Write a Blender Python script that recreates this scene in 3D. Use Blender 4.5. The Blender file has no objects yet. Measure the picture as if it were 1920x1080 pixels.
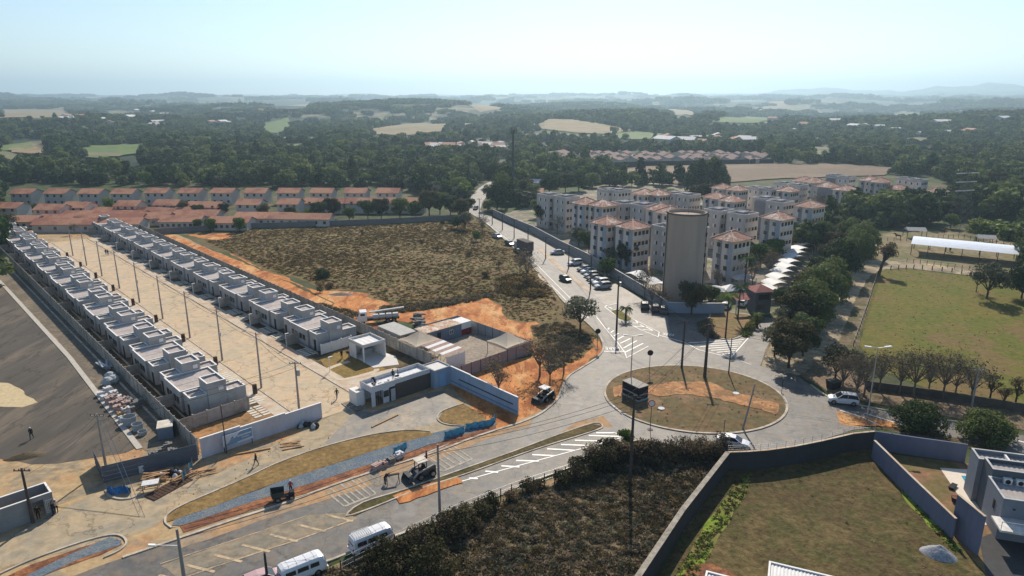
import bpy, bmesh, math, random
import numpy as np
from mathutils import Vector, Matrix, noise
random.seed(7); RNG = np.random.default_rng(7)
S = bpy.context.scene; COL = S.collection
rad = math.radians
# ---------------------------------------------------------------- camera
PITCH = 15.6; CAMH = 45.0; FPX = 1280.0
cd = bpy.data.cameras.new('camera'); cam = bpy.data.objects.new('camera', cd); COL.objects.link(cam)
cd.sensor_width = 36; cd.lens = 24; cd.clip_start = 0.5; cd.clip_end = 40000
cam.location = (0, 0, CAMH); cam.rotation_euler = (rad(90 - PITCH), 0, 0); S.camera = cam
# ---------------------------------------------------------------- sky, sun, exposure
SUN_EL = 39.0; SUN_AZ = 9.0          # sun stands ahead of the camera, slightly to the right
W = bpy.data.worlds.new('World'); S.world = W; W.use_nodes = True
wn = W.node_tree; wn.nodes.clear()
sky = wn.nodes.new('ShaderNodeTexSky'); sky.sky_type = 'NISHITA'; sky.sun_disc = False
sky.sun_elevation = rad(SUN_EL); sky.sun_rotation = rad(SUN_AZ); sky.altitude = 600
sky.air_density = 1.0; sky.dust_density = 0.45; sky.ozone_density = 1.9
bg = wn.nodes.new('ShaderNodeBackground'); bg.inputs[1].default_value = 0.105
wo = wn.nodes.new('ShaderNodeOutputWorld')
wn.links.new(sky.outputs[0], bg.inputs[0]); wn.links.new(bg.outputs[0], wo.inputs[0])
sd = bpy.data.lights.new('sun', 'SUN'); sd.energy = 5.0; sd.angle = rad(0.53); sd.color = (1.0, 0.89, 0.75)
sun = bpy.data.objects.new('sun', sd); COL.objects.link(sun)
sun.location = (0, 0, 200)
dv = Vector((math.sin(rad(SUN_AZ)) * math.cos(rad(SUN_EL)), math.cos(rad(SUN_AZ)) * math.cos(rad(SUN_EL)), math.sin(rad(SUN_EL))))
sun.rotation_euler = dv.to_track_quat('Z', 'Y').to_euler()
S.view_settings.view_transform = 'Standard'; S.view_settings.look = 'None'
S.view_settings.exposure = 0.30; S.view_settings.gamma = 1.0
S.render.engine = 'CYCLES'
S.cycles.max_bounces = 6; S.cycles.diffuse_bounces = 3; S.cycles.glossy_bounces = 2
S.cycles.transparent_max_bounces = 6; S.cycles.volume_bounces = 0
# ---------------------------------------------------------------- helpers
SP, CP = math.sin(rad(PITCH)), math.cos(rad(PITCH))
def G(px, py, z=0.0):
    """world x, y of the place seen at photo pixel px, py if it stands at height z"""
    u = (px - 960) / FPX; v = (py - 540) / FPX
    s = (CAMH - z) / (SP + v * CP)
    return Vector((u * s, s * (CP - v * SP), z))
def PX(x, y, z):
    d = y * CP + (CAMH - z) * SP
    return 960 + FPX * x / d, 540 + FPX * ((CAMH - z) * CP - y * SP) / d
# condominium frame: x = across the street (b), y = along it (a)
ORG = G(375, 855); CA = rad(43.2)
CX = Vector((math.cos(CA), math.sin(CA), 0)); CY = Vector((-math.sin(CA), math.cos(CA), 0))
def Wc(b, a, z=0.0):
    p = ORG + CX * b + CY * a; return Vector((p.x, p.y, z))
def Lc(px, py, z=0.0):
    p = G(px, py, z) - ORG; return p.dot(CX), p.dot(CY)

MATS = {}
def mat(name, col, rough=0.8, var=0.18, scale=1.0, bump=0.0, col2=None, thr=(0.45, 0.6), scale2=0.15, spec=0.06, metal=0.0,
        stretch=None, fine=6.0, ang=0.0, aniso=None):
    """principled material: base colour broken by fine noise; col2 comes in through a second, larger noise"""
    if name in MATS: return MATS[name]
    m = bpy.data.materials.new(name); m.use_nodes = True; nt = m.node_tree; N = nt.nodes; Lk = nt.links
    p = N['Principled BSDF']; p.inputs['Roughness'].default_value = rough; p.inputs['Metallic'].default_value = metal
    p.inputs['Specular IOR Level'].default_value = spec
    g = N.new('ShaderNodeNewGeometry'); mp = N.new('ShaderNodeMapping'); mp.vector_type = 'POINT'
    Lk.new(g.outputs['Position'], mp.inputs[0])
    if stretch: mp.inputs['Scale'].default_value = stretch; mp.inputs['Rotation'].default_value = (0, 0, ang)
    def nz(sc, det, ro=0.6):
        t = N.new('ShaderNodeTexNoise'); t.inputs['Scale'].default_value = sc; t.inputs['Detail'].default_value = det
        t.inputs['Roughness'].default_value = ro; Lk.new(mp.outputs[0], t.inputs[0]); return t
    a = nz(scale, fine, 0.68)
    rmp = N.new('ShaderNodeMapRange'); rmp.inputs[1].default_value = 0.28; rmp.inputs[2].default_value = 0.72
    rmp.inputs[3].default_value = 1 - var * 1.6; rmp.inputs[4].default_value = 1 + var * 1.6
    Lk.new(a.outputs[0], rmp.inputs[0])
    cur = None
    rgb = N.new('ShaderNodeRGB'); rgb.outputs[0].default_value = (*col, 1); cur = rgb.outputs[0]
    cl = col2 if (col2 is None or isinstance(col2[0], (tuple, list))) else [col2]
    for i, c in enumerate(cl or []):
        b = nz(scale2 * (1 + i * 1.7), 9, 0.66)
        if i: b.inputs['Distortion'].default_value = 0.6
        r2 = N.new('ShaderNodeMapRange'); r2.interpolation_type = 'SMOOTHSTEP'
        r2.inputs[1].default_value = thr[0]; r2.inputs[2].default_value = thr[1]; Lk.new(b.outputs[0], r2.inputs[0])
        mx = N.new('ShaderNodeMix'); mx.data_type = 'RGBA'; Lk.new(r2.outputs[0], mx.inputs[0]); Lk.new(cur, mx.inputs[6])
        mx.inputs[7].default_value = (*c, 1); cur = mx.outputs[2]
    ml = N.new('ShaderNodeVectorMath'); ml.operation = 'SCALE'; Lk.new(cur, ml.inputs[0]); Lk.new(rmp.outputs[0], ml.inputs['Scale'])
    Lk.new(ml.outputs[0], p.inputs['Base Color'])
    if name.startswith(('asphalt', 'street_concrete', 'forecourt', 'dark_asphalt', 'dusty_asphalt')):
        vo = N.new('ShaderNodeTexVoronoi'); vo.feature = 'DISTANCE_TO_EDGE'; vo.inputs['Scale'].default_value = 0.16; wv = N.new('ShaderNodeVectorMath'); wv.operation = 'MULTIPLY_ADD'
        nn = nz(0.5, 5); Lk.new(nn.outputs[1], wv.inputs[0]); wv.inputs[1].default_value = (4, 4, 4); Lk.new(mp.outputs[0], wv.inputs[2]); Lk.new(wv.outputs[0], vo.inputs[0])
        r3 = N.new('ShaderNodeMapRange'); r3.inputs[1].default_value = 0.004; r3.inputs[2].default_value = 0.02; r3.inputs[3].default_value = 0.62; r3.inputs[4].default_value = 1.0; Lk.new(vo.outputs[0], r3.inputs[0])
        m2 = N.new('ShaderNodeVectorMath'); m2.operation = 'SCALE'; Lk.new(ml.outputs[0], m2.inputs[0]); Lk.new(r3.outputs[0], m2.inputs['Scale']); Lk.new(m2.outputs[0], p.inputs['Base Color'])
    if bump:
        bn = N.new('ShaderNodeBump'); bn.inputs['Strength'].default_value = 1.0; bn.inputs['Distance'].default_value = bump
        Lk.new(a.outputs[0], bn.inputs['Height']); Lk.new(bn.outputs[0], p.inputs['Normal'])
    MATS[name] = m; return m
def leafmat(name, c1, c2, c3=None, trans=0.35, sc=0.35):
    if name in MATS: return MATS[name]
    m = bpy.data.materials.new(name); m.use_nodes = True; nt = m.node_tree; N = nt.nodes; Lk = nt.links
    p = N['Principled BSDF']; p.inputs['Roughness'].default_value = 0.7; p.inputs['Specular IOR Level'].default_value = 0.12
    g = N.new('ShaderNodeNewGeometry'); oi = N.new('ShaderNodeObjectInfo')
    t = N.new('ShaderNodeTexNoise'); t.inputs['Scale'].default_value = sc; t.inputs['Detail'].default_value = 5; t.inputs['Roughness'].default_value = 0.7
    Lk.new(g.outputs['Position'], t.inputs[0])
    add = N.new('ShaderNodeMath'); add.operation = 'ADD'
    sb = N.new('ShaderNodeMath'); sb.operation = 'MULTIPLY_ADD'; sb.inputs[1].default_value = 0.75; sb.inputs[2].default_value = -0.36
    Lk.new(oi.outputs['Random'], sb.inputs[0]); Lk.new(t.outputs[0], add.inputs[0]); Lk.new(sb.outputs[0], add.inputs[1])
    ri = N.new('ShaderNodeMath'); ri.operation = 'MULTIPLY_ADD'; ri.inputs[1].default_value = 0.3; ri.inputs[2].default_value = -0.15
    Lk.new(g.outputs['Random Per Island'], ri.inputs[0])
    ad2 = N.new('ShaderNodeMath'); ad2.operation = 'ADD'; Lk.new(add.outputs[0], ad2.inputs[0]); Lk.new(ri.outputs[0], ad2.inputs[1])
    cr = N.new('ShaderNodeValToRGB'); e = cr.color_ramp.elements
    e[0].position = 0.3; e[0].color = (*c1, 1); e[1].position = 0.6; e[1].color = (*c2, 1)
    if c3: x = e.new(0.82); x.color = (*c3, 1)
    Lk.new(ad2.outputs[0], cr.inputs[0]); Lk.new(cr.outputs[0], p.inputs['Base Color'])
    if trans:
        tr = N.new('ShaderNodeBsdfTranslucent'); Lk.new(cr.outputs[0], tr.inputs[0])
        ms = N.new('ShaderNodeMixShader'); ms.inputs[0].default_value = trans
        Lk.new(p.outputs[0], ms.inputs[1]); Lk.new(tr.outputs[0], ms.inputs[2]); Lk.new(ms.outputs[0], N['Material Output'].inputs[0])
    MATS[name] = m; return m

class MB:
    def __init__(s, T=None): s.v = []; s.f = []; s.m = []; s.T = T
    def add(s, vs, fs, m=0):
        o = len(s.v)
        for p in vs:
            p = Vector(p); s.v.append(tuple(s.T @ p if s.T else p))
        for f in fs: s.f.append([i + o for i in f]); s.m.append(m)
        return s
    def box(s, x0, x1, y0, y1, z0, z1, m=0, top=None):
        x0, x1 = sorted((x0, x1)); y0, y1 = sorted((y0, y1)); z0, z1 = sorted((z0, z1))
        s.add([(x0,y0,z0),(x1,y0,z0),(x1,y1,z0),(x0,y1,z0),(x0,y0,z1),(x1,y0,z1),(x1,y1,z1),(x0,y1,z1)],
              [(3,2,1,0),(0,1,5,4),(1,2,6,5),(2,3,7,6),(3,0,4,7)], m)
        o = len(s.v) - 8; s.f.append([o+4, o+5, o+6, o+7]); s.m.append(m if top is None else top)
        return s
    def beam(s, p0, p1, w, h, m=0, up=(0, 0, 1)):
        p0 = Vector(p0); p1 = Vector(p1); d = (p1 - p0).normalized(); u = Vector(up)
        if abs(d.dot(u)) > 0.98: u = Vector((1, 0, 0))
        r = d.cross(u).normalized() * w / 2; t = r.cross(d).normalized() * h / 2
        vs = [p0-r-t, p0+r-t, p0+r+t, p0-r+t, p1-r-t, p1+r-t, p1+r+t, p1-r+t]
        return s.add(vs, [(0,1,2,3),(7,6,5,4),(0,4,5,1),(1,5,6,2),(2,6,7,3),(3,7,4,0)], m)
    def cyl(s, p0, p1, r0, r1=None, n=8, m=0, caps=True):
        r1 = r0 if r1 is None else r1; p0 = Vector(p0); p1 = Vector(p1); d = (p1 - p0).normalized()
        u = Vector((0, 0, 1)) if abs(d.z) < 0.95 else Vector((1, 0, 0)); a = d.cross(u).normalized(); b = d.cross(a)
        vs = [];
        for P, R in ((p0, r0), (p1, r1)):
            for i in range(n):
                t = 2 * math.pi * i / n; vs.append(P + a * math.cos(t) * R + b * math.sin(t) * R)
        fs = [(i, (i+1) % n, n + (i+1) % n, n + i) for i in range(n)]
        if caps: fs += [tuple(range(n))[::-1], tuple(range(n, 2*n))]
        return s.add(vs, fs, m)
    def prism(s, poly, z0, z1, m=0, top=None):
        n = len(poly); vs = [(p[0], p[1], z0) for p in poly] + [(p[0], p[1], z1) for p in poly]
        s.add(vs, [(i, (i+1) % n, n + (i+1) % n, n + i) for i in range(n)] + [tuple(range(n))[::-1]], m)
        o = len(s.v) - 2*n; s.f.append([o + n + i for i in range(n)]); s.m.append(m if top is None else top); return s
    def loft(s, rings, m=0, caps=True):
        n = len(rings[0]); vs = [p for r in rings for p in r]; fs = []
        for k in range(len(rings) - 1):
            for i in range(n): fs.append((k*n+i, k*n+(i+1) % n, (k+1)*n+(i+1) % n, (k+1)*n+i))
        if caps: fs += [tuple(range(n))[::-1], tuple(range((len(rings)-1)*n, len(rings)*n))]
        return s.add(vs, fs, m)
    def mesh(s, name, mats, smooth=False, fix=False):
        me = bpy.data.meshes.new(name); me.from_pydata(s.v, [], s.f)
        for x in (mats if isinstance(mats, (list, tuple)) else [mats]): me.materials.append(x)
        me.polygons.foreach_set('material_index', s.m)
        if smooth: me.polygons.foreach_set('use_smooth', [True] * len(s.f))
        if fix:
            b = bmesh.new(); b.from_mesh(me); bmesh.ops.recalc_face_normals(b, faces=b.faces); b.to_mesh(me); b.free()
        me.update(); return me
def obj(name, me, parent=None, loc=(0, 0, 0), rz=0.0, scale=None, rot=None):
    o = bpy.data.objects.new(name, me); COL.objects.link(o); o.location = loc
    o.rotation_euler = rot if rot else (0, 0, rz)
    if scale: o.scale = scale if hasattr(scale, '__len__') else (scale,) * 3
    if parent: o.parent = parent
    return o
def tag(o, label, cat, group=None, kind=None):
    if label: o['label'] = label
    if cat: o['category'] = cat
    if group: o['group'] = group
    if kind: o['kind'] = kind
    return o
def thing(name, label, cat, loc=(0, 0, 0), rz=0.0, group=None, scale=None):
    o = obj(name, None, None, loc, rz, scale); o.empty_display_size = 0.3; return tag(o, label, cat, group)
def struct(name, me, **k):
    o = obj(name, me, **k); o['kind'] = 'structure'; return o
def dup(root, loc, rz=None, label=None, scale=None):
    def cp(o, par):
        c = o.copy(); COL.objects.link(c)
        if par: c.parent = par
        for ch in o.children: cp(ch, c)
        return c
    kids = list(root.children); c = root.copy(); COL.objects.link(c)
    c.location = loc
    if rz is not None: c.rotation_euler = (0, 0, rz)
    if scale: c.scale = (scale,) * 3 if not hasattr(scale, '__len__') else scale
    if label: c['label'] = label
    for ch in kids: cp(ch, c)
    return c
ORD = ['first','second','third','fourth','fifth','sixth','seventh','eighth','ninth','tenth','eleventh','twelfth','thirteenth','fourteenth','fifteenth','sixteenth','seventeenth','eighteenth','nineteenth','twentieth']

def fractal(pts, amp, step=2.0, seed=0):
    """subdivide a closed outline and wobble it"""
    out = []; n = len(pts)
    for i in range(n):
        a = Vector(pts[i][:2]); b = Vector(pts[(i+1) % n][:2]); L = (b - a).length; k = max(1, int(L / step))
        nrm = Vector((-(b-a).y, (b-a).x)) / max(L, 1e-6)
        for j in range(k):
            t = j / k; p = a.lerp(b, t)
            w = amp * (0.6 * noise.noise((p.x*0.13+seed, p.y*0.13, seed)) + 0.5 * noise.noise((p.x*0.45+seed, p.y*0.45, seed+3)) + 0.3*noise.noise((p.x*1.3, p.y*1.3, seed+5)))
            p = p + nrm * w * (1 if 0 < j < k or amp > 0 else 0); out.append((p.x, p.y))
    return out
def flat(name, poly, z, m, kind='structure'):
    from mathutils.geometry import delaunay_2d_cdt
    n = len(poly); vs, es, fs, _, _, _ = delaunay_2d_cdt([Vector(p[:2]) for p in poly], [(i, (i+1) % n) for i in range(n)], [], 1, 1e-4)
    keep = []
    P = [(p[0], p[1]) for p in poly]
    cx = np.array([sum(vs[i].x for i in f)/3 for f in fs]); cy = np.array([sum(vs[i].y for i in f)/3 for f in fs]); k = inpoly(cx, cy, P)
    for f, q in zip(fs, k):
        if not q: continue
        a, b, c = (vs[i] for i in f[:3]); f = list(f)
        if (b-a).cross(c-a) < 0: f.reverse()
        keep.append(f)
    me = bpy.data.meshes.new(name); me.from_pydata([(v.x, v.y, z) for v in vs], [], keep); me.materials.append(m); me.update()
    o = obj(name, me)
    if kind: o['kind'] = kind
    return o
def patch(name, px, z, m, amp=0.5, step=1.5, seed=0, kind='structure'):
    P = [G(*q) for q in px] if not isinstance(px[0], Vector) else px
    return flat(name, fractal(P, amp, step, seed) if amp else [(p.x, p.y) for p in P], z, m, kind)
def strip_mesh(path, w, z0, z1, m, name='strip', closed=False):
    """an extruded band of width w along a world path (kerbs, walls); z may be a function"""
    n = len(path); rings = []
    for i in range(n):
        a = path[(i-1) % n] if (i or closed) else path[i]; b = path[(i+1) % n] if (i < n-1 or closed) else path[i]
        d = (Vector(b[:2]) - Vector(a[:2])).normalized(); nr = Vector((-d.y, d.x)) * w/2; p = Vector(path[i][:2])
        rings.append([(p.x-nr.x, p.y-nr.y, z0), (p.x+nr.x, p.y+nr.y, z0), (p.x+nr.x, p.y+nr.y, z1), (p.x-nr.x, p.y-nr.y, z1)])
    mb = MB()
    if closed: rings.append(rings[0])
    mb.loft(rings, caps=not closed); return mb.mesh(name, m, fix=True)
def smoothpath(pts, k=5, closed=False):
    P = [Vector(p[:2]) for p in pts]; n = len(P); out = []
    for i in range(n if closed else n-1):
        p0 = P[(i-1) % n] if (i or closed) else P[i]; p1 = P[i]; p2 = P[(i+1) % n]; p3 = P[(i+2) % n] if (i+2 < n or closed) else p2
        for j in range(k):
            t = j / k; out.append(0.5*((2*p1)+(p2-p0)*t+(2*p0-5*p1+4*p2-p3)*t*t+(3*p1-p0-3*p2+p3)*t**3))
    if not closed: out.append(P[-1])
    return out
def inpoly(x, y, poly):
    x = np.asarray(x); y = np.asarray(y); ins = np.zeros(x.shape, bool); n = len(poly)
    for i in range(n):
        x1, y1 = poly[i][:2]; x2, y2 = poly[(i+1) % n][:2]
        if y1 == y2: continue
        c = ((y1 > y) != (y2 > y)) & (x < (x2-x1)*(y-y1)/(y2-y1)+x1); ins ^= c
    return ins
# ================================================================ THE LAND
def sst(a, b, x): t = np.clip((x - a) / (b - a), 0, 1); return t*t*(3 - 2*t)
def hgt(x, y):
    x = np.asarray(x, float); y = np.asarray(y, float); r = np.hypot(x, y); az = np.degrees(np.arctan2(x, y))
    t = sst(480, 1500, r)
    h = t * (13*np.sin(x/310+1.3)*np.cos(y/380+0.4) + 9*np.sin((x+1.3*y)/270+0.6) + 5*np.sin((1.7*x-y)/190))
    g = lambda cx, cy, s, a: a*np.exp(-((x-cx)**2 + (y-cy)**2) / (2*s*s))
    h += g(-330, 1750, 330, 15) + g(-900, 1900, 380, 12) + g(160, 1150, 210, 13) + g(-190, 1080, 130, 9) + g(-1500, 2300, 500, 8)
    far = sst(2200, 6500, r)
    h += far * (40 + 11*np.sin(x/900+0.5)*np.cos(y/1100) + 7*np.sin((x-y)/520) + 4*np.sin(x/210+y/400))
    rt = sst(8, 36, az)
    h += sst(6500, 11500, r) * (22 + 7*np.sin(az*0.9) + rt*(120 + 34*np.sin(az*0.55+2.0) + 15*np.sin(az*1.9) + 9*np.sin(az*4.3+1)))
    return h * sst(420, 620, r)
def GT(px, py):
    z = 0.0
    for _ in range(25):
        p = G(px, py, z); z = 0.5*z + 0.5*float(hgt(p.x, p.y))
    p = G(px, py, z); return Vector((p.x, p.y, float(hgt(p.x, p.y))))
def wgrid(name, rs, azs, zf, m):
    R, A = np.meshgrid(rs, np.radians(azs), indexing='ij'); X = R*np.sin(A); Y = R*np.cos(A); Z = zf(X, Y)
    nr, na = R.shape; V = np.stack([X, Y, Z], -1).reshape(-1, 3)
    i, j = np.meshgrid(np.arange(nr-1), np.arange(na-1), indexing='ij'); b = (i*na + j).ravel()
    F = np.stack([b, b+1, b+na+1, b+na], -1)[:, ::-1]
    me = bpy.data.meshes.new(name); me.from_pydata(V.tolist(), [], F.tolist()); me.materials.append(m)
    me.polygons.foreach_set('use_smooth', [True]*len(F)); me.update(); return me
land = mat('land', (0.062, 0.072, 0.032), var=0.3, scale=0.25, col2=[(0.115, 0.10, 0.052), (0.05, 0.075, 0.025)], scale2=0.012, thr=(0.5, 0.58), bump=0.15)
fland = mat('far_land', (0.028, 0.042, 0.022), var=0.4, scale=0.02, col2=[(0.085, 0.105, 0.05), (0.16, 0.14, 0.09)], scale2=0.0016, thr=(0.53, 0.57))
rs = np.concatenate([[0, 25], np.linspace(40, 480, 12)])
struct('ground', wgrid('ground', rs, np.linspace(-180, 180, 97), lambda x, y: x*0 - 0.02, land))
rs = np.geomspace(480, 13500, 190)
struct('hills', wgrid('hills', rs, np.linspace(-62, 62, 260), lambda x, y: hgt(x, y) - 0.02, fland))
def drape(name, px, m, dz=0.7, res=6):
    P = [GT(*q) for q in px]; BUF.append([(q[0], q[1] + (1280*10/max(p.y, 300) if p.y > 420 else 0)) for q, p in zip(px, P)]); poly = fractal(P, 5.0, 14, 3)
    xs = [p[0] for p in poly]; ys = [p[1] for p in poly]; sp = max(4.0, min(max(xs)-min(xs), max(ys)-min(ys))/res)
    b = bmesh.new(); vs = [b.verts.new((p[0], p[1], 0)) for p in poly]; f = b.faces.new(vs)
    for ax, lo, hi in ((0, min(xs), max(xs)), (1, min(ys), max(ys))):
        k = lo + sp
        while k < hi:
            co = (k, 0, 0) if ax == 0 else (0, k, 0); no = (1, 0, 0) if ax == 0 else (0, 1, 0)
            bmesh.ops.bisect_plane(b, geom=b.verts[:] + b.edges[:] + b.faces[:], plane_co=co, plane_no=no); k += sp
    bmesh.ops.triangulate(b, faces=b.faces)
    for v in b.verts: v.co.z = float(hgt(v.co.x, v.co.y)) + dz
    bmesh.ops.recalc_face_normals(b, faces=b.faces)
    if sum(f.normal.z for f in b.faces) < 0: bmesh.ops.reverse_faces(b, faces=b.faces)
    me = bpy.data.meshes.new(name); b.to_mesh(me); b.free(); me.materials.append(m); struct(name, me)
    return [(p.x, p.y) for p in P]
f_tan = mat('dry_field', (0.25, 0.19, 0.105), var=0.15, scale=0.06, col2=(0.20, 0.17, 0.09), scale2=0.01)
f_brn = mat('ploughed_field', (0.165, 0.12, 0.082), var=0.12, scale=0.3, col2=(0.21, 0.155, 0.105), scale2=0.02)
f_grn = mat('green_field', (0.12, 0.16, 0.05), var=0.2, scale=0.1, col2=(0.10, 0.15, 0.05), scale2=0.02)
f_yel = mat('yellow_field', (0.30, 0.33, 0.07), var=0.2, scale=0.3)
FIELDS = []; BUF = []; f_olive = mat('olive_pasture', (0.13, 0.14, 0.065), var=0.2, scale=0.05, col2=(0.19, 0.165, 0.09), scale2=0.02)
for px, m in (
    ([(996,241),(1030,223),(1080,226),(1130,234),(1185,245),(1140,253),(1080,250)], f_tan),
    ([(660,252),(700,242),(760,233),(800,231),(842,238),(820,250),(760,255)], f_tan),
    ([(830,236),(850,229),(852,240)], f_yel), ([(868,250),(890,245),(925,247),(915,254)], f_tan),
    ([(838,203),(900,193),(945,205),(900,213)], f_tan), ([(488,247),(498,232),(540,221),(547,238),(520,251)], f_grn),
    ([(110,291),(170,275),(275,271),(272,288),(180,299)], f_grn), ([(-10,206),(120,204),(145,220),(-10,224)], f_tan),
    ([(138,240),(175,235),(180,246),(150,250)], f_grn), ([(0,275),(60,268),(60,280),(0,286)], f_grn), ([(1248,205),(1312,210),(1300,220),(1255,218)], f_tan),
    ([(1310,221),(1400,219),(1495,225),(1420,232),(1320,230)], f_grn), ([(698,217),(742,214),(736,221),(700,223)], f_grn),
    ([(1112,328),(1200,313),(1450,306),(1600,309),(1690,316),(1660,330),(1560,332),(1430,337),(1330,348),(1250,345),(1180,338)], f_brn),
    ([(1150,336),(1180,329),(1208,336),(1190,344),(1155,345)], f_yel), ([(1715,284),(1850,279),(1835,288),(1740,290)], f_tan),
    ([(500,195),(590,190),(590,203),(520,208)], f_tan), ([(1400,255),(1440,252),(1442,258),(1402,260)], f_tan)):
    drape('field', px, m, 0.5 if px[0][1] > 300 else 1.2); FIELDS.append(px)
random.seed(11)
for i in range(30):
    y = random.choice((random.uniform(196, 225), random.uniform(205, 260), random.uniform(250, 300))); x = random.uniform(-20, 1930) if y < 262 else random.choice((random.uniform(0, 760), random.uniform(1480, 1920)))
    w = random.uniform(25, 80); h_ = random.uniform(2.4, 5.5)*(1 + (y-196)/60)*0.8
    px = [(x + w*math.cos(a)*random.uniform(.7, 1.2), y + h_*math.sin(a)*random.uniform(.6, 1.2)) for a in [k*0.785 for k in range(8)]]
    drape('field', px, random.choice((f_tan, f_grn, f_grn, f_olive, f_olive)), 1.2, 4); FIELDS.append(px)

# ---------------------------------------------------------------- ground surfaces near by
asph = mat('asphalt', (0.115, 0.11, 0.10), rough=0.6, spec=0.30, var=0.16, scale=1.1, bump=0.01, col2=[(0.165, 0.155, 0.14), (0.08, 0.078, 0.075), (0.15, 0.125, 0.095)], scale2=0.12, thr=(0.46, 0.62))
asph2 = mat('dusty_asphalt', (0.20, 0.18, 0.15), rough=0.6, spec=0.35, var=0.14, scale=0.9, bump=0.01, col2=[(0.30, 0.24, 0.17), (0.15, 0.145, 0.13)], scale2=0.09, thr=(0.45, 0.62))
asph3 = mat('dark_asphalt', (0.088, 0.076, 0.06), rough=0.75, spec=0.15, var=0.12, scale=0.5, bump=0.01, col2=[(0.155, 0.125, 0.092), (0.075, 0.066, 0.055)], scale2=0.10, thr=(0.45, 0.62), stretch=(1, 0.22, 1), ang=rad(-43))
conc = mat('street_concrete', (0.49, 0.39, 0.27), rough=0.8, var=0.09, scale=0.8, bump=0.008, col2=[(0.44, 0.37, 0.26), (0.53, 0.40, 0.26)], scale2=0.11, thr=(0.45, 0.62))
sidew = mat('sidewalk_concrete', (0.52, 0.44, 0.34), var=0.10, scale=1.2, bump=0.01, col2=(0.45, 0.33, 0.23), scale2=0.2)
kerbm = mat('kerb_concrete', (0.50, 0.44, 0.35), var=0.15, scale=2.0, col2=(0.35, 0.30, 0.24), scale2=0.4)
sited = mat('site_dirt', (0.40, 0.29, 0.16), var=0.2, scale=0.9, bump=0.05, col2=[(0.42, 0.24, 0.12), (0.27, 0.22, 0.15)], scale2=0.08, thr=(0.47, 0.6))
orange = mat('orange_earth', (0.47, 0.20, 0.07), var=0.24, scale=0.8, bump=0.10, col2=[(0.54, 0.30, 0.13), (0.31, 0.11, 0.04)], scale2=0.12, thr=(0.48, 0.6), stretch=(1, 0.45, 1), ang=0.5)
red = mat('red_trench_earth', (0.17, 0.075, 0.045), var=0.3, scale=1.4, bump=0.15, col2=(0.30, 0.13, 0.06), scale2=0.4)
brown = mat('brown_scrub_ground', (0.14, 0.096, 0.042), var=0.3, scale=0.9, bump=0.15, col2=[(0.19, 0.135, 0.06), (0.125, 0.105, 0.04)], scale2=0.05, thr=(0.46, 0.6))
dgrass = mat('dry_grass', (0.092, 0.068, 0.031), var=0.34, scale=1.3, bump=0.22, col2=[(0.13, 0.098, 0.043), (0.08, 0.073, 0.027)], scale2=0.12, thr=(0.46, 0.6))
lawn = mat('lawn', (0.135, 0.118, 0.024), var=0.22, scale=0.9, bump=0.06, col2=[(0.15, 0.105, 0.042), (0.105, 0.112, 0.018)], scale2=0.045, thr=(0.45, 0.58))
mgrass = mat('median_grass', (0.19, 0.125, 0.05), var=0.3, scale=1.4, bump=0.1, col2=(0.24, 0.16, 0.065), scale2=0.3)
gravel = mat('blue_gravel', (0.115, 0.15, 0.185), var=0.3, scale=5, bump=0.05, col2=(0.16, 0.18, 0.19), scale2=0.6)
scrubg = mat('scrub_lot_ground', (0.16, 0.12, 0.07), var=0.35, scale=1.4, bump=0.15, col2=[(0.16, 0.12, 0.07), (0.06, 0.065, 0.03)], scale2=0.12, thr=(0.46, 0.6))
sand = mat('sand', (0.50, 0.40, 0.24), var=0.15, scale=1.5, bump=0.05)
paint = mat('road_paint', (0.80, 0.78, 0.72), rough=0.6, spec=0.3, var=0.10, scale=2.2, col2=(0.50, 0.48, 0.43), scale2=1.5, thr=(0.54, 0.7))
fpaint = mat('faded_road_paint', (0.40, 0.36, 0.29), rough=0.6, var=0.2, scale=2.2, col2=(0.26, 0.235, 0.19), scale2=1.2, thr=(0.45, 0.6))
opaint = mat('dusty_road_paint', (0.48, 0.37, 0.24), rough=0.7, var=0.2, scale=2.2, col2=(0.30, 0.24, 0.16), scale2=1.0, thr=(0.45, 0.6))
dirtroad = mat('pale_dirt_road', (0.33, 0.27, 0.18), var=0.2, scale=0.7, bump=0.04, col2=[(0.42, 0.33, 0.21), (0.20, 0.17, 0.12)], scale2=0.08, thr=(0.46, 0.6))

patch('dirt_ground', [(-80,430),(60,432),(190,420),(335,440),(700,615),(870,640),(1000,690),(1050,750),(960,810),(640,925),(330,1040),(120,1130),(-220,1130)], 0.0, sited, 0.8, 3)
patch('orange_dirt', [(345,440),(440,437),(445,447),(385,452),(420,470),(520,520),(600,548),(610,542),(690,550),(720,565),(745,572),(830,562),(930,548),(950,580),(1060,600),(1075,625),(1125,640),(1128,660),(1068,702),(1042,750),(1000,775),(952,800),(900,812),(880,760),(870,700),(1000,680),(1000,645),(870,600),(800,612),(740,600),(690,600),(600,555),(500,500),(400,450)], 0.006, orange, 1.0, 2, 4)
flat('orange_dirt', fractal([Wc(41.6, 8), Wc(46.5, 8), Wc(47, 60), Wc(48.5, 100), Wc(47, 165), Wc(41.6, 165)], 1.2, 2, 12), 0.009, orange)
patch('dry_field_ground', [(878,402),(903,416),(924,432),(948,455),(982,486),(1018,522),(1054,567),(1083,594),(1108,616),(1126,640),(1060,640),(1000,600),(930,540),(860,420)], 0.008, brown, 0.1, 2, 9)
patch('dry_field_ground', [(440,437),(445,428),(560,424),(720,422),(860,414),(905,420),(930,440),(960,458),(1000,495),(1030,535),(1050,575),(1050,603),(985,605),(950,598),(938,572),(900,552),(840,562),(745,572),(700,560),(690,545),(612,545),(560,522),(520,515),(440,478),(372,452),(430,447)], 0.012, brown, 1.6, 2, 9)
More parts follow.
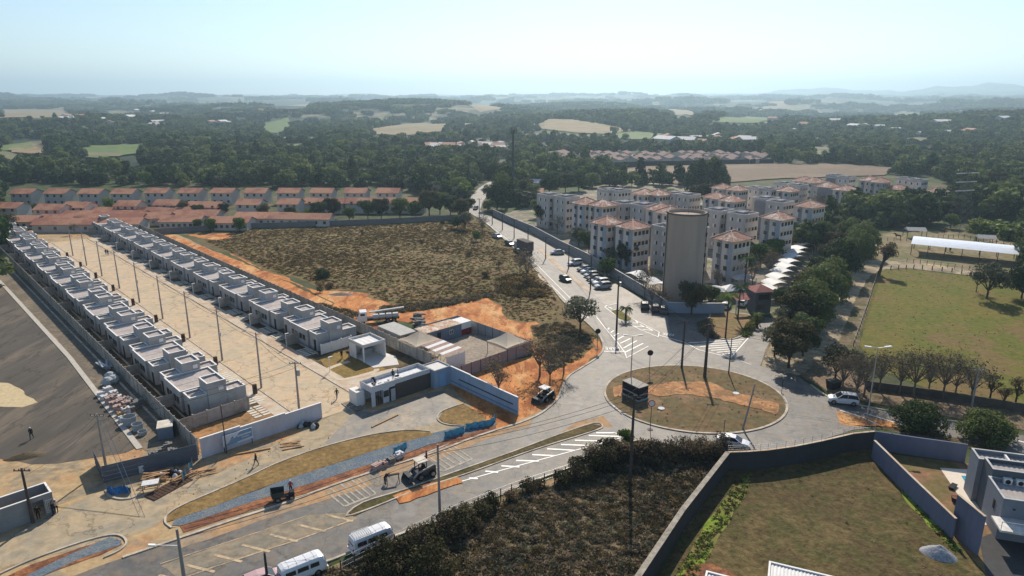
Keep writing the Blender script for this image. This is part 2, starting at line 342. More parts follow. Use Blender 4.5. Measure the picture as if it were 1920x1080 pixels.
patch('orange_dirt', [(820,700),(1000,668),(1010,640),(1060,640),(1110,630),(1130,655),(1064,704),(1042,750),(1000,776),(950,798),(905,775),(860,740)], 0.010, orange, 0.2, 2, 4)
patch('dry_field_ground', [(995,610),(1060,602),(1100,622),(1116,650),(1092,672),(1060,686),(1030,694),(1010,690),(1040,665),(1015,655),(1000,640)], 0.012, brown, 0.8, 1.2, 2)
patch('dark_road', [(-60,470),(0,528),(130,665),(262,838),(235,850),(110,868),(60,870),(-60,850),(-200,800),(-500,640)], 0.012, asph3, 0.35, 2, 5)
patch('dusty_verge', [(-100,430),(0,482),(150,612),(290,770),(372,862),(330,880),(262,840),(130,662),(0,524),(-100,440)], 0.012, mat('dusty_verge', (0.15, 0.125, 0.095), var=0.2, scale=1.2, bump=0.03, col2=(0.21, 0.17, 0.12), scale2=0.15), 0.3, 2, 6)
patch('sand_patch', [(-40,712),(15,718),(45,735),(72,755),(40,765),(-40,762)], 0.02, sand, 0.6, 1, 3)
patch('condo_forecourt', [(598,790),(672,760),(700,775),(830,735),(880,778),(930,800),(700,835),(560,860),(470,895),(330,955),(290,985),(240,1005),(60,1050),(-60,1090),(-60,1030),(60,985),(190,920),(380,900),(470,860)], 0.012, mat('forecourt_concrete', (0.37, 0.30, 0.20), var=0.14, scale=0.8, bump=0.02, col2=[(0.44, 0.33, 0.20), (0.29, 0.255, 0.19)], scale2=0.09, thr=(0.45, 0.62)), 0.4, 2, 8)
patch('grey_forecourt', [(672,768),(695,775),(800,738),(832,732),(865,762),(820,792),(770,803),(700,830),(640,840),(610,830)], 0.02, asph2, 0.35, 1.5, 2)

# avenue, roundabout and the paved forecourt of the flats as one sheet
RC = Vector((28.4, 98.3)); RI = 13.2; EX, EY = 1.045, 0.945
AVL = [(938,338),(915,342),(898,352),(884,368),(876,385),(880,399),(905,414),(925,430),(950,453),(985,484),(1020,520),(1042,548),(1056,565),(1085,592),(1110,614),(1127,635),(1131,655),(1118,672),(1090,690),(1066,706),(1054,728),(1044,750),(1015,775),(975,793),(930,807),(880,824),(820,847),(740,872),(640,905),(540,942),(430,978),(330,1012),(230,1046),(90,1096)]
AVR = [(440,1112),(500,1088),(600,1058),(700,1020),(860,962),(960,918),(1060,880),(1150,846),(1195,826),(1260,834),(1340,845),(1440,843),(1540,826),(1600,806),(1640,802),(1740,822),(1860,850),(1960,872),(1960,826),(1830,797),(1720,780),(1620,762),(1560,748),(1520,722),(1490,700),(1455,692),(1425,686),(1436,655),(1452,622),(1462,600),(1400,588),(1340,582),(1255,580),(1200,558),(1140,527),(1090,497),(1050,470),(1010,450),(975,432),(945,415),(915,404),(900,394),(905,378),(920,358),(945,342)]
patch('avenue', AVL + AVR, 0.024, asph, 0.25, 2, 1)
patch('orange_verge', [(1568,772),(1600,778),(1680,792),(1700,800),(1600,800),(1575,795)], 0.032, orange, 0.4, 1.5, 3)
patch('grass_verge', [(1600,798),(1700,802),(1800,823),(1930,858),(1930,872),(1740,818),(1640,803)], 0.032, dgrass, 0.3, 2, 3)
pth = [(AVL[i]) for i in range(5, 33)]
kp = smoothpath([G(*q) for q in pth], 4)
struct('kerb', strip_mesh(kp, 0.35, 0.0, 0.14, kerbm, 'kerb'))
kp2 = smoothpath([G(*q) for q in AVR[1:11]], 4); struct('kerb', strip_mesh(kp2, 0.3, 0.0, 0.14, kerbm, 'kerb'))
kp3 = smoothpath([G(*q) for q in AVR[19:24]], 4); struct('kerb', strip_mesh(kp3, 0.3, 0.0, 0.14, kerbm, 'kerb'))
cir = lambda r, n=96: [Vector((RC.x + EX*r*math.cos(2*math.pi*i/n), RC.y + EY*r*math.sin(2*math.pi*i/n))) for i in range(n)]
struct('roundabout_kerb', strip_mesh(cir(RI), 0.36, 0.0, 0.16, kerbm, 'kerb', closed=True))
isl = mat('roundabout_grass', (0.14, 0.095, 0.045), var=0.25, scale=1.0, bump=0.06, col2=[(0.19, 0.125, 0.07), (0.115, 0.095, 0.045)], scale2=0.13, thr=(0.45, 0.6))
b = MB(); n = 96; rings = []
for k, r in enumerate((RI-0.15, 9.5, 6, 3, 0.5)):
    rings.append([(RC.x + EX*r*math.cos(2*math.pi*i/n), RC.y + EY*r*math.sin(2*math.pi*i/n), 0.12 + 0.07*k) for i in range(n)])
b.loft(rings); struct('roundabout_island', b.mesh('island', isl, fix=True))
def onisl(p): r = math.hypot((p[0]-RC.x)/EX, (p[1]-RC.y)/EY); return 0.13 + 0.07*max(0, min(4, (RI - r)/3.2)) + 0.03
pl = fractal([G(*q, 0.3) for q in [(1140,730),(1170,722),(1215,724),(1260,716),(1330,718),(1390,738),(1440,752),(1476,760),(1474,778),(1420,768),(1350,750),(1290,742),(1240,742),(1200,738),(1160,742),(1145,748)]], 1.4, 0.5, 3)
b = bmesh.new(); f = b.faces.new([b.verts.new((p[0], p[1], 0)) for p in pl])
for ax in (0, 1):
    for k in range(-14, 15):
        co = (RC.x+k, 0, 0) if ax == 0 else (0, RC.y+k, 0); no = (1, 0, 0) if ax == 0 else (0, 1, 0)
        bmesh.ops.bisect_plane(b, geom=b.verts[:] + b.edges[:] + b.faces[:], plane_co=co, plane_no=no)
bmesh.ops.triangulate(b, faces=b.faces)
for v in b.verts:
    w_ = Vector(v.co[:2]) - RC
    if w_.length > 12.5: w_ = w_*12.5/w_.length; v.co.x, v.co.y = RC.x + w_.x, RC.y + w_.y
    v.co.z = onisl(v.co)
bmesh.ops.recalc_face_normals(b, faces=b.faces)
if sum(f.normal.z for f in b.faces) < 0: bmesh.ops.reverse_faces(b, faces=b.faces)
me = bpy.data.meshes.new('clay'); b.to_mesh(me); b.free(); me.materials.append(mat('island_clay', (0.33, 0.165, 0.075), var=0.25, scale=1.2, bump=0.06, col2=[(0.22, 0.13, 0.065), (0.42, 0.22, 0.10)], scale2=0.3, thr=(0.46, 0.58))); struct('bare_clay', me)

LZ = 0.0
def line(a, b_, w, z, m, mb):
    global LZ; LZ += 0.00012; A = G(*a); B = G(*b_); mb.beam((A.x, A.y, z+LZ), (B.x, B.y, z+LZ), w, 0.006, m)
mk = MB(); Z = 0.038
def poly_line(pts, w, m=0):
    for i in range(len(pts)-1): line(pts[i], pts[i+1], w, Z, m, mk)
# avenue lane lines
poly_line([(1004,494),(1040,530),(1072,562),(1110,592)], 0.14); poly_line([(998,499),(1034,535),(1066,567),(1104,597)], 0.14)
poly_line([(905,412),(950,448),(1000,490)], 0.14)
poly_line([(1118,594),(1140,622),(1160,645),(1172,662),(1175,671),(1216,649)], 0.16)
for a, b_ in (((1140,618),(1142,615)),((1145,624),(1151,620)),((1151,630),(1160,625)),((1157,637),(1170,630)),((1163,644),(1182,635)),((1169,653),(1194,639)),((1172,661),(1206,644))): line(a, b_, 0.3, Z, 0, mk)
poly_line([(1132,659),(1172,659)], 0.3)
poly_line([(1138,573),(1134,576),(1150,588),(1180,607),(1200,618),(1234,632),(1236,623),(1210,610),(1186,598),(1180,596)], 0.16)
poly_line([(1133,574),(1158,569)], 0.16)
for a, c, d in (((1180,606),(1196,606),(1192,601)),((1190,612),(1208,613),(1200,609)),((1205,618),(1224,620),(1211,613)),((1160,600),(1172,601),(1176,598))):
    line(a, c, 0.28, Z, 0, mk); line(c, d, 0.28, Z, 0, mk)
for a, b_ in (((1141,576),(1148,579)),((1148,583),(1156,580))): line(a, b_, 0.3, Z, 0, mk)
poly_line([(1236,629),(1262,636),(1283,642),(1310,656),(1370,671),(1403,634)], 0.2)
for i in range(9):
    t = i/8.0; x0 = 1281+i*10.5; x1 = 1398 - i*3.2; y0 = 639.5+i*3.6; y1 = 635+i*4.1
    if i > 0: line((x0, y0), (min(x1, 1400), y1-2), 0.28, Z, 0, mk)
# hatched triangle on the lower carriageway
poly_line([(858,905),(930,885),(1007,864),(1070,847),(1115,835),(1172,819),(1150,811)], 0.18)
for a, b_ in (((1118,812),(1150,812)),((1104,817),(1168,819)),((1078,826),(1142,828)),((1052,834),(1112,836)),((1026,842),(1078,845)),((998,853),(1040,855)),((968,864),(1010,865)),((940,874),(974,876)),((910,884),(934,886)),((880,897),(896,898))): line(a, b_, 0.34, Z, 0, mk)
for k in range(5): line((1139+k*6,841-k*1.5),(1160+k*3.5,831-k*0.5), 0.35, Z, 0, mk)
# dusty hatched strip further left
for k in range(9):
    x = 610 - k*52; y = 965 + k*19
    line((x, y), (x+52, y+13), 0.34, Z, 1, mk)
poly_line([(668,973),(560,1012),(400,1064),(330,1090)], 0.2, 1); poly_line([(580,966),(460,1006),(300,1058)], 0.12, 1)
# lettering blocks on the upper carriageway: faded bars as they show
for (cx, cy, ux, uy, vx, vy) in ((656, 922, 24, 20, 30, -12), (836, 858, 26, 18, 28, -12)):
    for k in range(7):
        t = -1 + k/3.0
        a = (cx + vx*t - ux*0.8*(0.9 if k % 2 else 0.75), cy + vy*t - uy*0.8*(0.9 if k % 2 else 0.75)); b_ = (cx + vx*t + ux*0.8, cy + vy*t + uy*0.8)
        line(a, b_, 0.22, Z, 2, mk)
    for s in (-1, 1): line((cx - vx*1.0 + s*ux*0.82, cy - vy*1.0 + s*uy*0.82), (cx + vx*1.0 + s*ux*0.82, cy + vy*1.0 + s*uy*0.82), 0.34, Z, 2, mk)
poly_line([(1575,770),(1615,782),(1645,796)], 0.2); poly_line([(1620,775),(1660,787),(1700,800)], 0.2); poly_line([(1880,820),(1930,832)], 0.3)
poly_line([(1378,672),(1392,678),(1408,684)], 0.12)
struct('road_markings', mk.mesh('road_markings', [paint, opaint, fpaint], fix=True))
def text(s, loc, rz, size, m, name='painted_word', thick=0.003, rx=0.0, sx=1.0, sy=1.0, kind='structure', parent=None):
    cu = bpy.data.curves.new('t', 'FONT'); cu.body = s; cu.size = size; cu.extrude = thick; cu.align_x = 'CENTER'; cu.align_y = 'CENTER'
    t = bpy.data.objects.new('t', cu); COL.objects.link(t)
    bpy.context.view_layer.update(); me = bpy.data.meshes.new_from_object(t); bpy.data.objects.remove(t); bpy.data.curves.remove(cu)
    me.materials.clear(); me.materials.append(m)
    o = obj(name, me, parent, loc); o.rotation_euler = (rx, 0, rz); o.scale = (sx, sy, 1)
    if kind: o['kind'] = kind
    return o
p = G(1148, 653); text('PARE', (p.x, p.y, Z), rad(180), 1.1, paint, sx=1.1, sy=1.9)
p = G(1253, 627); text('PARE', (p.x, p.y, Z), rad(165), 1.1, paint, sx=0.9, sy=1.9)

patch('grass_median', [(655,962),(680,945),(760,920),(860,885),(960,850),(1040,820),(1085,802),(1112,796),(1128,799),(1110,808),(1000,842),(880,885),(780,918),(700,950),(665,968)], 0.10, dgrass, 0.35, 1.2, 7)
kp = smoothpath([G(*q) for q in [(650,968),(700,952),(780,920),(880,887),(1000,844),(1110,810),(1130,800),(1112,794),(1040,818),(960,848),(860,883),(760,918),(680,943)]], 3, True)
struct('kerb', strip_mesh(kp, 0.22, 0.0, 0.12, kerbm, 'kerb', closed=True))
patch('clay_spill', [(735,930),(800,908),(860,895),(868,905),(800,930),(750,945)], 0.105, orange, 0.5, 1, 4)
patch('clay_spill', [(330,1015),(430,978),(540,942),(640,905),(740,872),(820,847),(880,826),(930,808),(985,790),(1000,782),(990,800),(900,830),(820,862),(700,905),(600,940),(470,985),(330,1032)], 0.034, mat('spilled_earth', (0.38, 0.24, 0.13), var=0.2, scale=1.0, bump=0.02, col2=(0.30, 0.23, 0.16), scale2=0.2), 0.7, 1, 2)
patch('clay_spill', [(1040,818),(1085,792),(1130,780),(1150,800),(1128,800),(1090,812)], 0.034, mat('spilled_earth', (0, 0, 0)), 0.6, 1, 2)
patch('clay_spill', [(300,1060),(460,1006),(580,966),(655,962),(670,972),(560,1010),(400,1062),(330,1085)], 0.034, mat('spilled_sand', (0.27, 0.22, 0.155), rough=0.7, var=0.2, scale=1.0, col2=(0.2, 0.18, 0.14), scale2=0.3), 0.4, 1, 2)
# strips between the site and the avenue
patch('trench', [(345,1000),(470,958),(640,905),(800,850),(930,805),(930,797),(800,836),(640,888),(470,940),(335,985)], 0.04, red, 0.35, 1, 5)
patch('gravel_strip', [(322,986),(330,972),(400,950),(520,905),(640,866),(740,832),(800,815),(925,786),(932,796),(800,837),(640,888),(470,942),(345,984)], 0.05, gravel, 0.15, 1, 6)
patch('grass_strip', [(312,980),(316,966),(340,950),(400,924),(460,898),(520,870),(580,848),(640,830),(700,816),(760,808),(806,810),(812,816),(740,833),(640,866),(520,905),(400,950),(330,974)], 0.06, mgrass, 0.1, 1, 6)
kp = smoothpath([G(*q) for q in [(322,990),(310,980),(314,966),(340,949),(400,923),(460,897),(520,869),(580,847),(640,829),(700,815),(760,807),(806,809)]], 4)
struct('kerb', strip_mesh(kp, 0.2, 0.0, 0.14, kerbm, 'kerb'))
patch('trench', [(-20,1098),(60,1060),(150,1028),(205,1008),(225,1012),(230,1022),(190,1040),(90,1075),(0,1110)], 0.04, red, 0.3, 1, 5)
patch('gravel_strip', [(40,1085),(120,1045),(205,1008),(228,1014),(226,1022),(150,1048),(70,1085)], 0.05, gravel, 0.15, 1, 6)
kp = smoothpath([G(*q) for q in [(-20,1086),(60,1050),(150,1018),(205,1004),(228,1006),(237,1018),(225,1032),(195,1046)]], 4)
struct('kerb', strip_mesh(kp, 0.2, 0.0, 0.14, kerbm, 'kerb'))
patch('grass_bed', [(822,785),(830,772),(868,758),(905,778),(912,790),(895,797),(850,796),(830,792)], 0.06, mgrass, 0.1, 1, 3)
kp = smoothpath([G(*q) for q in [(870,757),(830,771),(820,785),(830,794),(850,798),(895,799)]], 4); struct('kerb', strip_mesh(kp, 0.18, 0.0, 0.14, kerbm, 'kerb'))

# condominium street, pavements and plots
def cquad(name, b0, b1, a0, a1, z, m, amp=0.0):
    P = [Wc(b0, a0), Wc(b1, a0), Wc(b1, a1), Wc(b0, a1)]
    return flat(name, fractal(P, amp, 1.5, 3) if amp else [(p.x, p.y) for p in P], z, m)
cquad('street', 14.6, 24.4, -1.0, 172, 0.03, conc)
cquad('pavement', 12.2, 14.4, 4.0, 172, 0.05, sidew); cquad('pavement', 24.6, 26.8, 0.0, 172, 0.05, sidew)
for b0 in (14.5, 24.5):
    struct('kerb', strip_mesh([Wc(b0, 4), Wc(b0, 172)], 0.18, 0.0, 0.13, kerbm, 'kerb'))
cquad('garden_ground', 26.8, 41, 6, 176, 0.03, mat('shade_toned_soil', (0.07, 0.05, 0.033), var=0.25, scale=1, bump=0.05, col2=(0.16, 0.12, 0.06), scale2=0.2), 0.1)  # soil colour darkened to carry the shade of the houses
cquad('garden_ground', 0.3, 12.2, 8.5, 176, 0.03, mat('shade_toned_soil', (0, 0, 0)), 0.1)
cquad('garden_ground', 0.4, 12.2, 0.4, 8.4, 0.035, mat('garden_orange', (0.25, 0.15, 0.07), var=0.3, scale=1, bump=0.05, col2=(0.34, 0.18, 0.08), scale2=0.2), 0.1)
lawnm = mat('plot_grass', (0.24, 0.155, 0.05), var=0.25, scale=1.5, bump=0.06, col2=(0.17, 0.13, 0.045), scale2=0.3)
patch('plot_grass', [(598,672),(640,655),(655,668),(690,680),(745,700),(700,712),(635,708),(612,692)], 0.045, lawnm, 0.15, 1)
pp = smoothpath([G(*q) for q in [(655,678),(625,688),(614,695),(622,702),(642,712),(700,698),(706,692)]], 4)
struct('garden_path', strip_mesh(pp, 0.9, 0.04, 0.07, mat('path_concrete', (0.55, 0.46, 0.34), var=0.1, scale=2), 'path'))
patch('plaza', [(642,714),(700,700),(740,690),(790,700),(780,708),(700,735),(668,745),(640,722)], 0.055, sidew, 0, 1)
terr = mat('terrace_tiles', (0.60, 0.58, 0.54), var=0.05, scale=2, rough=0.5)
patch('terrace', [(662,668),(700,655),(742,668),(748,684),(700,690)], 0.06, terr, 0, 1)
patch('yard_gravel', [(760,640),(850,610),(945,640),(985,668),(880,690),(840,672)], 0.02, mat('yard_gravel', (0.26, 0.22, 0.18), var=0.25, scale=2, bump=0.03, col2=(0.33, 0.28, 0.22), scale2=0.3), 0.2, 1)
cquad('yard_gravel', 42.5, 57.0, -2.0, 17.5, 0.026, mat('yard_gravel', (0, 0, 0)))

# ground on the right
patch('scrub_lot_ground', [(480,1100),(640,1062),(860,975),(1000,915),(1150,858),(1200,835),(1350,852),(1400,850),(1190,1105)], 0.03, scrubg, 0.5, 2)
patch('dirt_track', [(610,1066),(700,1028),(860,970),(960,925),(1060,890),(1130,862),(1140,870),(1060,902),(960,940),(860,985),(700,1042),(620,1080)], 0.04, mat('verge_earth', (0.30, 0.20, 0.12), var=0.2, scale=1, bump=0.04, col2=(0.2, 0.15, 0.08), scale2=0.3), 0.4, 1)
patch('empty_lot', [(1380,850),(1445,847),(1545,830),(1640,815),(1655,850),(1845,1075),(1900,1200),(1160,1200)], 0.034, dgrass, 0.1, 2)
patch('lot_green_edge', [(1378,905),(1412,884),(1398,930),(1345,1010),(1310,1075),(1262,1085)], 0.042, mat('fresh_grass', (0.17, 0.24, 0.03), var=0.3, scale=1.2, bump=0.08, col2=(0.16, 0.14, 0.05), scale2=0.3), 0.7, 1)
patch('lot_green_edge', [(1675,905),(1700,905),(1745,960),(1800,1030),(1790,1030),(1735,975),(1690,930)], 0.042, mat('fresh_grass', (0, 0, 0)), 0.7, 1, 5)
patch('clay_spill', [(1280,1085),(1290,1062),(1330,1056),(1370,1072),(1390,1090)], 0.045, red, 0.3, 1)
patch('meadow', [(1612,645),(1640,525),(1652,508),(1700,505),(1850,522),(2100,545),(2300,700),(2100,800),(1900,760),(1750,735),(1640,690)], 0.03, lawn, 0.5, 2)
patch('dirt_road', [(1500,705),(1560,660),(1590,600),(1605,560),(1625,525),(1650,506),(1700,503),(1850,520),(2000,540),(2000,522),(1860,510),(1740,495),(1650,487),(1595,490),(1580,520),(1560,600),(1510,650),(1450,690)], 0.036, dirtroad, 0.7, 2, 5)
patch('tree_verge', [(1500,700),(1560,740),(1640,757),(1800,785),(1960,815),(1960,780),(1800,750),(1640,715),(1560,690)], 0.04, mat('leafy_earth', (0.21, 0.15, 0.10), var=0.3, scale=1, bump=0.05, col2=(0.14, 0.11, 0.065), scale2=0.2), 0.4, 1)
patch('paddock', [(1560,470),(1640,440),(1700,432),(1800,435),(1930,450),(1960,560),(1860,512),(1740,496),(1650,486)], 0.03, mat('paddock_grass', (0.19, 0.155, 0.09), var=0.2, scale=0.8, bump=0.05, col2=[(0.26, 0.20, 0.12), (0.13, 0.13, 0.055)], scale2=0.06), 0.6, 2)
patch('flats_ground', [(930,405),(1010,450),(1090,495),(1250,580),(1440,590),(1500,560),(1600,470),(1560,400),(1400,350),(1150,340),(1020,380)], -0.002, mat('flats_ground', (0.20, 0.17, 0.13), var=0.25, scale=0.5, bump=0.03, col2=[(0.10, 0.12, 0.05), (0.30, 0.26, 0.2)], scale2=0.05), 0.4, 4)
patch('parking_bay', [(985,440),(1010,448),(1052,474),(1100,505),(1150,536),(1145,548),(1110,552),(1105,540),(1060,506),(1018,470)], 0.044, mat('parking_asphalt', (0.115, 0.105, 0.095), rough=0.6, spec=0.3, var=0.12, scale=1, col2=(0.15, 0.13, 0.11), scale2=0.1), 0.1, 2)
patch('verge', [(1004,463),(1012,463),(1062,507),(1110,545),(1104,549),(1056,512)], 0.05, sidew, 0, 2)
patch('forecourt_paving', [(1110,548),(1150,530),(1205,560),(1250,583),(1258,632),(1236,622),(1180,594),(1160,570),(1135,572)], 0.03, mat('forecourt_paving', (0.20, 0.18, 0.15), rough=0.6, spec=0.25, var=0.1, scale=1, col2=(0.27, 0.24, 0.2), scale2=0.15), 0.1, 2)
patch('flower_bed', [(1332,590),(1340,582),(1412,592),(1413,605),(1395,625),(1370,636),(1345,632),(1330,618)], 0.10, mat('bed_grass', (0.22, 0.14, 0.07), var=0.25, scale=1.2, bump=0.05, col2=(0.16, 0.13, 0.05), scale2=0.3), 0.1, 1)
kp = smoothpath([G(*q) for q in [(1332,590),(1328,604),(1330,618),(1345,633),(1370,637),(1396,627),(1414,606),(1413,594)]], 4); struct('kerb', strip_mesh(kp, 0.3, 0.0, 0.15, kerbm, 'kerb'))
patch('palm_island', [(1146,583),(1158,580),(1172,588),(1184,598),(1176,603),(1162,598)], 0.10, lawn, 0.2, 0.8)
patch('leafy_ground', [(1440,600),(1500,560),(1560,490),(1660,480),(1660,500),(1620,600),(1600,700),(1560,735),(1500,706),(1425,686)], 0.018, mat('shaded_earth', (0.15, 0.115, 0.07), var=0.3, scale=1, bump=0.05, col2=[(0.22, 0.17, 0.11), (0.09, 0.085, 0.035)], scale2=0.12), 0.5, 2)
patch('corner_verge', [(1428,686),(1455,694),(1490,702),(1520,680),(1500,650),(1450,640),(1438,660)], 0.045, dirtroad, 0.3, 1)
patch('pavement', [(1043,548),(1010,520),(1008,512),(1024,526),(1042,545),(1050,556)], 0.04, sidew, 0, 1)
patch('paved_yard', [(1835,1010),(1900,985),(2040,1000),(2040,1250),(1890,1250),(1850,1085)], 0.055, mat('dark_paving', (0.07, 0.07, 0.07), var=0.1, scale=1), 0, 1)
# ================================================================ HAZE
hz = bpy.data.materials.new('haze'); hz.use_nodes = True; hn = hz.node_tree; hn.nodes.clear()
pv = hn.nodes.new('ShaderNodeVolumePrincipled'); pv.inputs['Density'].default_value = 0.00020; pv.inputs['Color'].default_value = (0.60, 0.84, 1.0, 1)
pv.inputs['Anisotropy'].default_value = 0.5
ho = hn.nodes.new('ShaderNodeOutputMaterial'); hn.links.new(pv.outputs[0], ho.inputs['Volume'])
o = obj('haze', MB().box(-13800, 13800, -60, 13800, -60, 330).mesh('haze', hz)); o['kind'] = 'stuff'; o['label'] = 'pale summer haze over the valley'
# ================================================================ FOLIAGE
L_dark = leafmat('leaves_dark', (0.0228, 0.0418, 0.0152), (0.057, 0.0912, 0.0304), (0.1235, 0.152, 0.0494))
L_mid = leafmat('leaves_mid', (0.0374, 0.0612, 0.0204), (0.085, 0.119, 0.0374), (0.17, 0.204, 0.0595))
L_green = leafmat('leaves_fresh', (0.042, 0.084, 0.0168), (0.105, 0.168, 0.0308), (0.196, 0.252, 0.049))
L_dry = leafmat('leaves_dry', (0.072, 0.056, 0.032), (0.136, 0.104, 0.0576), (0.224, 0.16, 0.088))
L_olive = leafmat('leaves_olive', (0.03, 0.032, 0.014), (0.07, 0.066, 0.028), (0.12, 0.105, 0.05))
L_grey = leafmat('leaves_grey', (0.048, 0.056, 0.0352), (0.096, 0.104, 0.064), (0.168, 0.168, 0.112))
G_brown = leafmat('scrub_brown', (0.075, 0.055, 0.022), (0.125, 0.09, 0.036), (0.19, 0.138, 0.055), trans=0.3, sc=0.11)
G_dark = leafmat('scrub_dark', (0.085, 0.07, 0.042), (0.20, 0.155, 0.095), (0.36, 0.275, 0.17), trans=0.3, sc=0.2)
G_green = leafmat('scrub_green', (0.075, 0.1125, 0.0225), (0.18, 0.24, 0.045), (0.3, 0.33, 0.075), trans=0.2)
G_orange = leafmat('scrub_orange', (0.18, 0.1125, 0.0375), (0.345, 0.225, 0.075), (0.495, 0.33, 0.12), trans=0.3)
bark = mat('bark', (0.075, 0.055, 0.042), var=0.3, scale=4, bump=0.03)
barkg = mat('pale_bark', (0.15, 0.125, 0.10), var=0.3, scale=4, bump=0.03)
def cards(name, C, Nrm, size, m, rng, asp=1.5):
    n = len(C); up = rng.normal(size=(n, 3)); t = np.cross(Nrm, up); t /= np.linalg.norm(t, axis=1, keepdims=True) + 1e-9
    s = np.cross(Nrm, t); sz = (size*rng.uniform(0.6, 1.35, n))[:, None]; t = t*sz*asp/2; s = s*sz/2
    V = np.stack([C-t-s*0.4, C+t*0.3-s, C+t+s*0.3, C-t*0.4+s], 1).reshape(-1, 3); F = np.arange(4*n).reshape(n, 4)
    me = bpy.data.meshes.new(name); me.from_pydata(V.tolist(), [], F.tolist()); me.materials.append(m); me.update(); return me
def crown_pts(lumps, n, rng, flat_=0.8, inner=0.55):
    w = np.array([l[3]**2 for l in lumps]); idx = rng.choice(len(lumps), n, p=w/w.sum()); c = np.array([l[:3] for l in lumps])[idx]; r = np.array([l[3] for l in lumps])[idx]
    d = rng.normal(size=(n, 3)); d[:, 2] = d[:, 2]*0.9 + 0.25; d /= np.linalg.norm(d, axis=1, keepdims=True)
    k = rng.uniform(inner, 1.0, n)**0.6; k *= 1 + 0.18*np.sin(d[:, 0]*9+idx)*np.cos(d[:, 1]*8)
    P = c + d*(r*k)[:, None]*np.array([1, 1, flat_]); Nn = d + rng.normal(size=(n, 3))*0.55; Nn /= np.linalg.norm(Nn, axis=1, keepdims=True)
    return P, Nn
def tree_meshes(seed, h, cr, nl=7, n=900, ls=0.5, m=L_mid, bm=bark, base=0.35, tr=None, spread=1.0, inner=0.5, flat_=0.8, lean=(0, 0), bare=False, lr=None):
    rng = np.random.default_rng(seed); tr = tr or h*0.022 + 0.06; lumps = []; zc = h*(base + 1)/2
    for i in range(nl):
        a = 2*math.pi*i/nl + rng.uniform(-.5, .5); rr = cr*rng.uniform(0.25, 0.68)*spread*(0.2 if i == 0 else 1); z = rng.uniform(h*(base+0.14), h*0.86) if i else h*0.86
        R = (lr or cr*0.5)*rng.uniform(0.75, 1.2); z = min(z, h - R*flat_*0.9)
        lumps.append((rr*math.cos(a)+lean[0], rr*math.sin(a)+lean[1], z, R))
    mb = MB(); fork = Vector((lean[0]*0.35, lean[1]*0.35, h*base*0.85)); mb.cyl((0, 0, -0.3), fork, tr, tr*0.75, 7, caps=False)
    for l in lumps:
        e = Vector((l[0], l[1], l[2]-l[3]*0.2)); mid = fork.lerp(e, 0.5) + Vector((rng.uniform(-.3, .3), rng.uniform(-.3, .3), 0.4))*cr*0.12
        mb.cyl(fork, mid, tr*0.55, tr*0.35, 5, caps=False); mb.cyl(mid, e, tr*0.35, tr*0.12, 5, caps=False)
        for q in range(11 if bare else 3):
            d = Vector(rng.normal(size=3)); d.z = abs(d.z)*0.8; d.normalize(); s0 = mid.lerp(e, rng.uniform(0.2, 1)); e2 = s0 + d*l[3]*rng.uniform(0.6, 1.0)
            mb.cyl(s0, e2, tr*0.16, tr*0.05, 4, caps=False)
            if bare:
                for q2 in range(6):
                    d2 = Vector(rng.normal(size=3)); d2.z = abs(d2.z)*0.6; d2.normalize(); s2 = s0.lerp(e2, rng.uniform(0.3, 0.9)); mb.cyl(s2, s2 + d2*l[3]*0.5, tr*0.08, tr*0.03, 3, caps=False)
    P, Nn = crown_pts(lumps, n, rng, flat_, inner)
    return mb.mesh('trunk', bm), cards('crown', P, Nn, ls, m, rng)
def tree(name, px, py, h, cr, label, cat='tree', group=None, meshes=None, rz=None, z=0.0, sc=1.0, **k):
    p = G(px, py, z) if not isinstance(px, Vector) else px
    if meshes is None: meshes = tree_meshes(int(abs(p.x)*7+abs(p.y)*3) % 9973, h, cr, **k)
    t = thing(name, label, cat, p, rz if rz is not None else random.uniform(0, 6.28), group, scale=sc if sc != 1.0 else None)
    obj('trunk', meshes[0], t); obj('crown', meshes[1], t); return t
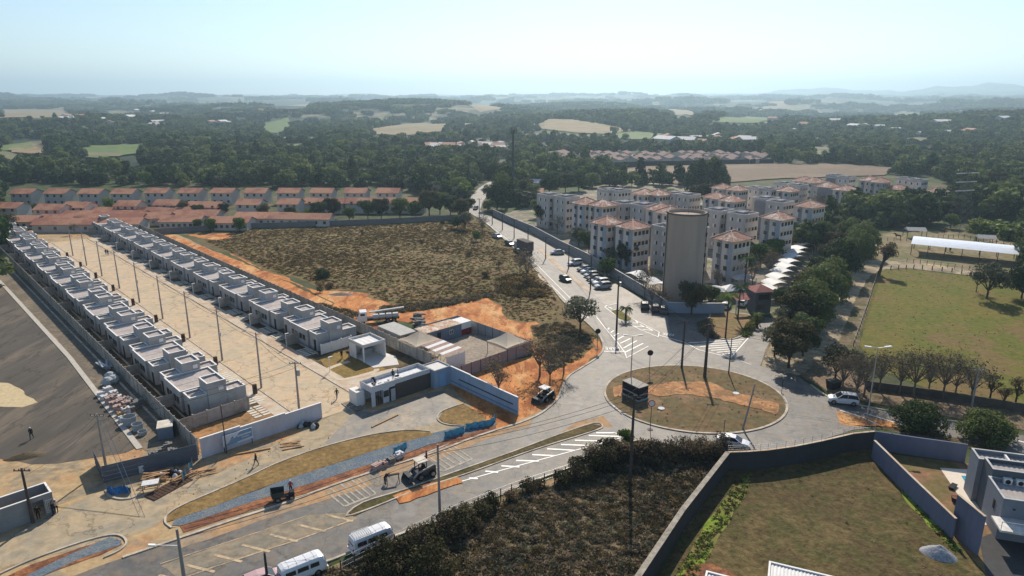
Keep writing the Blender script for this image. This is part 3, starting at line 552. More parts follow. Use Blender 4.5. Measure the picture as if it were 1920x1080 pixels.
# instanced plants that nobody could count
def proto_collection(name, meshes):
    c = bpy.data.collections.new(name)
    for i, me in enumerate(meshes):
        o = bpy.data.objects.new('%s_%02d' % (name, i), me); c.objects.link(o)
    return c
def scatter(name, P, rot, scl, col, label=None, idx=None):
    n = len(P); me = bpy.data.meshes.new(name); me.vertices.add(n); me.vertices.foreach_set('co', np.asarray(P, np.float32).ravel())
    a = me.attributes.new('rz', 'FLOAT', 'POINT'); a.data.foreach_set('value', np.asarray(rot, np.float32))
    sc_ = np.asarray(scl, np.float32)
    if sc_.ndim == 1: sc_ = np.repeat(sc_[:, None], 3, 1)
    a = me.attributes.new('sc', 'FLOAT_VECTOR', 'POINT'); a.data.foreach_set('vector', sc_.ravel())
    if idx is None: idx = RNG.integers(0, len(col.objects), n)
    a = me.attributes.new('ix', 'INT', 'POINT'); a.data.foreach_set('value', np.asarray(idx, np.int32))
    ng = bpy.data.node_groups.new('scatter_' + name, 'GeometryNodeTree'); ng.interface.new_socket('Geometry', in_out='INPUT', socket_type='NodeSocketGeometry'); ng.interface.new_socket('Geometry', in_out='OUTPUT', socket_type='NodeSocketGeometry')
    N = ng.nodes; L = ng.links; gi = N.new('NodeGroupInput'); go = N.new('NodeGroupOutput'); ip = N.new('GeometryNodeInstanceOnPoints')
    ci = N.new('GeometryNodeCollectionInfo'); ci.inputs[0].default_value = col; ci.inputs['Separate Children'].default_value = True; ci.inputs['Reset Children'].default_value = True
    def at(nm, ty): x = N.new('GeometryNodeInputNamedAttribute'); x.data_type = ty; x.inputs[0].default_value = nm; return x.outputs[0]
    cb = N.new('ShaderNodeCombineXYZ'); L.new(at('rz', 'FLOAT'), cb.inputs[2]); e2 = N.new('FunctionNodeEulerToRotation'); L.new(cb.outputs[0], e2.inputs[0])
    L.new(gi.outputs[0], ip.inputs['Points']); L.new(ci.outputs[0], ip.inputs['Instance']); ip.inputs['Pick Instance'].default_value = True
    L.new(at('ix', 'INT'), ip.inputs['Instance Index']); L.new(e2.outputs[0], ip.inputs['Rotation']); L.new(at('sc', 'FLOAT_VECTOR'), ip.inputs['Scale'])
    L.new(ip.outputs[0], go.inputs[0]); o = obj(name, me); md = o.modifiers.new('scatter', 'NODES'); md.node_group = ng; o['kind'] = 'stuff'
    if label: o['label'] = label
    return o
ft = []; ftm = []
for i, (h, cr, m, fl) in enumerate(((9, 4.6, L_dark, .8), (11, 5.5, L_mid, .75), (8, 4.8, L_dark, .85), (12, 4.6, L_mid, 1.0), (7, 4.2, L_grey, .8), (10, 5.6, L_mid, .7), (6.5, 4.0, L_dark, .8), (8.5, 4.8, L_green, .8), (14, 3.6, L_dark, 1.3))):
    ftm.append(tree_meshes(100+i, h, cr, nl=8, n=420, ls=1.15, m=m, base=0.16, inner=0.75, flat_=fl, spread=1.15))
def joined(t):
    b = bmesh.new(); b.from_mesh(t[0]); nb = len(b.faces); b.from_mesh(t[1])
    b.faces.ensure_lookup_table()
    for f in b.faces[nb:]: f.material_index = 1
    me = bpy.data.meshes.new('forest_tree'); b.to_mesh(me); b.free(); me.materials.append(t[0].materials[0]); me.materials.append(t[1].materials[0]); return me
FT = proto_collection('forest_tree', [joined(t) for t in ftm])
# far forest clumps: several crowns in one
def clump(seed, m):
    rng = np.random.default_rng(seed); lumps = [(rng.uniform(-15, 15), rng.uniform(-15, 15), rng.uniform(3, 7), rng.uniform(3.5, 6)) for _ in range(16)]
    P, Nn = crown_pts(lumps, 900, rng, 0.8, 0.8); return cards('clump', P, Nn, 2.3, m, rng)
FC = proto_collection('forest_clump', [clump(1, L_dark), clump(2, L_mid), clump(3, L_mid), clump(4, L_grey), clump(5, L_dark)])
KEEP = [  # photo outlines that stay free of forest
 [(0,352),(760,360),(830,385),(860,392),(905,400),(1010,450),(1300,600),(1440,590),(1480,500),(1500,460),(1540,440),(1560,418),(1600,402),(1700,398),(1780,390),(1800,352),(1740,330),(1600,326),(1560,325),(1340,345),(1110,352),(1000,352),(985,370),(1010,395),(960,392),(930,380),(945,345),(958,300),(940,296),(925,332),(905,342),(880,362),(866,385),(830,378),(760,356),(0,345)],
 [(0,352),(760,360),(860,392),(860,1200),(0,1200)], [(1000,292),(1200,286),(1440,292),(1445,307),(1130,318),(1010,306)],
 [(780,272),(960,268),(960,290),(900,294),(790,290)], [(1575,425),(1700,428),(1930,452),(1930,1100),(0,1100),(0,420),(900,400),(1000,445),(1300,500),(1560,470)],
 [(1790,406),(1930,418),(1930,455),(1700,436)], [(930,298),(962,298),(955,330),(925,345)], [(225,317),(350,317),(350,330),(225,330)]] + [[tuple(q) for q in f] for f in FIELDS] + BUF
def free(X, Y, Z):
    D = Y*CP + (CAMH-Z)*SP; U = 960 + FPX*X/D; V = 540 + FPX*((CAMH-Z)*CP - Y*SP)/D
    k = np.ones(X.shape, bool)
    for f in KEEP: k &= ~inpoly(U, V, f)
    return k, U, V
def dens(X, Y):  # clearings in the woods
    return 0.5 + 0.28*np.sin(X/47+2*np.sin(Y/61)) * np.cos(Y/39+1.5*np.sin(X/83)) + 0.22*np.sin(X/150+1)*np.cos(Y/190)
def scat_ring(r0, r1, n, azr=42):
    r = np.sqrt(RNG.uniform(r0*r0, r1*r1, n)); a = np.radians(RNG.uniform(-azr, azr, n)); X = r*np.sin(a); Y = r*np.cos(a); Z = hgt(X, Y); k, U, V = free(X, Y, Z)
    k &= (RNG.uniform(0, 1, n) < dens(X, Y)*1.6 + (0.22 if r0 < 500 else -0.15)) & (U > -150) & (U < 2070)
    return X[k], Y[k], Z[k]
X, Y, Z = scat_ring(185, 1250, 27000)
o = np.argsort(np.hypot(X, Y)); X, Y, Z = X[o], Y[o], Z[o]
forest_near = 300
big = [];
kinds = [('dense dark evergreen tree', 'dense dark trees of the wood'), ('mid green broad tree', 'broad green trees of the wood'), ('low dark round tree', 'low round dark trees of the wood'), ('tall mid green tree', 'tall green trees of the wood'), ('greyish dry tree', 'greyish trees of the wood'), ('wide flat topped green tree', 'flat topped trees of the wood'), ('small dark tree', 'small dark trees of the wood'), ('fresh green tree', 'fresh green trees of the wood'), ('slender dark tree', 'slender dark trees of the wood')]
ix = RNG.choice(9, len(X), p=[.17, .15, .17, .1, .1, .13, .1, .05, .03])
for i in range(forest_near):
    k = kinds[ix[i]]; t = thing('forest_tree', k[0] + ' in the wood beyond the estate', 'tree', (X[i], Y[i], Z[i]), random.uniform(0, 6.28), k[1], scale=random.uniform(0.65, 1.05))
    obj('trunk', ftm[ix[i]][0], t); obj('crown', ftm[ix[i]][1], t)
n = len(X) - forest_near
scatter('forest', np.stack([X, Y, Z - 0.3], -1)[forest_near:], RNG.uniform(0, 6.28, n), RNG.uniform(0.5, 1.05, n) , FT, 'wide dark green forest filling the valley', ix[forest_near:])
X, Y, Z = scat_ring(1150, 3200, 9500); n = len(X)
scatter('forest', np.stack([X, Y, Z - 1], -1), RNG.uniform(0, 6.28, n), RNG.uniform(0.6, 1.2, n), FC, 'hazy wooded hills in the distance')
X, Y, Z = scat_ring(3000, 7500, 7000); n = len(X); k = dens(X/3, Y/3) > 0.5
scatter('forest', np.stack([X, Y, Z - 1], -1)[k], RNG.uniform(0, 6.28, k.sum()), RNG.uniform(1.2, 2.4, k.sum()), FC, 'blue wooded strips near the horizon')
# a line of trees standing on the ridge
rx = []
for px, py in [(x, 199) for x in range(595, 640, 9)] + [(x, 196 + 2*math.sin(x)) for x in range(640, 860, 8)] + [(x, 200) for x in range(240, 500, 10)]:
    p = GT(px, py); rx.append(p)
rx = np.array([tuple(p) for p in rx]); n = len(rx)
scatter('tree_line', rx, RNG.uniform(0, 6.28, n), RNG.uniform(1.3, 2.2, n), FT, 'dark line of trees on the ridge')
# ---- tussocks and scrub
def tuft(seed, n, r, h, s, m):
    rng = np.random.default_rng(seed); P = rng.normal(size=(n, 3)) * [r*0.45, r*0.45, 0]; P[:, 2] = rng.uniform(0.05, 1, n)*h*np.exp(-(P[:, 0]**2+P[:, 1]**2)/(r*r))
    N_ = rng.normal(size=(n, 3)); N_[:, 2] = np.abs(N_[:, 2])*0.8 + 0.7; N_ /= np.linalg.norm(N_, axis=1, keepdims=True); return cards('tuft', P, N_, s, m, rng, 2.2)
TB = proto_collection('brown_tuft', [tuft(i, 60, 0.9, 0.24, 0.17, (G_brown, G_brown, G_orange, G_brown, G_brown)[i]) for i in range(5)])
TD = proto_collection('dark_tuft', [tuft(20+i, 70, 0.8, 0.42, 0.15, (G_dark, G_dark, G_brown, L_grey, G_dark)[i]) for i in range(5)])
TL = proto_collection('low_tuft', [tuft(40+i, 14, 0.5, 0.13, 0.16, (G_brown, G_dark, G_brown)[i]) for i in range(3)])
TG = proto_collection('green_tuft', [tuft(60+i, 18, 0.5, 0.25, 0.2, (G_green, G_green, G_brown)[i]) for i in range(3)])
def fillpoly(px, dn, holes=()):
    P = [G(*q) for q in px]; xs = [p.x for p in P]; ys = [p.y for p in P]; A = (max(xs)-min(xs))*(max(ys)-min(ys)); n = int(A*dn)
    X = RNG.uniform(min(xs), max(xs), n); Y = RNG.uniform(min(ys), max(ys), n); k = inpoly(X, Y, [(p.x, p.y) for p in P])
    for h_ in holes: k &= ~inpoly(X, Y, [tuple(G(*q)[:2]) for q in h_])
    return X[k], Y[k]
def brush(name, px, dn, col, s0, s1, label, zz=0.0, holes=(), hf=None):
    X, Y = fillpoly(px, dn, holes); n = len(X); s = RNG.uniform(s0, s1, n); 
    if hf: s = s*(0.55 + 0.75*np.clip(dens(X*hf, Y*hf), 0, 1))
    return scatter(name, np.stack([X, Y, X*0+zz], -1), RNG.uniform(0, 6.28, n), s, col, label)
FLD = [(435,438),(445,428),(560,424),(720,422),(860,414),(905,420),(930,440),(960,458),(1000,495),(1030,535),(1048,575),(1046,600),(985,603),(950,596),(938,570),(900,550),(840,560),(745,570),(700,558),(690,543),(615,543),(565,520),(520,512),(445,478),(385,452),(430,447)]
brush('dry_scrub', FLD, 1.9, TB, 0.3, 0.8, 'dry brown scrub on the empty plot behind the row of houses', hf=4)
brush('dry_scrub', [(998,612),(1060,604),(1098,622),(1112,648),(1090,670),(1058,688),(1030,698),(1015,655)], 2.5, TD, 0.35, 0.9, 'grey brown bushes beside the roundabout approach', hf=8)
brush('dark_spoil', [(700,590),(720,575),(800,568),(880,556),(925,548),(930,555),(880,566),(800,580),(740,588)], 4, TD, 0.6, 1.2, 'dark heap of cleared brush at the edge of the scrub')
brush('dark_spoil', [(600,570),(640,578),(680,590),(672,600),(630,592)], 3, TD, 0.5, 1.0, 'dark cleared brush beside the precast wall')
LOT = [(500,1100),(640,1066),(860,982),(1000,922),(1150,866),(1200,842),(1345,858),(1355,868),(1195,1100)]
brush('scrub', LOT, 4.5, TD, 0.5, 1.3, 'brown tangled scrub covering the vacant lot', hf=9)
brush('dry_grass', [(1385,905),(1640,862),(1830,1075),(1840,1120),(1240,1120)], 0.3, TL, 0.2, 0.6, 'short dry tufts of grass on the walled lot')
brush('green_grass', [(1380,906),(1410,888),(1394,935),(1340,1015),(1305,1085),(1265,1085)], 9, TG, 0.35, 0.75, 'fresh green grass strip along the dark wall')
brush('green_grass', [(1678,905),(1700,910),(1745,965),(1800,1030),(1785,1030),(1730,975)], 4, TG, 0.5, 1.0, 'green weeds along the blue wall')
X = RNG.uniform(-13, 13, 260); Y = RNG.uniform(-13, 13, 260); k = np.hypot(X, Y) < 12.4; X = X[k]+RC.x; Y = Y[k]+RC.y
scatter('dry_grass', np.stack([X, Y, [onisl((a, b_)) - 0.02 for a, b_ in zip(X, Y)]], -1), RNG.uniform(0, 6.28, len(X)), RNG.uniform(0.15, 0.5, len(X)), TL, 'thin dry grass on the roundabout')
brush('meadow_grass', [(1615,645),(1642,525),(1655,510),(1700,507),(1850,524),(1950,535),(1950,760),(1750,730),(1640,690)], 0.25, TG, 0.15, 0.45, 'grass tufts in the meadow')
# ================================================================ BUILDINGS AND WALLS
w_grey = mat('grey_plaster', (0.37, 0.37, 0.365), var=0.06, scale=0.9, col2=(0.31, 0.31, 0.305), scale2=0.3, rough=0.85)
w_white = mat('white_paint', (0.70, 0.69, 0.66), var=0.06, scale=1.5, rough=0.7)
capm = mat('white_coping', (0.74, 0.73, 0.70), var=0.08, scale=3, rough=0.6)
roofr = mat('pink_corrugated_roof', (0.60, 0.52, 0.46), var=0.10, scale=2, rough=0.55, col2=(0.50, 0.44, 0.40), scale2=0.4)
glass = mat('dark_glass', (0.02, 0.025, 0.03), rough=0.12, spec=0.6, var=0.1)
wood = mat('raw_timber', (0.42, 0.26, 0.14), var=0.2, scale=4)
darkm = mat('dark_metal', (0.03, 0.03, 0.032), rough=0.5, var=0.1)
steel = mat('galvanised_steel', (0.42, 0.43, 0.44), rough=0.45, metal=0.6, var=0.1)
precast = mat('precast_concrete', (0.38, 0.355, 0.315), var=0.13, scale=1.2, bump=0.01, col2=(0.27, 0.25, 0.22), scale2=0.35)
tilem = mat('terracotta_tiles', (0.44, 0.23, 0.145), var=0.14, scale=1.6, col2=(0.32, 0.145, 0.10), scale2=0.15, rough=0.75)
def pbox(x0, x1, y0, y1, h, name, wallm=w_grey, cap=capm, t=0.16, rz_=0.5, under=0.0):
    mb = MB(); e = 0.012
    mb.box(x0, x1, y0, y0+t, under, h-0.05); mb.box(x0, x1, y1-t, y1, under, h-0.05); mb.box(x0, x0+t, y0+t, y1-t, under, h-0.05); mb.box(x1-t, x1, y0+t, y1-t, under, h-0.05)
    k = 0.03
    mb.box(x0-k, x1+k, y0-k, y0+t+k, h-0.05, h, 1); mb.box(x0-k, x1+k, y1-t-k, y1+k, h-0.05, h, 1); mb.box(x0-k, x0+t+k, y0+t+k, y1-t-k, h-0.05, h, 1); mb.box(x1-t-k, x1+k, y0+t+k, y1-t-k, h-0.05, h, 1)
    return mb.mesh(name, [wallm, cap])
def corr(x0, x1, y0, y1, z0, z1, name, m, pitch=0.32, along='x', amp=0.07):
    """corrugated sheet; ribs run along the given axis, z0->z1 slope along it"""
    mb = MB(); A, B = (y0, y1) if along == 'x' else (x0, x1); n = max(3, int((B-A)/pitch)); rings = [[], []]
    for i in range(n*2+1):
        q = A + (B-A)*i/(2*n); dz = amp*(i % 2)
        for k, (P, z) in enumerate((((x0 if along == 'x' else y0), z0), ((x1 if along == 'x' else y1), z1))):
            rings[k].append((P, q, z+dz) if along == 'x' else (q, P, z+dz))
    m_ = len(rings[0]); mb.add(rings[0]+rings[1], [(i, i+1, m_+i+1, m_+i) for i in range(m_-1)]); return mb.mesh(name, m)
def window_mesh(w, h, frame=w_white, name='window', sh=0.5):
    mb = MB(); mb.box(-0.03, 0.02, -w/2, w/2, 0, h, 0); mb.box(-0.045, -0.03, -w/2+0.07, w/2-0.07, 0.07, h-0.07, 1)
    mb.box(-0.06, -0.045, -0.03, 0.03, 0.07, h-0.07, 0); return mb.mesh(name, [frame, glass])
win_s = window_mesh(0.9, 1.0, darkm); sh_m = MB().box(-0.06, -0.045, -0.4, 0.0, 0, 1.0).mesh('shutter', w_white)
def duplex(name, label, loc, group):
    t = thing(name, label, 'house', loc, CA, group)
    obj('main_block', MH['main'], t); obj('roof', MH['mroof'], t); obj('roof', MH['mroof2'], t)
    for k in ('p', 'm'):
        for part in ('tower', 'rear_block', 'front_block'):
            c = obj(part, MH[part+k], t); obj('roof', MH[part+'r'+k], c)
    for y in (-2.2, -0.9, 0.9, 2.2): obj('window', win_s, t, (2.67, y, 1.2))
    obj('door', MH['door'], t, (2.98, 5.9, 0)); obj('door', MH['door'], t, (2.98, -5.9, 0))
    o = obj('equipment_box', MH['box'], t, (7.4, 3.57, 3.75)); obj('equipment_box', MH['box'], t, (7.4, -6.93, 3.5))
    obj('yard_wall', MH['yard'], t); return t
MH = {}
MH['main'] = pbox(2.7, 9.4, -3.58, 3.58, 3.45, 'main_block')
MH['mroof'] = corr(2.86, 9.24, 0.05, 3.42, 2.95, 3.15, 'roof', roofr); MH['mroof2'] = corr(2.86, 9.24, -3.42, -0.05, 2.95, 3.15, 'roof', roofr)
for k, s in (('p', 1), ('m', -1)):
    for part, (x0, x1, y0, y1, h) in (('tower', (5.5, 8.2, 3.6, 6.95, 4.95)), ('rear_block', (3.0, 5.48, 3.9, 6.7, 3.35)), ('front_block', (8.22, 11.0, 4.3, 7.0, 3.15))):
        a, b = (y0, y1) if s > 0 else (-y1, -y0)
        MH[part+k] = pbox(x0, x1, a, b, h, part); MH[part+'r'+k] = corr(x0+0.17, x1-0.17, a+0.17, b-0.17, h-0.42, h-0.32, 'roof', roofr)
MH['door'] = MB().box(-0.03, 0.02, -0.4, 0.4, 0, 2.1, 0).mesh('door', darkm)
MH['box'] = MB().box(-0.35, 0.35, -0.12, 0.0, 0, 0.6).mesh('equipment_box', w_white)
MH['yard'] = MB().box(0.3, 2.68, 0, 0.1, 0, 2.0).box(-0.0+2.2, 2.3, -8.2, 8.2, 0, 0.0+0.4).mesh('yard_wall', precast)
nm = ORD
for i in range(11):
    duplex('grey_house', ('grey flat-roofed twin house in the left row, %s from the front wall' % nm[i]) if i else 'grey flat-roofed twin house nearest the lilac front wall, left row', Wc(0, 18.2+16.62*i), 'grey twin houses with square towers')
for i in range(10):
    duplex('grey_house', ('grey flat-roofed twin house in the right row, %s from the pavilion' % nm[i]) if i else 'grey flat-roofed twin house beside the white pavilion, right row', Wc(26.6, 31.0+16.62*i), 'grey twin houses with square towers')
tile_me = MB().box(-0.55, 0.55, -0.28, 0.28, 0, 0.03).mesh('paver', mat('paver', (0.58, 0.53, 0.44), var=0.08))
for row, x0, cnt, y0 in (('left', 11.6, 11, 18.2), ('right', 27.4, 10, 31.0)):
    for i in range(cnt):
        t = thing('paved_driveway', 'paver grid in grass before the %s twin house of the %s row' % (nm[i], row), 'paving', Wc(0, y0+16.62*i, 0.052), CA, 'paver grids before the grey houses')
        for s in (-1, 1):
            for a in range(2):
                for c in range(5): obj('paver', tile_me, t, (x0 - 0.0 + a*1.3, s*5.6 + (c-2)*0.85, 0))
t = thing('paved_driveway', 'paver grid beside the precast yard wall at the front of the left row', 'paving', Wc(0, 7.5, 0.06), CA, 'paver grids before the grey houses')
for a in range(2):
    for c in range(5): obj('paver', tile_me, t, (10.3 + a*1.3, (c-2)*0.85, 0))
def precast_wall(name, label, p0, p1, h=2.2, pw=2.15, m=precast, group=None, skipz=0.0, start=0):
    p0 = Vector((p0[0], p0[1], 0)); p1 = Vector((p1[0], p1[1], 0)); d = p1-p0; L = d.length; n = max(1, round(L/pw)); pw = L/n; rz = math.atan2(d.y, d.x)
    t = thing(name, label, 'wall', (p0.x, p0.y, skipz), rz, group)
    mb = MB(); k = 5
    for i in range(k): mb.box(0.08, pw-0.08, -0.03, 0.03, h*i/k+0.004, h*(i+1)/k-0.01, 0)
    pm = mb.mesh('panel', m); po = MB().box(-0.10, 0.10, -0.12, 0.12, 0, h+0.12).mesh('post', m)
    for i in range(n+1):
        obj('post', po, t, (i*pw, 0, 0))
        if i < n: obj('panel', pm, t, (i*pw, 0, 0))
    return t
precast_wall('precast_wall', 'long precast concrete wall along the left row of grey houses', Wc(0, 0.6), Wc(0, 172), 2.35)
precast_wall('precast_wall', 'short precast concrete wall at the front of the left row', Wc(0.2, 8.4), Wc(10.4, 9.2), 2.0)
precast_wall('precast_wall', 'long precast concrete wall behind the right row of grey houses', Wc(40.6, 4.5), Wc(41.4, 180), 2.3)
precast_wall('precast_wall', 'white precast wall closing the last yard beside the pavilion', Wc(29.4, 22.4), Wc(35.8, 22.9), 1.9, m=w_white)
def wall(name, label, path, h, t, m, cap=None, cat='wall', capw=0.08, z0=0.0, group=None):
    pts = [Vector((p[0], p[1])) for p in path]; o = pts[0]
    T = thing(name, label, cat, (o.x, o.y, 0), 0, group)
    rel = [(p.x-o.x, p.y-o.y) for p in pts]
    for i in range(len(rel)-1):
        obj('wall_run', strip_mesh([rel[i], rel[i+1]], t, z0, h-0.05 if cap else h, m, 'wall_run'), T)
    if cap: obj('coping', strip_mesh(rel, t+capw, h-0.05, h, cap, 'coping'), T)
    return T
lilac = mat('lilac_white_paint', (0.50, 0.50, 0.55), var=0.06, scale=1, rough=0.8, col2=(0.42, 0.41, 0.43), scale2=0.4, thr=(0.45, 0.7), stretch=(1, 1, 0.3))
bluew = mat('pale_blue_paint', (0.30, 0.39, 0.51), var=0.06, scale=1, rough=0.8, col2=(0.25, 0.32, 0.41), scale2=0.4, thr=(0.45, 0.7), stretch=(1, 1, 0.3))
# stepped front wall: three runs
t = thing('front_wall', 'stepped lilac-white front wall of the new estate with a sign', 'wall', Wc(0, 0), CA)
for k, (a, b, h) in enumerate(((0, 5.2, 2.85), (5.2, 11.5, 2.65), (11.5, 17.0, 2.45))):
    mb = MB(); mb.box(a, b, -0.9, -0.72, 0, h-0.06, 0); mb.box(a-0.02, b+0.02, -0.94, -0.68, h-0.06, h, 1); obj('wall_run', mb.mesh('wall_run', [lilac, capm]), t)
mb = MB(); mb.box(2.6, 6.6, -1.35, -1.27, 0.75, 2.35, 0); mb.add([(2.65, -1.356, 0.8), (4.5, -1.356, 0.8), (3.9, -1.356, 2.0), (3.4, -1.356, 1.3)], [(0, 1, 2, 3)], 1)
mb.add([(3.4, -1.358, 0.95), (5.0, -1.358, 2.3), (6.5, -1.358, 2.3), (6.5, -1.358, 1.1), (4.2, -1.358, 0.95)], [(0, 1, 2, 3, 4)], 2); mb.box(2.7, 2.78, -1.27, -1.2, 0, 2.3, 3); mb.box(6.4, 6.48, -1.27, -1.2, 0, 2.3, 3)
sg = thing('sign_board', 'white and blue sales board in front of the lilac front wall', 'sign', Wc(0, 0), CA)
obj('board', mb.mesh('board', [mat('sign_white', (0.55, 0.60, 0.66), var=0.05), mat('sign_grey', (0.22, 0.30, 0.38), var=0.05), mat('sign_blue', (0.16, 0.28, 0.42), var=0.05), darkm]), sg)
mb = MB(); random.seed(4)
for z0, x0, x1, hh in ((1.62, 4.5, 6.3, .22), (1.28, 5.1, 6.1, .15)):   # two lines of pale lettering, too small to read in the photograph
    x = x0
    while x < x1: w = random.uniform(.05, .12); mb.box(x, x+w, -1.366, -1.36, z0 + random.uniform(0, .04), z0+hh); x += w + .05
obj('lettering', mb.mesh('lettering', w_white), sg)
# gatehouse
gh = thing('gatehouse', 'long white flat-roofed gatehouse with a dark brown wall', 'gatehouse', Wc(24.2, -2.9), CA)
w_gh = mat('gatehouse_plaster', (0.55, 0.55, 0.57), var=0.05, scale=1)
mb = MB(); L = 10.9; D = 3.3; h = 3.25
mb.box(0, 4.2, 0, 0.16, 2.3, h-0.06); mb.box(4.2, L, 0, 0.16, 2.55, h-0.06); mb.box(0, 0.6, 0, 0.16, 0, 2.3); mb.box(2.0, 3.0, 0.0, 0.16, 0, 2.3)
mb.box(0, L, D-0.16, D, 0, h-0.06); mb.box(L-0.16, L, 0.16, D-0.16, 0, h-0.06); mb.box(0, 0.16, 0.16, D-0.16, 2.3, h-0.06); mb.box(0, 0.16, 2.2, D-0.16, 0, 2.3)
mb.box(3.0, 3.16, 0.16, D-0.16, 0, 2.5)
obj('walls', mb.mesh('walls', [w_gh]), gh)
mb = MB(); k = 0.03
for q in ((-k, L+k, -k, 0.16+k), (-k, L+k, D-0.16-k, D+k), (-k, 0.16+k, 0.16+k, D-0.16-k), (L-0.16-k, L+k, 0.16+k, D-0.16-k)): mb.box(*q, h-0.06, h)
obj('coping', mb.mesh('coping', w_grey), gh)
obj('front_panel', MB().box(4.3, L-0.02, -0.02, 0.1, 0, 2.55).mesh('front_panel', mat('dark_brown_cladding', (0.09, 0.075, 0.065), var=0.1, scale=2)), gh)
obj('roof', MB().box(0.17, L-0.17, 0.17, D-0.17, 2.6, 2.7).mesh('roof', mat('white_membrane', (0.66, 0.66, 0.66), var=0.12, scale=1.5)), gh)
obj('door', MB().box(3.2, 4.0, -0.3, -0.25, 0.1, 2.1).mesh('door', w_grey), gh); obj('window', win_s, gh, (2.5, -0.02, 1.0), rad(90))
mb = MB()
for i in range(14): x = random.uniform(0.5, 6.0); y = random.uniform(0.4, 2.6); mb.box(x, x+random.uniform(.2, .6), y, y+random.uniform(.15, .5), 2.7, 2.7+random.uniform(.1, .35), i % 2)
for i in range(3): obj('door_frame', MB().box(0.7+i*0.42, 0.75+i*0.42, 0.02, 0.08, 0, 2.3).mesh('door_frame', darkm), gh)
o = obj('roof_rubble', mb.mesh('roof_rubble', [w_white, darkm]), gh); o['kind'] = 'stuff'
t = thing('guard_booth', 'small white utility cabinet before the gatehouse entrance', 'cabinet', Wc(22.6, -1.2), CA)
obj('walls', MB().box(0, 1.3, 0, 2.2, 0, 2.3).mesh('walls', w_white), t); obj('hatch', MB().box(0.4, 0.9, 0.6, 1.1, 2.3, 2.34).mesh('hatch', tilem), t)
t = thing('blue_kiosk', 'pale blue square service room with a white roof and blue door', 'kiosk', Wc(35.2, -3.9), CA)
obj('walls', pbox(0, 3.3, 0, 3.4, 3.1, 'walls', bluew, w_grey), t); obj('roof', MB().box(0.17, 3.13, 0.17, 3.23, 2.85, 2.92).mesh('roof', terr), t)
obj('door', MB().box(1.0, 2.2, -0.05, 0.0, 0, 2.2).mesh('door', mat('blue_door', (0.25, 0.42, 0.62), var=0.05)), t)
t = thing('boundary_wall', 'tall pale blue wall stepping down towards the roundabout', 'wall', Wc(38.4, -3.6), CA)
for k, (a, b, h) in enumerate(((0, -5.4, 3.1), (-5.4, -10.8, 3.0), (-10.8, -16.2, 2.9))):
    mb = MB(); mb.box(-0.09, 0.09, a, b, 0, h-0.06, 0); mb.box(-0.13, 0.13, a, b, h-0.06, h, 1); mb.box(-0.12, -0.09, a, b, 0.5, 0.62, 2)
    obj('wall_run', mb.mesh('wall_run', [bluew, capm, mat('blue_stripe', (0.12, 0.18, 0.26), var=0.05)]), t)
obj('slot', MB().box(-0.125, -0.09, -15.2, -2.6, 1.35, 1.55).mesh('slot', mat('slot_dark', (0.05, 0.07, 0.09), var=0.1)), t)
# pavilion
t = thing('pavilion', 'open white garden pavilion with a sunken white roof', 'pavilion', Wc(32.8, 13.6), CA)
mb = MB(); h = 3.3; X1 = 4.6; Y1 = 5.0
for q in ((0, X1, 0, 0.18), (0, X1, Y1-0.18, Y1), (0, 0.18, 0.18, Y1-0.18), (X1-0.18, X1, 0.18, Y1-0.18)): mb.box(*q, 2.75, h, 0)
obj('roof_beam', mb.mesh('roof_beam', mat('pavilion_grey', (0.50, 0.50, 0.49), var=0.05)), t)
obj('roof', corr(0.2, X1-0.2, 0.2, Y1-0.2, 2.82, 2.9, 'roof', w_white, 1.0, 'y', 0.05), t)
for x, y in ((0.1, 0.1), (X1-0.1, 0.1)): obj('column', MB().box(x-0.1, x+0.1, y-0.1, y+0.1, 0, 2.75).mesh('column', w_white), t)
obj('wall', MB().box(X1-0.16, X1-0.02, 0.25, Y1-0.2, 0, 2.75).box(0.2, X1-0.2, Y1-0.34, Y1-0.19, 0, 2.75).box(0.02, 0.16, 0.25+2.4, Y1-0.2, 0, 2.75).mesh('wall', w_white), t)
obj('counter', MB().box(1.6, 3.8, 3.2, 3.8, 0, 1.0).mesh('counter', w_grey), t)
# tents, awning, containers, yard fences
def tent(label, b, a, s):
    t = thing('tent', label, 'tent', Wc(b, a), CA, 'square peaked tents'); cm = leafmat('tent_canvas', (0.66, 0.54, 0.40), (0.78, 0.66, 0.50), (0.84, 0.73, 0.57), trans=0.3, sc=0.5)
    n = 6; rings = []
    for k in range(n+1):
        f = k/n; r = (s/2)*(1-f) + 0.06*f; z = 2.45 + 1.7*(f**1.5*0.75 + f*0.25); ring = []
        for c in range(4):
            x0, y0 = ((-1, -1), (1, -1), (1, 1), (-1, 1))[c]; x1, y1 = ((1, -1), (1, 1), (-1, 1), (-1, -1))[c]
            for j in range(4): q = j/4; sag = 1 - 0.09*math.sin(math.pi*q)*(1-f); ring.append(((x0+(x1-x0)*q)*r*sag, (y0+(y1-y0)*q)*r*sag, z))
        rings.append(ring)
    mb = MB(); mb.loft(rings, caps=False); obj('canopy', mb.mesh('canopy', cm), t)
    mb = MB()
    for q in ((-s/2, s/2, -s/2-0.02, -s/2), (-s/2, s/2, s/2, s/2+0.02), (-s/2-0.02, -s/2, -s/2, s/2), (s/2, s/2+0.02, -s/2, s/2)): mb.box(*q, 2.15, 2.45)
    obj('valance', mb.mesh('valance', cm), t)
    pm = MB().box(-0.05, 0.05, -0.05, 0.05, 0, 2.3).mesh('post', steel)
    for x in (-1, 1):
        for y in (-1, 1): obj('post', pm, t, (x*(s/2-0.1), y*(s/2-0.1), 0))
    return t
tent('beige peaked tent behind the precast wall, beside the striped awning', 43.2, 11.2, 5.6)
tent('beige peaked tent at the far right corner of the fenced yard', 54.3, -0.4, 5.4)
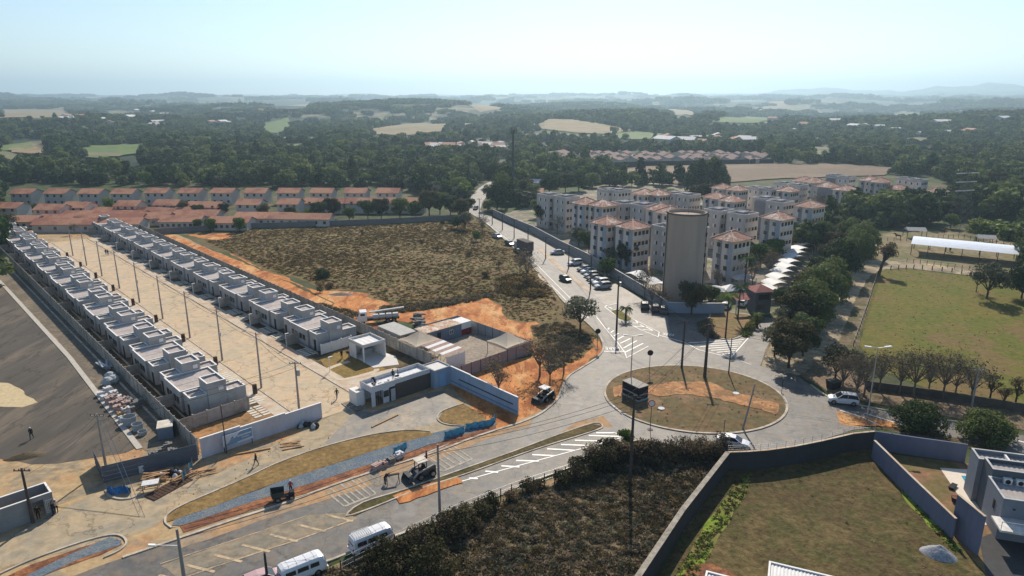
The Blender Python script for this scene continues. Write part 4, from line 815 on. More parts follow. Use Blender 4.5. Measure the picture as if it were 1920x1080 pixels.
t = thing('striped_awning', 'long lean-to roof with white and pinkish stripes beside the tent', 'awning', Wc(41.4, 1.0), CA)
sm = mat('awning_pink', (0.34, 0.24, 0.20), var=0.2, scale=2)
for i in range(7):
    obj('roof_sheet', MB().add([(0, i*1.05, 2.5), (4.2, i*1.05, 2.75), (4.2, i*1.05+1.02, 2.75), (0, i*1.05+1.02, 2.5)], [(0, 1, 2, 3)]).mesh('roof_sheet', sm if i % 2 == 0 else w_white), t)
mb = MB()
for i in range(5):
    for x in (0.1, 4.1): mb.box(x-0.04, x+0.04, 0.1+i*1.7, 0.18+i*1.7, 0, 2.5)
mb.box(0.1, 4.1, 0.0, 0.03, 0, 2.3); obj('frame', mb.mesh('frame', w_white), t)
def container(label, px, L, Wd, roofm, sidem, rz=0, h=2.6, grp=None):
    p = G(*px); t = thing('container', label, 'container', p, rz, grp)
    mb = MB(); n = int(L/0.3)
    for s in (0, 1):
        for i in range(n): mb.box(i*L/n, (i+0.55)*L/n, -0.04 if s == 0 else Wd, 0.0 if s == 0 else Wd+0.04, 0.1, h-0.1)
    mb.box(0, L, 0, Wd, 0, h-0.02); obj('body', mb.mesh('body', sidem), t); obj('roof', MB().box(-0.08, L+0.08, -0.08, Wd+0.08, h-0.02, h+0.08).mesh('roof', roofm), t)
    obj('window', window_mesh(0.9, 0.9), t, (L*0.7, -0.06, 1.1), rad(90)); obj('door', MB().box(L*0.3, L*0.3+0.9, -0.07, -0.04, 0.05, 2.1).mesh('door', darkm), t); return t
rust = mat('rusty_roof', (0.45, 0.33, 0.23), var=0.15, scale=1.2, col2=[(0.42, 0.18, 0.08), (0.6, 0.57, 0.52)], scale2=0.5, thr=(0.52, 0.58))
q = Lc(752, 611, 2.6); container('site container with a rusty tan roof and a red stripe', PX(*Wc(45.6, 12.6, 0)), 8.5, 3.6, rust, mat('container_blue', (0.16, 0.20, 0.26), var=0.1), CA)
container('low site cabin with a pale grey flat roof behind the precast wall', PX(*Wc(41.8, 15.4, 0)), 3.6, 7.5, mat('grey_sheet', (0.42, 0.41, 0.38), var=0.1, scale=1), precast, CA, 2.4)
t = thing('site_cabin', 'white site cabin end with a dark red lower half', 'cabin', Wc(54.2, 12.8), CA)
obj('body', MB().box(0, 2.6, 0, 3.2, 1.3, 2.6).mesh('body', w_white), t); obj('lower_body', MB().box(-0.01, 2.61, -0.01, 3.21, 0, 1.3).mesh('lower_body', mat('dark_red', (0.20, 0.03, 0.03))), t)
fm = mat('grey_sheet_fence', (0.30, 0.31, 0.32), var=0.08, scale=1, rough=0.6)
def sheet_fence(name, label, p0, p1, h, m, pw=2.1, cat='fence', z=0):
    p0 = Vector((p0[0], p0[1], 0)); p1 = Vector((p1[0], p1[1], 0)); d = p1-p0; L = d.length; n = max(1, round(L/pw)); pw = L/n
    t = thing(name, label, cat, (p0.x, p0.y, z), math.atan2(d.y, d.x)); pm = corr(0.04, pw-0.04, -0.02, 0.02, 0, 0, 'x', m)
    bpy.data.meshes.remove(pm); mb = MB(); k = 8
    for i in range(k): mb.box(0.05 + (pw-0.1)*i/k, 0.05 + (pw-0.1)*(i+1)/k - 0.001, -0.02 - 0.025*(i % 2), 0.02, 0.02, h)
    pm = mb.mesh('panel', m); po = MB().box(-0.045, 0.045, -0.05, 0.05, 0, h+0.02).mesh('post', darkm)
    for i in range(n+1):
        obj('post', po, t, (i*pw, 0, 0))
        if i < n: obj('panel', pm, t, (i*pw, 0, 0))
    return t
sheet_fence('sheet_fence', 'grey metal sheet fence on the far side of the tent yard', Wc(47, 18.0), Wc(57.6, 18.2), 2.2, fm)
sheet_fence('sheet_fence', 'grey metal sheet fence on the right side of the tent yard', Wc(57.6, 18.2), Wc(57.9, -3.0), 2.2, fm)
sheet_fence('sheet_fence', 'pinkish metal sheet fence facing the clay slope below the tent yard', Wc(57.9, -3.2), Wc(39.0, -3.4), 2.2, mat('pinkish_sheet', (0.30, 0.25, 0.25), var=0.08, scale=1, rough=0.7))
# corrugated hoarding lower left
t = thing('hoarding', 'dark grey corrugated hoarding beside the lilac wall', 'hoarding', G(195, 905), 0)
g0 = G(195, 905); g1 = G(372, 862); g0b = G(180, 872)
def sheetrun(p0, p1, h, name='sheet', n=8):
    mb = MB(); p0 = Vector((*p0, 0)); p1 = Vector((*p1, 0)); d = (p1-p0).normalized(); nn = Vector((-d.y, d.x, 0))
    for i in range(n): off = nn*(0.05*(i % 2)); z0 = h*i/n; mb.beam(p0+off+Vector((0, 0, z0+h/n/2)), p1+off+Vector((0, 0, z0+h/n/2)), 0.05, h/n*0.98)
    return mb.mesh(name, mat('hoarding_metal', (0.11, 0.125, 0.15), rough=0.5, var=0.08))
r = lambda p: (p.x-g0.x, p.y-g0.y)
obj('sheet', sheetrun(r(g0), r(g1), 2.2), t); obj('sheet', sheetrun(r(g0), r(g0b), 2.2), t)
gm = G(372, 868)
# small unfinished building lower left
t = thing('unfinished_room', 'small roofless rendered building at the lower left with an open doorway', 'building', Wc(0, 0), 0)
A = G(105, 962); t.location = A; dirx = (G(0, 1000) - G(105, 962)).normalized(); ang = math.atan2(dirx.y, dirx.x); t.rotation_euler = (0, 0, ang)
render_ = mat('raw_render', (0.22, 0.235, 0.24), var=0.1, scale=1)
mb = MB(); Lx = 9.0; Dy = -2.8; h = 2.75
mb.box(0, 0.9, 0, -0.15, 0, h-0.05); mb.box(2.0, Lx, 0, -0.15, 0, h-0.05); mb.box(0.9, 2.0, 0, -0.15, 2.2, h-0.05)
mb.box(0, Lx, Dy, Dy+0.15, 0, h-0.05); mb.box(0, 0.15, Dy+0.15, -0.15, 0, h-0.05); obj('walls', mb.mesh('walls', render_, fix=True), t)
mb = MB(); mb.box(-0.02, Lx, 0.03, -0.18, h-0.05, h); mb.box(-0.02, Lx, Dy-0.03, Dy+0.18, h-0.05, h); mb.box(-0.03, 0.18, Dy+0.18, -0.18, h-0.05, h); obj('coping', mb.mesh('coping', capm, fix=True), t)
obj('floor_slab', MB().box(0.2, Lx, Dy+0.2, -0.2, 0.0, 0.06).mesh('floor_slab', sited), t); obj('inner_ledge', MB().box(2.3, Lx, -0.5, -0.16, 0, 2.1).mesh('inner_ledge', sidew), t)
mb = MB()
for i in range(4): mb.box(0.35, 0.38, 0.02, 0.05, 0.2+i*0.5, 0.2+i*0.5+0.03); 
for i in range(5): mb.box(0.1+i*0.16, 0.13+i*0.16, 0.02, 0.05, 0.4, 2.0)
for i in range(6): mb.box(0.1, 0.77, 0.02, 0.05, 0.4+i*0.3, 0.43+i*0.3)
obj('window_grille', mb.mesh('window_grille', w_white), t)

# ---------------------------------------------------------------- water tower
p = G(1285, 574); p.y += 4.3
t = thing('water_tower', 'tall beige cylindrical concrete water tank beside the flats', 'water tower', p)
tkm = mat('beige_concrete', (0.42, 0.34, 0.275), var=0.05, scale=0.6, rough=0.85, col2=(0.37, 0.30, 0.245), scale2=0.12, stretch=(1, 1, 0.12))
R = 4.35; H = 20.6; mb = MB(); n = 64
ring = lambda r, z: [(r*math.cos(2*math.pi*i/n), r*math.sin(2*math.pi*i/n), z) for i in range(n)]
mb.loft([ring(R, 0), ring(R, H), ring(R-0.3, H), ring(R-0.3, H-0.7), ring(0.1, H-0.6)], caps=False); obj('shaft', mb.mesh('shaft', tkm, smooth=False), t)
mb = MB(); mb.loft([ring(R+0.05, H-0.35), ring(R+0.12, H-0.3), ring(R+0.12, H+0.05), ring(R-0.1, H+0.05), ring(R-0.1, H-0.02)], caps=False); obj('rim', mb.mesh('rim', mat('dark_rim', (0.16, 0.13, 0.11), var=0.1)), t)
for sx, lb in ((-1, 'pipe'), (1, 'pipe')):
    mb = MB(); a = rad(180+12) if sx < 0 else rad(-12); x, y = (R+0.18)*math.cos(a), (R+0.18)*math.sin(a)
    for k in (-1, 1): mb.cyl((x, y+k*0.22, 0), (x, y+k*0.22, H+0.2), 0.05, n=6)
    for i in range(60): mb.box(x-0.02, x+0.02, y-0.22, y+0.22, 0.3+i*0.34, 0.33+i*0.34)
    obj('ladder', mb.mesh('ladder', darkm), t)
obj('mast', MB().cyl((0.3, 0, H-0.6), (0.3, 0, H+1.3), 0.03, n=5).mesh('mast', darkm), t)

# ---------------------------------------------------------------- blocks of flats
RZ = rad(37.5)
wallA = mat('beige_render', (0.64, 0.48, 0.34), var=0.05, scale=0.7); wallB = mat('white_render', (0.62, 0.57, 0.52), var=0.08, scale=0.7, col2=(0.52, 0.47, 0.42), scale2=0.3, thr=(0.45, 0.7), stretch=(1, 1, 0.25))
wallC = mat('grey_render', (0.48, 0.44, 0.41), var=0.08, scale=0.7, col2=(0.40, 0.37, 0.345), scale2=0.3, thr=(0.45, 0.7), stretch=(1, 1, 0.25)); wallD = mat('blue_render', (0.30, 0.34, 0.39), var=0.05, scale=0.7); wallE = mat('slate_render', (0.22, 0.22, 0.245), var=0.05, scale=0.7)
hiptile = mat('weathered_tiles', (0.40, 0.22, 0.16), var=0.25, scale=1.6, col2=[(0.60, 0.50, 0.43), (0.22, 0.13, 0.10)], scale2=0.45, thr=(0.52, 0.58), rough=0.7, bump=0.05)
FH = 2.8
wframe = MB(); wframe.box(-0.03, 0.02, -0.62, 0.62, 0, 1.1, 0); wframe.box(-0.05, -0.03, -0.56, 0.0, 0.06, 1.04, 1); wframe.box(-0.07, -0.03, 0.0, 0.56, 0.06, 1.04, 2)
WIN_A = wframe.mesh('window', [wallB, glass, w_white])
wf2 = MB(); wf2.box(-0.03, 0.02, -0.5, 0.5, 0, 1.15, 1); wf2.box(-0.05, -0.03, -0.56, 0.56, 1.1, 1.2, 0); WIN_B = wf2.mesh('window', [wallB, glass])
_c = {}
def wing(T, ox, oy, wl, wr, fl, kind, z0=0.0):
    """one wing of a block; its near corner is at ox, oy in the block's frame"""
    h = fl*FH + 0.3; key = (wl, wr, fl, kind)
    if key not in _c:
        d = {}
        if kind == 'hip':
            mb = MB(); mb.box(0, wr, 0, wl, z0, h, 0); mb.box(-0.04, 0, 0.02, wl*0.28, z0, h-0.3, 2)
            mb.box(-0.03, 0, wl*0.55, wl*0.75, z0, h-0.3, 3)
            for f in range(fl):
                mb.box(0.02, wr*0.98, -0.03, 0, f*FH+1.7, f*FH+2.9, 1); 
            d['walls'] = mb.mesh('walls', [wallB, wallA, wallD, wallE])
            o_ = 0.65; mb = MB(); x0, x1, y0, y1 = -o_, wr+o_, -o_, wl+o_; rh = 1.9; m_ = min(x1-x0, y1-y0)/2
            if x1-x0 > y1-y0: A_ = (x0+m_, (y0+y1)/2, h+rh); B_ = (x1-m_, (y0+y1)/2, h+rh)
            else: A_ = ((x0+x1)/2, y0+m_, h+rh); B_ = ((x0+x1)/2, y1-m_, h+rh)
            c = [(x0, y0, h), (x1, y0, h), (x1, y1, h), (x0, y1, h)]
            if x1-x0 > y1-y0: fs = [(0, 1, 5, 4), (1, 2, 5), (2, 3, 4, 5), (3, 0, 4)]
            else: fs = [(0, 1, 4), (1, 2, 5, 4), (2, 3, 5), (3, 0, 4, 5)]
            mb.add(c + [A_, B_], fs + [(3, 2, 1, 0)]); d['roof'] = mb.mesh('roof', hiptile)
            mb = MB()
            rr = ((0, 4), (1, 5), (2, 5), (3, 4), (4, 5)) if x1-x0 > y1-y0 else ((0, 4), (1, 4), (2, 5), (3, 5), (4, 5)); P = c + [A_, B_]
            for a, b in rr: mb.beam(Vector(P[a])+Vector((0, 0, 0.05)), Vector(P[b])+Vector((0, 0, 0.05)), 0.25, 0.16)
            d['ridge_tiles'] = mb.mesh('ridge_tiles', mat('ridge_tile', (0.52, 0.36, 0.28), var=0.15))
        else:
            mb = MB(); mb.box(0, wr, 0, wl, z0, h-0.5, 0); d['walls'] = mb.mesh('walls', [wallC if fl == 4 else wallB])
            d['parapet'] = pbox(-0.02, wr+0.02, -0.02, wl+0.02, h+0.5, 'parapet', wallC, mat('grey_coping', (0.5, 0.49, 0.47)), 0.2, under=h-0.5)
            mb = MB(); mb.add([(0.2, 0.2, h-0.1), (wr-0.2, 0.2, h-0.1), (wr-0.2, wl-0.2, h-0.1), (0.2, wl-0.2, h-0.1)], [(0, 1, 2, 3)], 0)
            mb.box(wr*0.3, wr*0.7, wl*0.35, wl*0.7, h-0.1, h+0.75, 1); d['roof'] = mb.mesh('roof', [mat('roof_slab', (0.17, 0.165, 0.16), var=0.2, scale=1, col2=(0.28, 0.26, 0.24), scale2=0.4), wallE])
        _c[key] = d
    d = _c[key]; w = obj('wing', d['walls'], T, (ox, oy, 0))
    for k, me in d.items():
        if k != 'walls': obj(k, me, w)
    wm = WIN_A if kind != 'hip' else WIN_B
    for f in range(fl):
        z = f*FH + 1.2
        for q in (0.3, 0.72): obj('window', wm, w, (-0.05 if kind == 'hip' else 0, wl*q, z))
        for q in (0.16, 0.4, 0.62, 0.84): obj('window', WIN_B, w, (wr*q, -0.04, z), rad(90))
    return w
blocks = 0
def block(label, corners, kind, fl=4, wl=6.2, wr=6.6, ez=None):
    global blocks; ez = ez or fl*FH + 0.3; P = [G(c[0], c[1], ez) for c in corners]; o = P[0]
    T = thing('apartment_block', label, 'flats', (o.x, o.y, 0), RZ, 'four-storey blocks of flats'); c, s = math.cos(-RZ), math.sin(-RZ)
    for p in P:
        dx, dy = p.x-o.x, p.y-o.y; wing(T, c*dx - s*dy, s*dx + c*dy, wl, wr, fl, kind)
    # stairwell joining the wings
    if len(P) > 1:
        q = P[1]; dx, dy = q.x-o.x, q.y-o.y; X, Y = c*dx - s*dy, s*dx + c*dy
        x0 = max(min(0, X), -20)+1.6; x1 = x0 + 3.2; y0, y1 = sorted((0, Y)); y0 += 2; y1 += 2
        obj('stairwell', MB().box(x0+1, x1+1.5, y0, y1+2.5, 0, ez-0.6).mesh('stairwell', wallE), T)
    blocks += 1; return T
block('hip-roofed white and beige flats with broken tiles, nearest the car park wall', [(1187,430),(1138,422)], 'hip')
block('grey flat-roofed flats partly hidden behind the water tower', [(1292,436),(1256,431)], 'flat', wr=8.5)
block('beige hip-roofed flats just right of the water tower', [(1375,453)], 'hip', fl=4, wl=5.6, wr=7.2)
block('tall blue and beige flat-roofed flats at the far left end of the estate', [(1061,373),(1029,369)], 'flat', wl=6.5, wr=6.5)
block('hip-roofed flats with a blue face left of the centre of the estate', [(1129,388),(1097,384)], 'hip')
block('flat-roofed flats behind the near hip-roofed block', [(1209,389),(1171,385)], 'flat', wr=7)
block('long flats with a tan sheet roof at the back left', [(1158,360),(1140,359)], 'flat', fl=3, wr=8)
block('hip-roofed flats behind the back left row', [(1208,366),(1236,367)], 'hip', fl=4)
block('pale flat-roofed flats left of the dark hedge tree', [(1292,369),(1267,366)], 'flat', fl=4)
block('hip-roofed flats directly behind the top of the water tower', [(1258,402),(1240,396)], 'hip', wr=7)
block('hip-roofed flats right of the dark hedge tree', [(1376,379),(1346,373)], 'hip')
block('grey flat-roofed flats in the middle right of the estate', [(1468,383),(1441,376)], 'flat', wr=7)
block('hip-roofed flats at the right end of the middle row', [(1524,390)], 'hip', wr=7.5)
block('grey flat-roofed flats right of the water tower', [(1397,406),(1351,399)], 'flat', wr=7)
block('hip-roofed flats beside the row of white carports', [(1464,413)], 'hip', wr=7)
block('hip-roofed flats in the far row on the left', [(1385,358),(1358,355)], 'hip', fl=3)
block('flat-roofed flats in the far row', [(1446,357),(1424,355)], 'flat', fl=3)
block('low hip-roofed flats in the far row on the right', [(1482,360)], 'hip', fl=3)
block('white flat-roofed flats at the far edge', [(1592,335),(1572,331)], 'flat', fl=3)
block('hip-roofed flats with pale tiles in the last row', [(1527,343),(1508,341)], 'hip', fl=3, wr=9)
block('flat-roofed flats by the bare trees', [(1500,350),(1475,346)], 'flat', fl=3)
block('hip-roofed flats by the bare trees', [(1556,352),(1590,358)], 'hip', fl=3, wr=8)
block('long hip-roofed flats beyond the bare trees', [(1655,343),(1636,340)], 'hip', fl=3, wr=8)
block('white flat-roofed flats at the edge of the dark wood', [(1728,340),(1706,337)], 'flat', fl=3, wr=7)
block('small hip-roofed flats half sunk in the wood', [(1686,356)], 'hip', fl=2, wr=9)
block('last hip-roofed house inside the wood', [(1762,362)], 'hip', fl=2, wr=9)
# estate wall along the car park, with a wire top
path = [G(*q) for q in [(925,405),(960,421),(1000,438),(1050,466),(1100,491),(1150,521),(1200,552),(1250,586)]]
t = wall('estate_wall', 'long grey wall between the car park and the flats', path, 2.6, 0.2, mat('grey_wall_paint', (0.27, 0.26, 0.26), var=0.08, scale=0.8), mat('grey_coping', (0.5, 0.49, 0.47)))
t = wall('estate_wall', 'low pale blue wall at the foot of the water tower', [G(*q) for q in [(1250,586),(1300,588),(1358,588)]], 2.4, 0.2, mat('bluish_wall_paint', (0.28, 0.33, 0.40), var=0.05), capm)
t = wall('estate_wall', 'long grey wall behind the dry field, in front of the tiled houses', [G(*q) for q in [(290,440),(430,430),(560,426),(720,420),(860,412)]], 2.0, 0.2, mat('dark_wall_paint', (0.17, 0.165, 0.16), var=0.1, scale=0.6), None)
# gate tower of the flats
t = thing('gate_lodge', 'dark two-storey gate lodge with a red tiled roof', 'gatehouse', G(1415, 588), rad(10))
obj('walls', MB().box(0, 3.6, 0, 3.4, 0, 4.9).mesh('walls', mat('lodge_wall', (0.13, 0.14, 0.16), var=0.05)), t); obj('window', MB().box(0.5, 3.0, -0.06, 0, 3.0, 4.2).mesh('window', glass), t); obj('entrance', MB().box(0.6, 2.2, -0.06, 0, 0.9, 1.9).mesh('entrance', glass), t)
mb = MB(); mb.add([(-0.7, -0.7, 4.9), (4.3, -0.7, 4.9), (4.3, 4.1, 4.9), (-0.7, 4.1, 4.9), (1.8, 1.7, 6.1)], [(0, 1, 4), (1, 2, 4), (2, 3, 4), (3, 0, 4), (3, 2, 1, 0)]); redt = mat('red_tiles', (0.30, 0.13, 0.115), var=0.15, scale=1.5)
obj('roof', mb.mesh('roof', redt), t); obj('side_roof', MB().add([(-4.6, 0, 3.2), (-0.7, 0, 3.2), (-0.7, 2.6, 4.0), (-4.6, 2.6, 4.0)], [(0, 1, 2, 3)]).mesh('side_roof', redt), t); obj('column', MB().box(-4.4, -4.2, 0.1, 0.3, 0, 3.2).mesh('column', w_white), t)
# white carports
cpm = mat('carport_white', (0.62, 0.62, 0.60), rough=0.5, var=0.08, scale=2)
def arcmesh(w, d, h, n=7):
    mb = MB(); rg = []
    for y in (0, d): rg.append([(w*(i/n-0.5), y, h + 0.75*math.sin(math.pi*i/n)) for i in range(n+1)])
    m_ = n+1; mb.add(rg[0]+rg[1], [(i, i+1, m_+i+1, m_+i) for i in range(n)]); return mb.mesh('roof', cpm)
CARC = arcmesh(5.2, 4.6, 2.3); cpost = MB().box(-0.05, 0.05, -0.05, 0.05, 0, 2.3).mesh('post', steel)
cps = [(1443,590-0),(1452,566),(1462,553),(1470,541),(1477,530),(1484,520),(1490,510),(1497,500),(1503,492),(1508,484),(1514,476),(1520,468),(1500,462),(1480,455),(1540,462),(1560,458)]
wherec = ['nearest the dark trees','behind the gate lodge']
for i, q in enumerate(cps[1:]):
    t = thing('carport', 'arched white carport, %s in the line right of the flats' % nm[i], 'carport', G(*q), rad(12), 'arched white carports'); obj('roof', CARC, t)
    for x in (-2.5, 2.5): obj('post', cpost, t, (x, 0.1, 0)); obj('post', cpost, t, (x, 4.5, 0))
for q, lb in (((1180,535),'large arched white carport behind the grey wall'),((1202,548),'lower arched white carport behind the grey wall'),((1240,555),'arched white carport touching the foot of the water tower'),((1010,424),'small white dome shelter at the far end of the grey wall'),((1030,431),'white dome shelter beside the far flats'),((1066,425),'wide white sun shelter under the blue flats')):
    t = thing('carport', lb, 'carport', G(*q), rad(-45), 'arched white carports'); obj('roof', CARC, t)
    for x in (-2.5, 2.5): obj('post', cpost, t, (x, 0.1, 0)); obj('post', cpost, t, (x, 4.5, 0))
def shade(label, px, s):
    t = thing('shade_sail', label, 'canopy', G(*px), rad(20)); rg = []
    obj('canopy', MB().add([(-s, -s*0.6, 2.4), (s, -s*0.6, 2.4), (s, s*0.6, 2.4), (-s, s*0.6, 2.4), (0, 0, 3.5)], [(0, 1, 4), (1, 2, 4), (2, 3, 4), (3, 0, 4)]).mesh('canopy', cpm), t)
    for x in (-1, 1): obj('post', cpost, t, (x*s*0.9, -s*0.5, 0)); obj('post', cpost, t, (x*s*0.9, s*0.5, 0))
shade('white pointed canopy right of the water tower', (1335, 562), 3.6); shade('second white pointed canopy near the palms', (1368, 560), 3.2); shade('white canopy beside the palm lawn', (1392, 538), 3.0)

# ---------------------------------------------------------------- tiled houses beyond the estate
cream = mat('cream_wall', (0.50, 0.46, 0.42), var=0.06, scale=0.8)
def gable(w, d, h, rh, name='w'):
    mb = MB(); mb.box(0, w, 0, d, 0, h); mb.add([(0, 0, h), (0, d, h), (0, d/2, h+rh), (w, 0, h), (w, d, h), (w, d/2, h+rh)], [(0, 2, 1), (3, 4, 5)], 0)
    wl = mb.mesh('walls', cream); o_ = 0.5; mb = MB(); k = rh/(d/2); e = 0.09
    for s in (0, 1):
        y0 = -o_ if s == 0 else d+o_; z0 = h - o_*k; a = [(-o_, y0, z0+e), (w+o_, y0, z0+e), (w+o_, d/2, h+rh+e), (-o_, d/2, h+rh+e)]; b_ = [(x, y, z-0.14) for x, y, z in a]
        mb.add(a+b_, [(0, 1, 2, 3), (7, 6, 5, 4), (0, 4, 5, 1), (0, 3, 7, 4), (1, 5, 6, 2)] if s == 0 else [(3, 2, 1, 0), (4, 5, 6, 7), (1, 5, 4, 0), (4, 7, 3, 0), (2, 6, 5, 1)])
    return wl, mb.mesh('roof', tilem, fix=True)
gcache = {}
def ghouse(label, p, rz, w, d, h, rh, group, nwin=3, floors=2):
    key = (w, d, h, rh)
    if key not in gcache: gcache[key] = gable(w, d, h, rh)
    T = thing('tiled_house', label, 'house', p, rz, group); g_ = gcache[key]; obj('walls', g_[0], T); obj('roof', g_[1], T)
    for f in range(floors):
        for i in range(nwin): obj('window', WIN_B, T, (w*(i+0.5)/nwin, -0.02, 0.9+f*2.7), rad(90))
    return T
for i, x in enumerate((23, 86, 150, 211, 274, 336, 397, 459, 521, 583, 646, 707)):
    p = G(x, 385 - (1.5 if i > 3 else 0)); ghouse('two-storey house with a red tiled roof, %s from the left in the back row' % nm[i], p, rad(-5.5), 9.4, 7.5, 5.2, 1.6, 'red-roofed houses along the wood')
for i, (x, y, w) in enumerate(((-12,414,10),(67,418,10),(120,413,9),(218,410,8.5),(290,408,9),(350,408,13),(445,407,9),(522,406,8),(570,400,16),(648,400,16),(726,400,15))):
    ghouse('red-roofed house, %s from the left in the middle row' % nm[i], G(x, y), rad(-4), w, 7.5, 5.0 if w < 12 else 4.2, 1.6, 'red-roofed houses in the middle row', 3)
for i, (x, y, w, d, rz) in enumerate(((62,436,36,8,2),(72,427,36,8,2),(80,420,36,8,2),(198,424,22,8,2),(300,430,14,8,0),(325,418,16,8,0),(390,432,14,8,-2),(440,423,20,9,-3),(505,424,22,7,-3),(120,412,30,7,0),(250,412,24,7,0),(-20,430,16,8,0))):
    ghouse('long low terrace with a red tiled roof, %s of the near row' % nm[i], G(x, y), rad(rz), w, d, 2.8, 1.5, 'long low red-roofed terraces', 7, 1)
# ---- villages in the distance
vw = [gable(9, 7, 2.8, 1.3), gable(12, 8, 3.0, 1.4)]
pale_r = [mat('brown_village_roof', (0.22, 0.15, 0.13), var=0.2, scale=1), mat('white_village_roof', (0.62, 0.60, 0.58), var=0.1), mat('orange_village_roof', (0.42, 0.24, 0.17), var=0.15)]
vr = []
for a in vw:
    for m in pale_r: me = a[1].copy(); me.materials.clear(); me.materials.append(m); vr.append((a[0], me))
k = 0
for r_ in range(4):
    for c in range(24):
        x = 1020 + c*17.5 + r_*5; y = 308 - r_*4.0 - 0.0*c
        if random.random() < 0.12 or (abs(x-1082) < 10) or abs(x-1185) < 9 or abs(x-1270) < 8: continue
        p = GT(x, y); v = vr[0 if random.random() < 0.72 else 3 + 0]
        T = thing('village_house', 'small brown-roofed house of the distant housing estate', 'house', p, rad(60), 'brown-roofed houses of the distant estate', scale=random.uniform(0.9, 1.2)); obj('walls', v[0], T); obj('roof', v[1], T)
for x in (1082, 1100, 1188, 1275, 1345):
    a = GT(x, 307); b_ = GT(x-10, 291); struct('village_street', strip_mesh([(a.x, a.y), (b_.x, b_.y)], 7, float(a.z)+0.2, float(a.z)+0.3, sidew, 'village_street'))
for i in range(62):
    x = random.uniform(790, 955); y = random.uniform(272, 291); p = GT(x, y); v = vr[random.choice((1, 2, 1, 5, 0))]
    T = thing('village_house', 'pale house of the hamlet among trees beyond the avenue', 'house', p, random.uniform(0, 3), 'pale houses of the hamlet', scale=random.uniform(0.7, 1.1)); obj('walls', v[0], T); obj('roof', v[1], T)
for i in range(70):
    x, y = random.choice(((random.uniform(60, 560), random.uniform(200, 245)), (random.uniform(1420, 1900), random.uniform(205, 262)), (random.uniform(1240, 1420), random.uniform(268, 280)))); p = GT(x, y); v = vr[random.choice((1, 2, 4))]
    T = thing('village_house', 'tiny pale building scattered in the far woods', 'house', p + Vector((0, 0, 4)), random.uniform(0, 3), 'tiny pale buildings in the far woods', scale=random.uniform(0.8, 1.8)); obj('walls', v[0], T); obj('roof', v[1], T)
wall('estate_wall', 'long dark wall along the near edge of the distant estate', [GT(x, y) for x, y in ((1110,316),(1200,312),(1450,307))], 3.5, 0.4, darkm)
for lb, x, y, w, d, m in (('white-roofed shed beyond the avenue beside the mast', 975, 353, 13, 7, 4), ('tan-roofed shed below the mast', 968, 372, 12, 8, 5)):
    T = thing('shed', lb, 'shed', G(x, y), rad(-8)); obj('walls', vr[m][0], T); obj('roof', vr[m][1], T)
# pond
struct('pond', strip_mesh([G(232,325)[:2], G(300,323)[:2], G(345,325)[:2]], 14, 0.0, 0.05, mat('water', (0.10, 0.12, 0.12), rough=0.08, spec=0.9, var=0.02), 'pond'))
# ---------------------------------------------------------------- walled lot, house with pool
dkw = mat('dark_grey_wall', (0.045, 0.048, 0.052), var=0.08, scale=0.8); slate = mat('slate_blue_paint', (0.15, 0.165, 0.23), var=0.06, scale=0.6, col2=(0.115, 0.13, 0.18), scale2=0.35, thr=(0.45, 0.7), stretch=(1, 1, 0.25))
P1 = [G(x, y, 2.6) for x, y in ((1640,808),(1600,812),(1540,826),(1490,836),(1440,843),(1400,846),(1365,847))]
wall('lot_wall', 'tall dark curved wall between the roundabout and the grass lot', P1, 2.6, 0.22, dkw, sidew)  # pale coping colour stands in for the sunlit top edge
wall('lot_wall', 'dark wall with a pale top between the scrub lot and the grass lot', [G(x, y, 2.6) for x, y in ((1365,847),(1280,955),(1195,1082),(1150,1150))], 2.6, 0.5, dkw, mat('old_coping', (0.30, 0.27, 0.22), var=0.3, scale=1.5))
t = thing('wire_fence', 'thin wire fence posts standing along the dark curved wall', 'fence', P1[0] * 1.0)
t.location = (P1[0].x, P1[0].y, 0); tot = smoothpath(P1, 3); mbw = MB()
pst = MB().cyl((0, 0, 2.6), (0, 0, 3.5), 0.025, n=5).mesh('post', steel)
for i, q in enumerate(tot): obj('post', pst, t, (q.x-P1[0].x, q.y-P1[0].y, 0))
for i in range(len(tot)-1):
    for z in (2.9, 3.2, 3.45): mbw.beam((tot[i].x-P1[0].x, tot[i].y-P1[0].y, z), (tot[i+1].x-P1[0].x, tot[i+1].y-P1[0].y, z), 0.012, 0.012)
obj('wires', mbw.mesh('wires', steel), t)
wall('garden_wall', 'long slate blue garden wall running towards the camera on the right', [G(x, y, 2.6) for x, y in ((1640,825),(1710,893),(1793,972))], 2.6, 0.2, slate, sidew)
pa = G(1793, 972, 2.6); pb = G(1797, 926, 4.8); pc = G(1846, 968, 4.8)
wall('garden_wall', 'taller slate blue wall section beside the pool house', [G(1797, 926, 4.6), G(1848, 968, 4.6)], 4.6, 0.2, slate, sidew)
wall('garden_wall', 'slate blue wall behind the pool garden', [G(x, y, 2.6) for x, y in ((1640,808),(1720,820),(1815,833))], 2.6, 0.2, slate, None)
patch('pool_garden', [(1652,850),(1820,870),(1900,880),(1960,1010),(1850,1080),(1790,1010)], 0.05, mat('garden_lawn', (0.15, 0.12, 0.05), var=0.2, scale=1, bump=0.05, col2=(0.25, 0.13, 0.08), scale2=0.15), 0, 2)
patch('pool_deck', [(1762,878),(1830,882),(1900,900),(1900,985),(1836,985),(1797,930)], 0.07, mat('deck_tiles', (0.66, 0.58, 0.48), var=0.04, scale=1), 0, 2)
